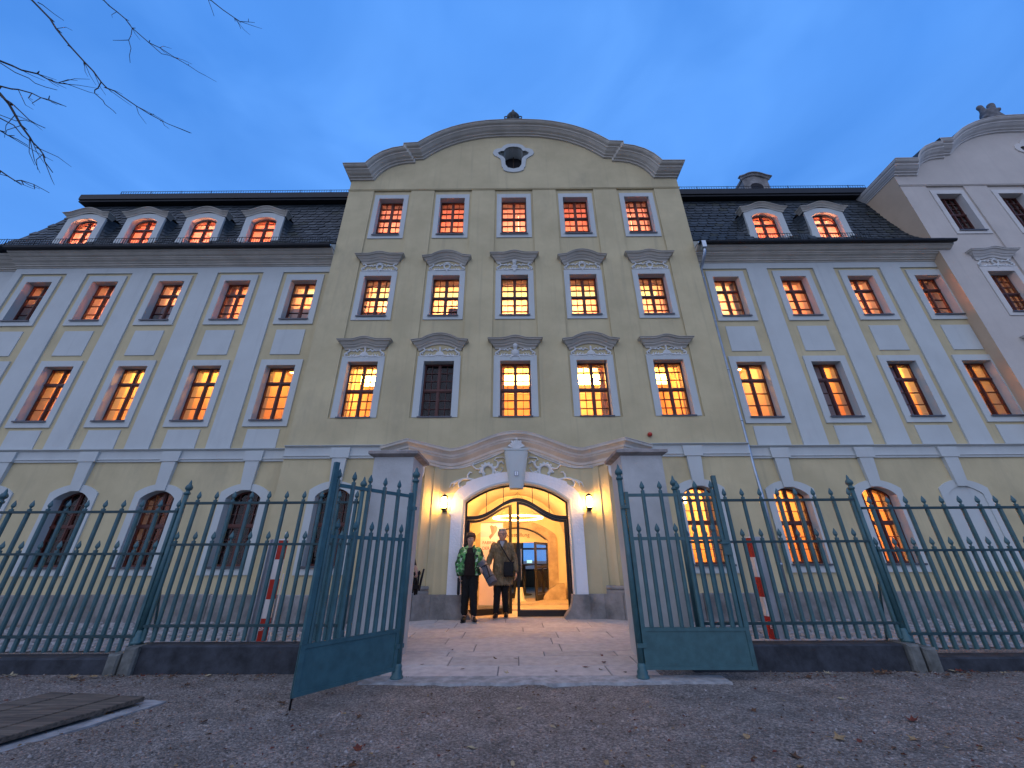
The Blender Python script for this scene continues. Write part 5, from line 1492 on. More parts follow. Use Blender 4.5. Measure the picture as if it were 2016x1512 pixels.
base_wall(-9.5, -4.60, 0.142, 'lower dark wall under the fence at the left picture edge')
base_wall(2.0, 4.40, 0.245, 'dark low wall under the fence panel right of the gate')
base_wall(4.72, 9.5, 0.118, 'lower dark wall under the fence at the right picture edge')
post_thing('fence_post', -2.07, FY + .02, 0.25, 2.20, 'slim iron fence post against the left masonry pillar', 'fence posts')
post_thing('fence_post', -4.45, FY, 0.26, 2.16, 'iron fence post between the two left fence panels', 'fence posts')
post_thing('fence_post', -6.95, FY, 0.14, 2.06, 'iron fence post at the left picture edge', 'fence posts')
post_thing('fence_post', 2.18, FY + .02, 0.25, 2.19, 'slim iron fence post against the right masonry pillar', 'fence posts')
post_thing('fence_post', 4.56, FY, 0.25, 2.18, 'iron fence post between the two right fence panels', 'fence posts')
post_thing('fence_post', 6.95, FY, 0.12, 2.07, 'iron fence post at the right picture edge', 'fence posts')
M['granite'] = mat('mossy_granite', (0.135, 0.14, 0.13), 0.92, 0.4, 9.0, bump=0.6, bscale=25, detail=8)
for x, lab in ((-4.45, 'left'), (4.56, 'right')):
    t = tag(empty('post_footing', (x, 5.28, 0)), 'two rough granite blocks under the fence post, %s of the gate' % lab, 'stone', 'granite footings')
    for a, b, z in ((-0.15, -0.012, 0.25 if x > 0 else 0.19), (0.012, 0.165, 0.22 if x > 0 else 0.255)):
        q = MB(); q.bbox(a, b, -0.10, 0.2, -0.03, z, 0.02); q.build('block', M['granite'], t)
    q = MB(); q.tube([(0.0, 0.05, 1.30), (-0.02, 0.3, 0.3), (-0.02, .36, .02)], 0.014, 6); q.build('brace', M['bluegreen'], t)

def gate_leaf(name, hx, hy, ang, L, label, mirror):
    """local x runs from the hinge to the free edge"""
    t = tag(empty(name, (hx, hy, 0), ang), label, 'gate leaf', 'gate leaves')
    G = M['bluegreen']
    q = MB(); q.box(0.03, L, -0.008, 0.008, 0.085, 0.455); p = q.build('bottom_panel', G, t)
    q = MB()
    for (a, b, c, d) in ((0.03, L, 0.085, 0.115), (0.03, L, 0.43, 0.465), (0.03, 0.075, 0.1151, 0.4299), (L - 0.045, L, 0.1151, 0.4299)):
        q.box(a, b, -0.016, 0.016, c, d)
    q.build('panel_frame', G, p)
    q = MB(); q.box(L - 0.05, L, -0.02, 0.02, 0.466, 2.09); q.build('free_stile', G, t)
    q = MB(); q.box(0.03, 0.075, -0.018, 0.018, 0.466, 1.90); q.build('hinge_stile', G, t)
    for z in (1.86, 1.36):
        q = MB(); q.box(0.076, L - 0.0505, -0.012, 0.012, z - 0.018, z + 0.018); q.build('rail', G, t)
    tall, short = picket_mesh(0.466, 2.03), picket_mesh(0.466, 1.53)
    n = 5; st = (L - 0.10) / n
    for i in range(n):
        put(short, 'picket', t, (0.06 + st*(i + 0.42), -0.002, 0)); put(tall, 'picket', t, (0.06 + st*(i + 0.92) - (0.02 if i == n-1 else 0), -0.002, 0))
    q = MB()
    for z in (1.72, 0.30): q.box(-0.035, 0.07, -0.03, 0.03, z - 0.02, z + 0.02)
    q.build('hinge', G, t)
    q = MB(); q.box(L - 0.10, L - 0.005, -0.035, -0.0205, 1.18, 1.34); q.tube([(L - .05, -.04, 1.30), (L - .05, -.075, 1.30), (L - .15, -.075, 1.30)], 0.010, 6); q.build('lock_box', G, t)
    if mirror:
        q = MB(); q.tube([(L - 0.025, -0.028, -0.005), (L - 0.025, -0.028, 0.55)], 0.009, 6); q.build('drop_bolt', M['lead'], t)
    return t
gate_leaf('gate_leaf', -1.25, 4.95, math.atan2(4.05 - 4.95, -1.885 + 1.25), 1.12, 'open blue-green iron gate leaf swung towards the viewer, left of the gateway', True)
gate_leaf('gate_leaf', 1.335, 4.92, math.atan2(4.90 - 4.92, 2.52 - 1.335), 1.19, 'blue-green iron gate leaf folded back flat against the right fence', False)
post_thing('gate_post', -1.25, 4.95, 0.005, 2.235, 'blue-green gate post carrying the left leaf', 'gate posts', 0.034)
post_thing('gate_post', 1.33, 4.93, 0.005, 2.25, 'blue-green gate post carrying the right leaf', 'gate posts', 0.034)
M['pillar'] = mat('grey_white_pillar_render', (0.47, 0.47, 0.45), 0.9, 0.12, 3.0, bump=0.5, bscale=45, bdist=0.006, stain=((0.33, 0.33, 0.315), 0.5))
M['capstone'] = mat('brownish_capstone', (0.30, 0.27, 0.25), 0.9, 0.25, 8.0, bump=0.5, bscale=30)
for x0, x1, lab in ((-2.02, -1.45, 'grey-white masonry gate pillar with stone cap on the left'), (1.54, 2.13, 'grey-white masonry gate pillar with stone cap on the right')):
    t = tag(empty('gate_pillar', ((x0+x1)/2, 5.80, 0)), lab, 'pillar', 'masonry gate pillars')
    h = (x1-x0)/2
    q = MB(); q.box(-h, h, -0.30, 0.33, -0.03, 2.50); q.build('shaft', M['pillar'], t)
    q = MB()
    q.add([(-h-.075, -.375, 2.535), (h+.075, -.375, 2.535), (h+.075, .405, 2.535), (-h-.075, .405, 2.535), (-h-.075, -.375, 2.575), (h+.075, -.375, 2.575), (h+.075, .405, 2.575), (-h-.075, .405, 2.575),
           (-h, -.3, 2.501), (h, -.3, 2.501), (h, .33, 2.501), (-h, .33, 2.501), (-.05, -.02, 2.68), (.05, -.02, 2.68), (.05, .05, 2.68), (-.05, .05, 2.68)],
          [(0,1,5,4), (1,2,6,5), (2,3,7,6), (3,0,4,7), (8,9,1,0), (9,10,2,1), (10,11,3,2), (11,8,0,3), (4,5,13,12), (5,6,14,13), (6,7,15,14), (7,4,12,15), (12,13,14,15), (11,10,9,8)])
    q.build('cap', M['capstone'], t)

# striped barrier posts behind the fence
M['red'] = mat('barrier_red', (0.42, 0.025, 0.012), 0.5, 0.15, 6.0)
M['bwhite'] = mat('barrier_white', (0.70, 0.64, 0.60), 0.5, 0.1, 6.0)
M['steel'] = mat('galvanised_sheet', (0.42, 0.44, 0.47), 0.5, 0.1, 5.0, metal=0.5)
for x, sx, lab, mark in ((-3.87, -1, 'red and white striped barrier post behind the left fence', 'BH'), (3.93, 1, 'red and white striped barrier post behind the right fence', 'BH')):
    t = tag(empty('barrier_post', (x, 6.93, 0)), lab, 'barrier post', 'striped barrier posts')
    H = 1.44; edges = [0.0, 0.30, 0.56, 0.84, 1.13, 1.42]
    for i in range(5):
        q = MB(); q.box(-0.05, 0.05, -0.05, 0.05, 0.03 + edges[i], 0.03 + edges[i+1] - 0.0005); q.build('stripe', M['red'] if i % 2 == 0 else M['bwhite'], t)
    q = MB(); q.box(-0.055, 0.055, -0.055, 0.055, 1.45, 1.47); q.tube([(0.01, 0, 1.47), (0.02, 0, 1.58)], 0.018, 8); q.build('cap', M['bwhite'], t)
    q = MB(); q.box(0.075*sx if sx > 0 else -0.20, 0.20 if sx > 0 else -0.075, 0.0, 0.012, 0.0, 1.47); q.box(*((0.19, 0.20) if sx > 0 else (-0.20, -0.19)), -0.06, 0.0, 0.0, 1.47)
    q.build('channel', M['steel'], t)
    q = MB(); q.box(*((-0.13, -0.115) if sx > 0 else (0.115, 0.13)), -0.01, 0.005, 0.0, 0.95); q.build('side_rod', M['bwhite'], t)
    q = MB(); q.box(-0.17, 0.17, -0.10, 0.08, 0.0, 0.028); q.build('foot_plate', M['steel'], t)
    me = text_mesh(mark, 0.085, 'marking', 0.0006, 'CENTER'); me.materials.append(M['bwhite']); put(me, 'marking', t, (0, -0.052, 0.17))
    # little cone foot of the downpipe / wall
# ------------------------------------------------------------------ people
M['skin'] = mat('skin', (0.46, 0.27, 0.19), 0.55, 0.08, 20.0, spec=0.35)
M['greyhair'] = mat('grey_hair', (0.34, 0.31, 0.28), 0.7, 0.35, 60.0)
M['brownhair'] = mat('dark_brown_hair', (0.055, 0.028, 0.018), 0.6, 0.4, 60.0)
M['tan'] = mat('tan_trench_cloth', (0.175, 0.135, 0.078), 0.85, 0.30, 9.0, bump=1.0, bscale=11, bdist=0.05)
M['darkcloth'] = mat('black_trouser_cloth', (0.010, 0.010, 0.011), 0.9, 0.3, 20.0, bump=0.4, bscale=20)
M['brownknit'] = mat('dark_brown_knit', (0.020, 0.012, 0.010), 0.95, 0.3, 60.0)
M['shoe'] = mat('black_shoe_leather', (0.012, 0.012, 0.013), 0.4)
M['sole'] = mat('pale_sole', (0.35, 0.33, 0.31), 0.7)
M['bagblack'] = mat('black_bag_fabric', (0.012, 0.011, 0.012), 0.7, 0.3, 30.0)
M['shirt'] = mat('grey_shirt', (0.30, 0.30, 0.32), 0.9)
M['rollgrey'] = mat('blue_grey_roll_fabric', (0.085, 0.09, 0.11), 0.8, 0.15, 20.0, bump=0.3, bscale=40)
def leaf_print():
    m = bpy.data.materials.new('green_leaf_print'); m.use_nodes = True
    N, L = m.node_tree.nodes, m.node_tree.links; b = N['Principled BSDF']; b.inputs['Roughness'].default_value = 0.6
    geo = N.new('ShaderNodeNewGeometry')
    v = N.new('ShaderNodeTexVoronoi'); v.inputs['Scale'].default_value = 21.0; v.inputs['Randomness'].default_value = 1.0
    nz = N.new('ShaderNodeTexNoise'); nz.inputs['Scale'].default_value = 16.0
    ad = N.new('ShaderNodeVectorMath'); ad.operation = 'MULTIPLY_ADD'; ad.inputs[1].default_value = (.06, .06, .06)
    L.new(geo.outputs['Position'], nz.inputs['Vector']); L.new(nz.outputs['Color'], ad.inputs[0]); L.new(geo.outputs['Position'], ad.inputs[2])
    L.new(ad.outputs[0], v.inputs['Vector'])
    r = N.new('ShaderNodeValToRGB'); r.color_ramp.interpolation = 'CONSTANT'
    e = r.color_ramp.elements
    e[0].position = 0; e[0].color = (0.012, 0.035, 0.012, 1); e[1].position = 0.30; e[1].color = (0.03, 0.14, 0.035, 1)
    for p, c in ((0.52, (0.08, 0.30, 0.08, 1)), (0.72, (0.01, 0.02, 0.01, 1)), (0.82, (0.20, 0.42, 0.16, 1)), (0.94, (0.45, 0.55, 0.42, 1))):
        k = e.new(p); k.color = c
    sp = N.new('ShaderNodeSeparateColor'); L.new(v.outputs['Color'], sp.inputs[0]); L.new(sp.outputs[0], r.inputs['Fac'])
    L.new(r.outputs['Color'], b.inputs['Base Color'])
    return m
M['leafprint'] = leaf_print()

def hand(q, w, d, up, s=1.0, curl=0.5, thumb=1):
    """palm at wrist w pointing along d; 'up' is the back-of-hand normal; five unequal bent fingers"""
    w, d, up = Vector(w), Vector(d).normalized(), Vector(up).normalized()
    sd = d.cross(up).normalized()
    pc = w + d*0.045*s
    M3 = Matrix((sd, d, up)).transposed()
    q.ell(pc, (0.040*s, 0.050*s, 0.018*s), 10, 8, rot=M3)
    for i, (o_, l) in enumerate(((-0.028, 0.068), (-0.010, 0.078), (0.010, 0.073), (0.028, 0.056))):
        b = w + d*0.085*s + sd*o_*s
        m_ = b + (d*math.cos(curl*0.7) - up*math.sin(curl*0.7))*l*0.52*s
        e = m_ + (d*math.cos(curl*1.8) - up*math.sin(curl*1.8))*l*0.48*s
        q.capsule(b, 0.0095*s, m_, 0.009*s, 8); q.capsule(m_, 0.009*s, e, 0.0075*s, 8)
    b = w + d*0.025*s + sd*0.032*s*thumb
    m_ = b + (d*0.75 + sd*0.6*thumb - up*0.2).normalized()*0.042*s
    e = m_ + (d*0.95 + sd*0.1*thumb - up*0.35).normalized()*0.032*s
    q.capsule(b, 0.013*s, m_, 0.0105*s, 8); q.capsule(m_, 0.0105*s, e, 0.008*s, 8)
def head(q, c, s, turn=0.0, tilt=0.0):
    """c: centre of the skull; face towards -Y turned by 'turn' about z"""
    T = Matrix.Rotation(turn, 3, 'Z') @ Matrix.Rotation(tilt, 3, 'X')
    c = Vector(c)
    def P(x, y, z): return c + T @ Vector((x*s, y*s, z*s))
    q.ell(P(0, 0.012, 0.02), (0.076*s, 0.095*s, 0.098*s), 16, 12, rot=T)
    q.ell(P(0, -0.018, -0.055), (0.058*s, 0.068*s, 0.068*s), 14, 10, rot=T)
    q.ell(P(0, -0.055, -0.098), (0.026*s, 0.022*s, 0.018*s), 10, 8, rot=T)      # chin
    q.ell(P(0, -0.072, 0.020), (0.054*s, 0.018*s, 0.014*s), 10, 8, rot=T)       # brow
    q.capsule(P(0, -0.086, 0.008), 0.010*s, P(0, -0.104, -0.030), 0.014*s, 8)   # nose
    for sx in (-1, 1):
        q.ell(P(sx*0.014, -0.090, -0.034), (0.010*s, 0.010*s, 0.008*s), 8, 6, rot=T)
        q.ell(P(sx*0.040, -0.060, -0.025), (0.026*s, 0.022*s, 0.022*s), 8, 6, rot=T)   # cheek
        q.ell(P(sx*0.080, 0.012, -0.012), (0.010*s, 0.020*s, 0.032*s), 8, 8, rot=T)    # ear
    q.capsule(P(-0.020, -0.077, -0.064), 0.0085*s, P(0.020, -0.077, -0.064), 0.0085*s, 8)   # lips
    q.capsule(P(-0.014, -0.075, -0.075), 0.009*s, P(0.014, -0.075, -0.075), 0.009*s, 8)
    return P, T
def face_details(parent, P, T, s, brow=M['brownhair']):
    for sx in (-1, 1):
        q = MB(); q.ell(P(sx*0.030, -0.083, -0.002), (0.013*s, 0.007*s, 0.006*s), 10, 6, rot=T); e = q.build('eye', M['bwhite'], parent)
        q = MB(); q.ell(P(sx*0.030, -0.0885, -0.002), (0.0055*s, 0.003*s, 0.0055*s), 8, 6, rot=T); q.build('iris', M['black'], e)
        q = MB(); q.capsule(P(sx*0.018, -0.089, 0.021), 0.0045*s, P(sx*0.046, -0.078, 0.020), 0.0035*s, 6); q.build('eyebrow', brow, parent)
    q = MB(); q.capsule(P(-0.018, -0.086, -0.0695), 0.0022*s, P(0.018, -0.086, -0.0695), 0.0022*s, 6); q.build('mouth', mat('lip', (0.20, 0.07, 0.06), 0.5), parent)
def shoe(parent, x, y, ang, ankle_z=0.09, boot=False, sole=True):
    t = MB()
    t.ell((0, -0.10, 0.045), (0.046, 0.115, 0.040), 12, 8); t.ell((0, 0.03, 0.05), (0.040, 0.055, 0.05), 12, 8); t.ell((0, -0.05, 0.06), (0.043, 0.09, 0.045), 12, 8)
    t.capsule((0, 0.03, 0.06), 0.042, (0, 0.03, 0.16 if boot else 0.10), 0.044, 10)
    o = remeshed(t, 'shoe', M['shoe'], parent, 0.011, 2, (x, y, 0.0), ang)
    b = MB(); n = 16; pts = [(0.046*math.cos(a), -0.085 + 0.13*math.sin(a)) for a in [2*math.pi*i/n for i in range(n)]]
    b.add([(p[0], p[1], 0.0) for p in pts] + [(p[0]*1.03, p[1], 0.018) for p in pts], [(i, (i+1) % n, n+(i+1) % n, n+i) for i in range(n)] + [tuple(range(n)), tuple(range(2*n-1, n-1, -1))])
    b.build('sole', M['sole'] if sole else M['shoe'], o)
    return o

# --- man in the tan coat, walking out of the door
mz = 0.086
man = tag(empty('person', (-0.262, 8.84, mz)), 'person in long tan coat with glasses and black shoulder bag stepping out of the door', 'person')
body = MB()
P, T = head(body, (0.0, -0.02, 1.545), 1.08, R(-4), R(-3))
body.capsule((0.0, 0.005, 1.34), 0.058, (0.0, 0.0, 1.47), 0.052)
body.loft([(0.82, 0, 0.02, 0.135, 0.09), (0.95, 0, 0.01, 0.13, 0.09), (1.1, 0, 0, 0.135, 0.09), (1.25, 0, 0, 0.155, 0.09), (1.34, 0, 0.01, 0.12, 0.07), (1.38, 0, 0.01, 0.06, 0.05)])
for hip, knee, ank in (((-0.085, 0.02, 0.86), (-0.095, -0.05, 0.46), (-0.115, -0.05, 0.09)), ((0.085, 0.02, 0.86), (0.06, 0.0, 0.46), (0.075, 0.08, 0.09))):
    body.capsule(hip, 0.082, knee, 0.052); body.capsule(knee, 0.052, ank, 0.036); body.capsule(ank, 0.034, (ank[0], ank[1] - 0.09, 0.05), 0.026)
armL = ((-0.18, 0.01, 1.315), (-0.262, 0.03, 1.07), (-0.315, -0.05, 0.87)); armR = ((0.18, 0.01, 1.315), (0.265, 0.03, 1.05), (0.285, -0.07, 0.83))
for a in (armL, armR):
    body.capsule(a[0], 0.050, a[1], 0.040); body.capsule(a[1], 0.038, a[2], 0.028)
hand(body, (-0.318, -0.058, 0.865), (-0.05, -0.15, -1), (-1, 0, 0.05), 1.05, 0.45, -1)
hand(body, (0.286, -0.078, 0.815), (0.02, -0.15, -1), (1, 0, 0.05), 1.05, 0.6, 1)
mb_ = remeshed(body, 'body', M['skin'], man, 0.0075, 1)
face_details(mb_, P, T, 1.08, M['greyhair'])
hr = MB(); c_ = Vector((0, -0.02, 1.545))
hr.ell(P(0, 0.022, 0.052), (0.088, 0.105, 0.086), 16, 12, rot=T); hr.ell(P(0, 0.055, 0.0), (0.090, 0.075, 0.09), 14, 10, rot=T); hr.ell(P(0.02, -0.055, 0.085), (0.055, 0.035, 0.026), 12, 8, rot=T); hr.ell(P(-0.035, -0.05, 0.08), (0.04, 0.035, 0.03), 12, 8, rot=T)
for sx in (-1, 1): hr.capsule(P(sx*0.076, -0.005, 0.04), 0.018, P(sx*0.078, 0.0, 0.0), 0.012, 8)
remeshed(hr, 'hair', M['greyhair'], mb_, 0.008, 1)
gl = MB()
for sx in (-1, 1):
    pts = [P(sx*0.032 + 0.026*math.cos(a), -0.096, -0.002 + 0.019*math.sin(a)) for a in [2*math.pi*i/12 for i in range(13)]]
    gl.tube(pts, 0.0032, 5); gl.tube([P(sx*0.058, -0.094, 0.003), P(sx*0.082, -0.03, 0.003), P(sx*0.082, 0.02, 0.0)], 0.003, 5)
gl.tube([P(-0.007, -0.098, 0.002), P(0.007, -0.098, 0.002)], 0.003, 5)
gl.build('glasses', M['black'], mb_)
ct = MB()
ct.loft([(0.60, 0.0, 0.02, 0.225, 0.165), (0.72, 0.0, 0.02, 0.212, 0.155), (0.86, 0.0, 0.015, 0.192, 0.14), (1.02, 0, 0.01, 0.175, 0.128), (1.18, 0, 0.005, 0.182, 0.125), (1.28, 0, 0.005, 0.20, 0.115), (1.34, 0, 0.01, 0.165, 0.095), (1.385, 0, 0.015, 0.10, 0.075), (1.41, 0, 0.015, 0.075, 0.07)], 26)
for a in (armL, armR):
    ct.capsule((a[0][0]*0.92, a[0][1], a[0][2]), 0.074, a[1], 0.056); ct.capsule(a[1], 0.056, tuple(a[1][i] + (a[2][i]-a[1][i])*0.9 for i in range(3)), 0.048)
for sx in (-1, 1):
    ct.capsule((sx*0.03, -0.115, 1.30), 0.022, (sx*0.085, -0.06, 1.40), 0.024); ct.capsule((sx*0.085, -0.06, 1.40), 0.024, (sx*0.05, 0.07, 1.42), 0.024)
    ct.capsule((sx*0.025, -0.125, 1.26), 0.018, (sx*0.09, -0.085, 1.345), 0.02)
for k in range(7): ct.capsule((-0.15 + 0.05*k, -0.135 + 0.01*abs(k-3), 0.60), 0.022, (-0.12 + 0.04*k, -0.115, 0.95), 0.012)   # folds
coat = remeshed(ct, 'coat', M['tan'], mb_, 0.009, 2, fold=0.010)
sh_ = MB(); sh_.loft([(1.28, 0, -0.105, 0.028, 0.02), (1.34, 0, -0.085, 0.045, 0.03), (1.40, 0, -0.05, 0.055, 0.035), (1.425, 0, -0.02, 0.05, 0.045)], 12); remeshed(sh_, 'shirt_front', M['shirt'], coat, 0.009, 1)
q = MB(); q.box(-0.003, 0.003, -0.140, -0.128, 0.64, 1.24); q.build('coat_edge', M['tan'], coat)
tr = MB()
for hip, knee, ank in (((-0.085, 0.02, 0.86), (-0.095, -0.05, 0.46), (-0.115, -0.045, 0.10)), ((0.085, 0.02, 0.86), (0.06, 0.0, 0.46), (0.075, 0.085, 0.10))):
    tr.capsule(hip, 0.105, knee, 0.072); tr.capsule(knee, 0.072, ank, 0.058)
remeshed(tr, 'trousers', M['darkcloth'], mb_, 0.010, 2, fold=0.007)
shoe(mb_, -0.115, -0.04, R(-8)); shoe(mb_, 0.075, 0.08, R(4))
bag = tag(empty('shoulder_bag', (-0.262 + 0.135, 8.84 - 0.16, mz + 0.74)), 'black shoulder bag hanging across the tan coat', 'bag')
q = MB(); q.loft([(0, 0, 0, 0.085, 0.03), (0.03, 0, 0, 0.105, 0.045), (0.20, 0, 0, 0.10, 0.045), (0.27, 0, 0, 0.088, 0.032), (0.28, 0, 0, 0.08, 0.022)], 20, power=5); remeshed(q, 'pouch', M['bagblack'], bag, 0.012, 1)
q = MB(); q.box(-0.095, 0.10, -0.058, -0.046, 0.08, 0.27); q.build('flap', M['bagblack'], bag)
q = MB()
sp = [(0.06, -0.02, 0.26), (0.0, -0.01, 0.33), (-0.09, 0.015, 0.47), (-0.175, 0.055, 0.60), (-0.20, 0.10, 0.655), (-0.205, 0.17, 0.672), (-0.15, 0.26, 0.62), (0.0, 0.30, 0.42), (0.11, 0.26, 0.28), (0.10, 0.06, 0.26)]
for a, b in zip(sp, sp[1:]):
    a, b = Vector(a), Vector(b)
q.tube(sp, 0.014, 6); q.build('strap', M['bagblack'], bag)

# --- woman in the green printed jacket
wz = 0.074
wom = tag(empty('person', (-0.885, 8.45, wz)), 'person in green leaf-print jacket and black trousers carrying a grey roll', 'person')
body = MB()
P, T = head(body, (-0.01, -0.03, 1.455), 1.02, R(22), R(4))
body.capsule((-0.01, 0.0, 1.26), 0.048, (-0.01, -0.01, 1.39), 0.045)
body.loft([(0.80, 0, 0.02, 0.14, 0.095), (0.92, 0, 0.01, 0.13, 0.09), (1.05, 0, 0, 0.125, 0.088), (1.18, 0, 0, 0.145, 0.09), (1.26, 0, 0.01, 0.11, 0.065), (1.30, 0, 0.01, 0.05, 0.045)])
legs = (((-0.08, 0.02, 0.82), (-0.075, -0.01, 0.45), (-0.085, 0.03, 0.10)), ((0.08, 0.02, 0.82), (0.085, -0.06, 0.45), (0.105, -0.06, 0.10)))
for hip, knee, ank in legs:
    body.capsule(hip, 0.082, knee, 0.052); body.capsule(knee, 0.052, ank, 0.036); body.capsule(ank, 0.034, (ank[0], ank[1] - 0.09, 0.05), 0.026)
armL = ((-0.165, 0.01, 1.225), (-0.235, 0.05, 1.0), (-0.205, -0.04, 0.80)); armR = ((0.165, 0.01, 1.225), (0.225, 0.05, 1.02), (0.20, -0.14, 0.93))
for a in (armL, armR):
    body.capsule(a[0], 0.046, a[1], 0.038); body.capsule(a[1], 0.036, a[2], 0.026)
hand(body, (-0.203, -0.048, 0.79), (0.02, -0.1, -1), (-1, -0.2, 0), 0.95, 1.1, -1)
hand(body, (0.205, -0.150, 0.935), (0.35, -0.55, -0.35), (0.3, -0.2, 1), 0.95, 0.9, -1)
wb = remeshed(body, 'body', M['skin'], wom, 0.0075, 1)
face_details(wb, P, T, 1.02)
hr = MB()
hr.ell(P(0, 0.022, 0.048), (0.090, 0.108, 0.088), 16, 12, rot=T); hr.ell(P(0, 0.06, -0.02), (0.088, 0.075, 0.095), 14, 10, rot=T)
for k in range(6): hr.capsule(P(-0.055 + 0.022*k, -0.05, 0.098), 0.020, P(-0.062 + 0.026*k, -0.088, 0.060), 0.012, 8)
for sx in (-1, 1): hr.capsule(P(sx*0.080, -0.02, 0.05), 0.022, P(sx*0.084, 0.0, -0.04), 0.014, 8)
remeshed(hr, 'hair', M['brownhair'], wb, 0.008, 1)
tp = MB(); tp.loft([(0.78, 0, 0.0, 0.150, 0.11), (0.92, 0, -0.005, 0.142, 0.112), (1.05, 0, -0.01, 0.138, 0.112), (1.18, 0, -0.005, 0.140, 0.108), (1.25, 0, 0.0, 0.10, 0.08), (1.29, 0, 0.0, 0.058, 0.058)], 22); remeshed(tp, 'pullover', M['brownknit'], wb, 0.010, 1, fold=0.005)
jk = MB()
for sx in (-1, 1):
    jk.loft([(0.80, sx*0.155, 0.02, 0.060, 0.125), (0.92, sx*0.150, 0.015, 0.062, 0.125), (1.06, sx*0.140, 0.01, 0.062, 0.122), (1.18, sx*0.125, 0.01, 0.066, 0.112), (1.27, sx*0.085, 0.015, 0.055, 0.085), (1.305, sx*0.06, 0.02, 0.035, 0.06)], 18)
jk.loft([(0.80, 0, 0.115, 0.17, 0.035), (1.0, 0, 0.115, 0.165, 0.035), (1.2, 0, 0.105, 0.15, 0.03), (1.29, 0, 0.075, 0.08, 0.02)], 18)
for a in (armL, armR):
    jk.capsule((a[0][0]*0.92, a[0][1], a[0][2]), 0.078, a[1], 0.072); jk.capsule(a[1], 0.072, tuple(a[1][i] + (a[2][i]-a[1][i])*0.88 for i in range(3)), 0.052)
for sx in (-1, 1): jk.capsule((sx*0.085, -0.085, 1.20), 0.02, (sx*0.065, 0.03, 1.31), 0.026)
remeshed(jk, 'jacket', M['leafprint'], wb, 0.009, 2, fold=0.011)
tr = MB()
for hip, knee, ank in legs:
    tr.capsule(hip, 0.098, knee, 0.078); tr.capsule(knee, 0.078, (ank[0], ank[1], 0.16), 0.064)
tr.ell((0, 0.02, 0.80), (0.155, 0.11, 0.10))
remeshed(tr, 'trousers', M['darkcloth'], wb, 0.010, 2, fold=0.007)
shoe(wb, -0.085, 0.03, R(-4), boot=True, sole=False); shoe(wb, 0.105, -0.06, R(16), boot=True, sole=True)
# grey roll under her arm, backpack and folded umbrella
rl = tag(empty('roll_bag', (-0.655, 8.30, wz + 1.02)), 'blue-grey padded roll carried slanting under the arm', 'bag')
A, B = Vector((0, 0.06, 0)), Vector((0.245, -0.10, -0.365))
q = MB(); q.tube([A, A.lerp(B, 0.03), A.lerp(B, .97), B], [0.078, 0.088, 0.094, 0.088], 20); q.build('roll', M['rollgrey'], rl)
q = MB()
for t in (0.25, 0.75):
    q.tube([A.lerp(B, t - .015), A.lerp(B, t + .015)], 0.0955, 20)
q.tube([A.lerp(B, .25) + Vector((0, -.09, .02)), A.lerp(B, .5) + Vector((-.02, -.08, .14)), A.lerp(B, .75) + Vector((0, -.09, .02))], 0.010, 6)
q.build('strap', M['bagblack'], rl)
bp = tag(empty('backpack', (-1.03, 8.62, wz + 0.82)), 'black backpack on the back of the person in green', 'backpack')
q = MB(); q.loft([(0, 0, 0, .11, .06), (.05, 0, 0, .14, .08), (.25, 0, 0, .14, .085), (.38, 0, 0, .11, .06), (.41, 0, 0, .06, .03)], 18); remeshed(q, 'pack', M['bagblack'], bp, 0.014, 1)
q = MB(); q.tube([(0.02, -0.05, 0.36), (0.0, -0.16, 0.43), (0.0, -0.27, 0.30), (-0.04, -0.22, 0.12), (-0.05, -0.05, 0.05)], 0.014, 6); q.build('strap', M['bagblack'], bp)
um = tag(empty('umbrella', (-1.09, 8.385, wz + 0.45)), 'folded black umbrella held upright in the hand of the person in green', 'umbrella')
q = MB(); q.tube([(0, 0, 0), (0, 0, 0.02), (0, 0, 0.30)], [0.012, 0.026, 0.030], 10); q.build('folded_canopy', M['bagblack'], um)
q = MB(); q.tube([(0, 0, 0.3), (0, 0, 0.42)], 0.011, 8); q.build('handle', M['black'], um)

# --- third person, mostly hidden behind the left gate pillar
tz = 0.034
th_ = tag(empty('person', (-1.87, 6.75, tz)), 'person in black standing behind the left gate pillar, only an arm showing', 'person')
body = MB()
P, T = head(body, (0, -0.02, 1.46), 1.02, R(15), 0)
body.capsule((0, 0, 1.26), 0.05, (0, 0, 1.39), 0.046)
body.loft([(0.78, 0, 0.02, 0.14, 0.095), (0.92, 0, 0.01, 0.13, 0.09), (1.05, 0, 0, 0.125, 0.088), (1.2, 0, 0, 0.145, 0.09), (1.27, 0, 0.01, 0.10, 0.065), (1.31, 0, 0.01, 0.05, 0.045)])
legs = (((-0.08, 0.02, 0.82), (-0.08, -0.02, 0.45), (-0.09, 0.03, 0.10)), ((0.08, 0.02, 0.82), (0.085, -0.02, 0.45), (0.09, 0.02, 0.10)))
for hip, knee, ank in legs:
    body.capsule(hip, 0.08, knee, 0.05); body.capsule(knee, 0.05, ank, 0.036); body.capsule(ank, 0.034, (ank[0], ank[1] - 0.09, 0.05), 0.026)
armR = ((0.165, 0.01, 1.235), (0.235, 0.02, 1.06), (0.315, -0.05, 0.98)); armL = ((-0.165, 0.01, 1.235), (-0.21, 0.03, 0.98), (-0.2, -0.03, 0.76))
for a in (armL, armR):
    body.capsule(a[0], 0.046, a[1], 0.036); body.capsule(a[1], 0.036, a[2], 0.028)
hand(body, (-0.2, -0.03, 0.75), (0, -0.1, -1), (-1, 0, 0), 0.95, 0.6, -1)
hand(body, (0.318, -0.055, 0.975), (0.35, -0.25, -0.75), (0.7, -0.3, 0.4), 0.95, 1.0, -1)
tb = remeshed(body, 'body', M['skin'], th_, 0.008, 1); face_details(tb, P, T, 1.02)
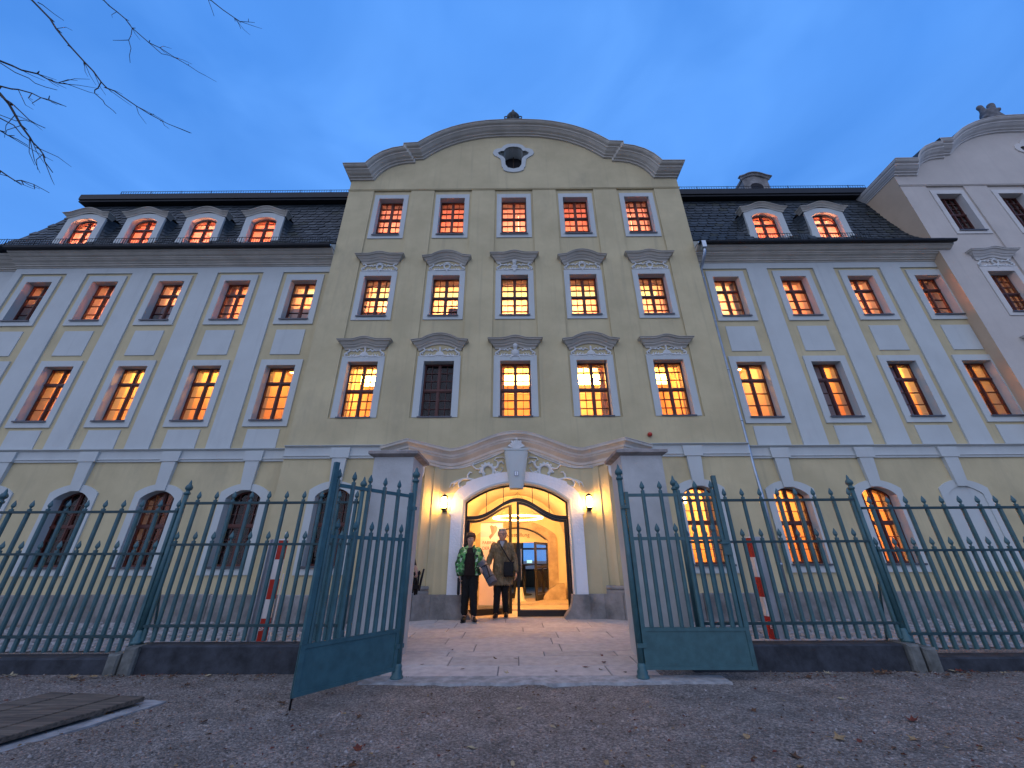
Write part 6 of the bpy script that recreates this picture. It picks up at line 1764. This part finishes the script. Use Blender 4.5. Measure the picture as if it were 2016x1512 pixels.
hr = MB(); hr.ell(P(0, 0.022, 0.05), (0.09, 0.108, 0.088), 16, 12, rot=T); hr.ell(P(0, 0.06, -0.04), (0.09, 0.075, 0.12), 14, 10, rot=T); remeshed(hr, 'hair', M['brownhair'], tb, 0.009, 1)
jk = MB(); jk.loft([(0.72, 0, 0.02, .175, .125), (0.92, 0, 0.01, .165, .12), (1.15, 0, 0, .165, .115), (1.25, 0, .01, .12, .09), (1.31, 0, .01, .065, .06)], 22)
for a in (armL, armR):
    jk.capsule(a[0], 0.07, a[1], 0.058); jk.capsule(a[1], 0.055, tuple(a[1][i] + (a[2][i]-a[1][i])*0.35 for i in range(3)), 0.05)
remeshed(jk, 'jacket', M['bagblack'], tb, 0.013, 2)
tr = MB()
for hip, knee, ank in legs: tr.capsule(hip, 0.098, knee, 0.075); tr.capsule(knee, 0.075, (ank[0], ank[1], 0.13), 0.062)
remeshed(tr, 'trousers', M['darkcloth'], tb, 0.013, 2)
shoe(tb, -0.09, 0.03, 0); shoe(tb, 0.09, 0.02, 0)
kb = tag(empty('folding_stand', (-1.53, 6.70, 0.66)), 'black folded stand hanging from the hand behind the left gate post', 'stand')
q = MB()
for (x, y, dz, a) in ((-0.045, 0, 0.0, 0.02), (-0.015, 0.02, -0.03, 0.0), (0.02, -0.01, -0.02, 0.015), (0.05, 0.01, 0.03, 0.05)):
    q.tube([(x, y, 0.02 + dz), (x + a*0.4, y, 0.17 + dz), (x + a, y, 0.34 + dz*0.5)], [0.014, 0.019, 0.014], 8)
q.build('folded_leg', M['bagblack'], kb)
q = MB(); q.box(-0.06, 0.06, -0.03, 0.04, 0.08, 0.13); q.box(-0.05, 0.05, -0.03, 0.035, 0.27, 0.31); q.build('clamp', M['bagblack'], kb)
# ------------------------------------------------------------------ bare tree reaching in from the left
M['bark'] = mat('dark_bark', (0.045, 0.035, 0.035), 0.9, 0.3, 15.0, bump=0.6, bscale=30)
BR = {
    'b1': [(-6.98,2.73,8.59),(-6.52,2.76,8.13),(-6.35,2.78,7.91),(-6.0,2.81,7.52),(-5.69,2.84,7.2),(-5.5,2.86,7.01),(-5.35,2.89,6.83),(-5.27,2.92,6.75),(-5.19,2.94,6.73),(-4.81,2.97,6.45),(-4.62,3.0,6.33),(-4.45,3.03,6.24),(-4.38,3.05,6.21),(-4.07,3.08,6.07)],
    'b1a': [(-5.35,2.89,6.83),(-5.35,2.9,6.71),(-5.41,2.92,6.71),(-5.4,2.93,6.66),(-5.24,2.94,6.52),(-5.19,2.95,6.45),(-5.07,2.97,6.36),(-5.02,2.98,6.31)],
    'b1b': [(-6.87,2.73,8.53),(-6.84,2.76,8.54),(-6.61,2.79,8.35),(-6.44,2.82,8.23)],
    'b2': [(-6.25,2.88,8.98),(-6.15,2.91,8.88),(-6.02,2.94,8.78),(-5.86,2.97,8.64),(-5.7,3.0,8.44),(-5.32,3.02,8.07),(-5.16,3.05,8.0),(-4.89,3.08,7.8),(-4.67,3.11,7.66),(-4.51,3.14,7.55),(-4.44,3.17,7.53)],
    'b2a': [(-5.7,3.0,8.44),(-5.65,3.01,8.25),(-5.67,3.03,8.17),(-5.58,3.05,7.99),(-5.56,3.07,7.84),(-5.51,3.09,7.7)],
    'b2b': [(-5.65,3.02,8.15),(-5.86,3.07,8.26),(-6.08,3.12,8.38)],
    'b2c': [(-5.32,3.02,8.07),(-5.09,3.06,7.86),(-5.01,3.09,7.88),(-4.92,3.12,7.86)],
    'b3': [(-4.81,3.02,9.32),(-4.56,3.04,9.07),(-4.32,3.06,8.86),(-4.23,3.08,8.8),(-4.12,3.1,8.83),(-4.04,3.12,8.86)],
    'b3a': [(-4.32,3.06,8.86),(-4.28,3.11,8.82),(-4.26,3.16,8.77)],
    'b3b': [(-4.85,3.02,9.32),(-4.78,3.07,9.16),(-4.75,3.12,9.07)],
    'b4': [(-6.12,2.48,6.55),(-6.02,2.5,6.51),(-5.87,2.52,6.45),(-5.76,2.54,6.4),(-5.57,2.56,6.36),(-5.44,2.58,6.29),(-5.32,2.6,6.25),(-5.23,2.62,6.26),(-5.21,2.64,6.27)],
    'b5': [(-5.87,2.51,6.04),(-5.71,2.49,5.98),(-5.5,2.46,5.87),(-5.37,2.44,5.82),(-5.14,2.42,5.71),(-4.96,2.4,5.59),(-4.82,2.38,5.52),(-4.54,2.36,5.36)],
    'b5a': [(-6.02,2.51,6.49),(-5.76,2.52,6.31),(-5.58,2.54,6.23),(-5.48,2.55,6.15),(-5.36,2.57,6.11),(-5.22,2.58,6.07)],
    'b6': [(-5.72,2.44,5.92),(-5.59,2.46,5.8),(-5.44,2.49,5.65),(-5.31,2.51,5.49),(-5.19,2.53,5.34),(-5.04,2.55,5.18),(-5.02,2.58,5.14),(-4.94,2.6,5.07),(-4.89,2.62,5.01),(-4.85,2.64,4.92),(-4.72,2.66,4.78)],
    'b6a': [(-5.52,2.46,5.72),(-5.39,2.48,5.64),(-5.26,2.49,5.53),(-5.11,2.51,5.4),(-5.01,2.52,5.34),(-4.93,2.54,5.31)],
    'b6b': [(-5.54,2.49,5.51),(-5.44,2.5,5.43),(-5.25,2.52,5.33),(-5.11,2.54,5.19),(-5.02,2.56,5.13)],
    'b7': [(-5.47,2.52,5.3),(-5.42,2.56,5.3),(-5.36,2.59,5.27),(-5.31,2.63,5.27),(-5.2,2.66,5.21)],
    'b7a': [(-5.61,2.52,5.55),(-5.53,2.54,5.54),(-5.35,2.56,5.47),(-5.28,2.57,5.5),(-5.17,2.59,5.47)],
    'b8': [(-5.72,2.81,5.11),(-5.52,2.78,4.98),(-5.34,2.76,4.86),(-5.17,2.73,4.75),(-5.06,2.7,4.72),(-4.86,2.68,4.63),(-4.59,2.65,4.47)],
    'b8a': [(-5.17,2.73,4.75),(-5.22,2.81,4.79)],
}
tree = tag(empty('bare_tree', (-9.2, 1.6, 0)), 'bare winter tree whose thin branches hang in from the upper left', 'tree')
off = Vector((9.2, -1.6, 0))
q = MB()
tk = [(0, 0, -0.2), (0.02, 0.0, 0.3), (0.05, 0.03, 1.6), (0.0, 0.08, 3.2), (0.1, 0.1, 4.6), (0.12, 0.16, 6.2), (0.3, 0.2, 7.6), (0.35, 0.3, 8.8)]
q.tube(tk, [0.34, 0.26, 0.22, 0.20, 0.17, 0.13, 0.09, 0.05], 12)
q.build('trunk', M['bark'], tree)
wd = {'b1': (0.020, 0.005), 'b2': (0.014, 0.004), 'b3': (0.012, 0.004), 'b4': (0.020, 0.005), 'b5': (0.015, 0.005), 'b6': (0.022, 0.006), 'b7': (0.012, 0.005), 'b8': (0.014, 0.004)}
src = {'b1': 7, 'b2': 7, 'b3': 7, 'b4': 5, 'b5': 5, 'b6': 4, 'b7': 3, 'b8': 3}
rng = random.Random(21)
for k in ('b1', 'b2', 'b3', 'b4', 'b5', 'b6', 'b7', 'b8'):
    q = MB()
    p = [Vector(c) + off for c in BR[k]]
    s0 = Vector(tk[src[k]])
    mid = s0.lerp(p[0], 0.5) + Vector((0, 0, 0.35))
    r0, r1 = wd[k]; r0 *= 0.62; r1 *= 0.6
    lead = [s0, s0.lerp(mid, 0.5), mid, mid.lerp(p[0], 0.6)]
    allp = lead + p
    n = len(allp)
    rr = [max(r0*3.2 - (r0*2.2)*i/len(lead), r0) for i in range(len(lead))] + [r0 + (r1 - r0)*i/(len(p)-1) for i in range(len(p))]
    q.tube(allp, rr, 7)
    # buds and knots
    for i in range(1, len(p) - 1):
        if rng.random() < 0.8:
            d = (p[i+1] - p[i]); a = Vector((rng.uniform(-1, 1), rng.uniform(-1, 1), rng.uniform(-1, 1))).normalized() * 0.05
            q.tube([p[i], p[i] + d*0.12 + a*0.8], [rr[4+i]*1.2, 0.003], 5)
    # fine side twigs
    for i in range(2, len(p) - 1):
        for _ in range(2):
            if rng.random() < 0.45:
                d = (p[i+1] - p[i-1]).normalized(); a = Vector((rng.uniform(-1, 1), rng.uniform(-.6, .6), rng.uniform(-1, .6)))
                e1 = p[i] + (d*0.7 + a*0.55).normalized()*rng.uniform(.10, .24); e2 = e1 + (d + a*0.3).normalized()*rng.uniform(.08, .22)
                q.tube([p[i], e1, e2], [0.0035, 0.0028, 0.0016], 5)
    for kk in BR:
        if kk != k and kk[:2] == k:
            pp = [Vector(c) + off for c in BR[kk]]
            q.tube(pp, [r0*0.55 + (0.003 - r0*0.55)*i/(len(pp)-1) for i in range(len(pp))], 6)
    q.build('branch', M['bark'], tree)

# ------------------------------------------------------------------ old wooden boards over a concrete pit frame, lower left
M['oldboard'] = mat('old_board', (0.20, 0.165, 0.13), 0.9, 0.35, 5.0, bump=0.5, bscale=30, objrand=0.12)
def board_mat():
    m = bpy.data.materials.new('weathered_board_grain'); m.use_nodes = True
    N, L = m.node_tree.nodes, m.node_tree.links; b = N['Principled BSDF']; b.inputs['Roughness'].default_value = 0.9
    tc = N.new('ShaderNodeTexCoord'); mp = N.new('ShaderNodeMapping'); mp.inputs['Scale'].default_value = (1.2, 22, 22)
    n = N.new('ShaderNodeTexNoise'); n.inputs['Scale'].default_value = 2.0; n.inputs['Detail'].default_value = 7
    L.new(tc.outputs['Object'], mp.inputs['Vector']); L.new(mp.outputs['Vector'], n.inputs['Vector'])
    r = N.new('ShaderNodeValToRGB'); r.color_ramp.elements[0].position = .3; r.color_ramp.elements[0].color = (.045, .034, .026, 1); r.color_ramp.elements[1].position = .72; r.color_ramp.elements[1].color = (.17, .13, .095, 1)
    L.new(n.outputs['Fac'], r.inputs['Fac']); L.new(r.outputs['Color'], b.inputs['Base Color'])
    bp = N.new('ShaderNodeBump'); bp.inputs['Strength'].default_value = .5; bp.inputs['Distance'].default_value = .01
    L.new(n.outputs['Fac'], bp.inputs['Height']); L.new(bp.outputs['Normal'], b.inputs['Normal'])
    return m
M['board'] = board_mat()
bx = Vector((-3.235, 4.165, 0.0))                 # back right corner of the boards
bv = Vector((-0.22, -0.83, 0)).normalized()        # along the planks, towards the viewer
bu = Vector((-0.95, 0.14, 0)).normalized()         # across, to the left
bd = tag(empty('board_cover', (bx.x, bx.y, 0.034)), 'weathered wooden board cover lying on the gravel at the lower left', 'boards')
rng = random.Random(8)
for i, (a, b, l0, l1) in enumerate(((0.0, 0.235, 0.0, 1.75), (0.239, 0.48, 0.015, 1.75), (0.484, 0.72, -0.01, 1.75), (0.724, 0.965, 0.02, 1.75))):
    q = MB(); n = 10; vs = []
    for k in range(n + 1):
        t = l0 + (l1 - l0)*k/n
        wa, wb_ = a + 0.003*noise.noise((t*5, i, 0)), b + 0.003*noise.noise((t*5, i, 7))
        z = 0.034 + 0.004*noise.noise((t*2, i*3.0, 1)) + 0.006*(i % 2)
        for (w_, zz) in ((wa, 0.0), (wa, z - 0.004), (wa + 0.005, z), (wb_ - 0.005, z), (wb_, z - 0.004), (wb_, 0.0)):
            p_ = bv*t + bu*w_; vs.append((p_.x, p_.y, zz))
    fs = [(6*k+j, 6*k+j+1, 6*k+j+7, 6*k+j+6) for k in range(n) for j in range(5)] + [tuple(range(6)), tuple(6*n + j for j in reversed(range(6)))]
    q.add(vs, fs); q.build('plank', M['board'], bd)
q = MB()
for t in (0.25, 1.3):
    c = [bv*(t + e) + bu*w_ for e, w_ in ((0, .03), (.1, .03), (.1, .93), (0, .93))]
    q = MB(); q.add([(p_.x, p_.y, -0.026) for p_ in c] + [(p_.x, p_.y, -0.0005) for p_ in c], [(0, 1, 2, 3), (4, 5, 6, 7), (0, 1, 5, 4), (1, 2, 6, 5), (2, 3, 7, 6), (3, 0, 4, 7)]); q.build('cleat', M['oldboard'], bd)
q = MB(); n = 60; vs = []
for i in range(n):
    t = i/n*4
    k = int(t); f = t - k
    cs = [(-0.13, -0.10), (-0.09, 1.9), (1.05, 1.9), (1.02, -0.12), (-0.13, -0.10)]
    w_, l_ = cs[k][0] + (cs[k+1][0]-cs[k][0])*f, cs[k][1] + (cs[k+1][1]-cs[k][1])*f
    p_ = bx + bv*l_ + bu*w_
    jx, jy = 0.035*noise.noise((p_.x*6, p_.y*6, 2)), 0.035*noise.noise((p_.x*6, p_.y*6, 8))
    vs.append((p_.x + jx, p_.y + jy, 0.012))
q.add(vs + [(v[0], v[1], -0.03) for v in vs], [tuple(range(n))] + [(i, (i+1) % n, n+(i+1) % n, n+i) for i in range(n)])
tag(q.build('pit_frame', M['concrete']), 'pale concrete edging showing round the wooden boards', 'concrete slab')

# ------------------------------------------------------------------ fallen leaves
def leaf_mesh(seed, m, kind):
    rng = random.Random(seed); pts = []
    if kind == 'maple':
        for k in range(15):
            a = R(-90 + 360*k/15); r_ = (1.0 if k % 3 == 0 else (0.62 if k % 3 == 1 else 0.55)) * rng.uniform(.85, 1.1)
            pts.append((r_*math.cos(a)*0.05, r_*math.sin(a)*0.05))
    else:
        for k in range(12):
            a = R(360*k/12); r_ = rng.uniform(.9, 1.1); pts.append((0.026*r_*math.cos(a), 0.045*r_*math.sin(a)*(1.15 if k == 3 else 1)))
    q = MB(); n = len(pts); c1, c2 = rng.uniform(4, 11), rng.uniform(-6, 8)
    zf = lambda x, y: c1*x*x + c2*y*y + rng.uniform(-.002, .002)
    top = [(x, y, zf(x, y) + 0.003) for x, y in pts]
    mid = [(x*.5, y*.5, zf(x*.5, y*.5) + 0.003) for x, y in pts]
    vs = [(0, 0, 0.003)] + mid + top + [(x, y, z - 0.0015) for x, y, z in top]
    fs = [(0, 1+i, 1+(i+1) % n) for i in range(n)] + [(1+i, 1+n+i, 1+n+(i+1) % n, 1+(i+1) % n) for i in range(n)] + [(1+n+i, 1+2*n+i, 1+2*n+(i+1) % n, 1+n+(i+1) % n) for i in range(n)]
    q.add(vs, fs); q.tube([(0, -0.03, 0.004), (0.004, -0.075, 0.012)], 0.0015, 5)
    me = q.mesh('fallen_leaf'); me.materials.append(m); return me
LM = [mat('leaf_tan', (0.30, 0.20, 0.10), 0.8, 0.3, 30.0), mat('leaf_brown', (0.11, 0.055, 0.03), 0.85, 0.3, 30.0), mat('leaf_red', (0.14, 0.035, 0.022), 0.8, 0.3, 30.0), mat('leaf_pale', (0.38, 0.31, 0.19), 0.8, 0.3, 30.0)]
LMS = {}
for i, m in enumerate(LM):
    for kd in ('maple', 'oval'):
        for s_ in (1, 2): LMS[(i, kd, s_)] = leaf_mesh(10*i + s_ + (5 if kd == 'maple' else 0), m, kd)
CN = ['tan', 'dark brown', 'reddish', 'pale yellowish']
def leaf(x, y, z, c, kd, s_, rng, zone):
    o = put(LMS[(c, kd, rng.choice((1, 2)))], 'fallen_leaf', None, (x, y, z))
    o.scale = (s_, s_, s_)
    o.rotation_euler = (rng.uniform(-.25, .25), rng.uniform(-.25, .25), rng.uniform(0, 6.28))
    tag(o, '%s fallen leaf %s' % (CN[c], zone), 'leaf', '%s fallen leaves %s' % (CN[c], zone))
def gz(x, y):
    return 0.022 * (noise.noise((x*0.8, y*0.8, 3.1))) + 0.014 * noise.noise((x*3.1, y*3.1, 1.0)) + 0.010 * noise.noise((x*9, y*9, 5.0)) + 0.006 * noise.noise((x*23, y*23, 9.0)) + 0.002
rng = random.Random(31)
# larger single leaves where the photograph shows them (x, y, colour, kind, size)
for (x, y, c, kd, s_) in ((-0.30, 3.35, 3, 'oval', .8), (0.03, 4.10, 3, 'oval', .55), (0.28, 3.72, 3, 'oval', .5), (0.55, 3.10, 0, 'oval', .6), (-0.02, 3.12, 3, 'oval', .5),
                          (1.60, 3.45, 0, 'oval', .8), (1.75, 3.18, 1, 'maple', .8), (1.70, 3.05, 0, 'oval', .6), (3.05, 3.78, 2, 'maple', .9), (2.20, 3.40, 0, 'maple', 1.0), (2.35, 3.42, 2, 'oval', .6),
                          (1.95, 4.00, 1, 'maple', .7), (3.45, 3.42, 1, 'oval', .7), (-1.05, 3.32, 2, 'maple', .8), (-1.25, 3.9, 1, 'maple', .6), (-0.75, 3.95, 2, 'oval', .5), (-1.00, 3.10, 1, 'oval', .6),
                          (-2.05, 4.2, 1, 'maple', .9), (1.15, 4.15, 3, 'oval', .4), (2.90, 4.30, 3, 'oval', .6), (3.9, 3.55, 0, 'maple', .8), (2.75, 3.45, 0, 'maple', .8), (-2.4, 3.75, 1, 'maple', .7), (-3.3, 4.75, 1, 'maple', .7)):
    leaf(x, y, gz(x, y), c, kd, s_, rng, 'lying on the gravel in the %s foreground' % ('left' if x < -0.9 else ('middle' if x < 1.0 else 'right')))
for i in range(30):
    sx = rng.choice((-1, 1)); x = sx*rng.uniform(2.9, 6.4); y = 5.20 - abs(rng.gauss(0, 0.10)); c = rng.choice((0, 1, 1, 2, 3))
    if abs(abs(x) - 4.5) < 0.3: y -= 0.08
    leaf(x, y, 0.004, c, rng.choice(('maple', 'maple', 'oval')), rng.uniform(.6, 1.1), rng, 'at the foot of the fence wall %s of the gate' % ('left' if sx < 0 else 'right'))
for (x, y, c) in ((-0.85, 6.2, 2), (0.0, 5.75, 1), (-0.25, 5.75, 1), (1.05, 5.55, 2), (0.95, 5.25, 1), (0.8, 5.35, 2), (1.1, 5.9, 2), (0.45, 5.2, 1), (1.2, 5.15, 1), (-0.6, 5.3, 1), (-0.1, 5.15, 3), (-1.1, 5.5, 1), (-1.15, 5.0, 1)):
    leaf(x, y, pave_z(y) + 0.003, c, rng.choice(('maple', 'oval')), rng.uniform(.4, .75), rng, 'on the paved forecourt')

# crumbs of leaf, twig and bark trodden into the gravel
lt = MB(); rng = random.Random(77)
for i in range(1500):
    if i < 650:
        y = 5.2 - abs(rng.gauss(0, 0.16)); x = rng.choice((-1, 1))*rng.uniform(2.6, 6.8)
    else:
        y = rng.uniform(2.7, 5.0); x = rng.uniform(-1, 1)*(1.4*y + 0.2)
    if -1.55 < x < 2.2 and y > 4.7: continue
    z = gz(x, y) if y < 4.95 else 0.0
    l = rng.uniform(0.006, 0.022); w = l*rng.uniform(.25, .7); a = rng.uniform(0, 6.28); t = rng.uniform(-.004, .006)
    ca, sa = math.cos(a), math.sin(a)
    P_ = lambda u, v, h: (x + u*ca - v*sa, y + u*sa + v*ca, z + h)
    lt.add([P_(-l, 0, .003), P_(0, -w, .002 + t), P_(l, 0, .004), P_(0, w, .006 + t), P_(0, 0, .0)], [(0, 1, 2, 3), (0, 4, 1), (1, 4, 2), (2, 4, 3), (3, 4, 0)], rng.choice((0, 1, 1, 2, 1)))
tag(lt.build('leaf_litter', [LM[0], LM[1], LM[2]]), 'small crumbs of dead leaf and twig scattered over the gravel', 'leaf litter', kind='stuff')
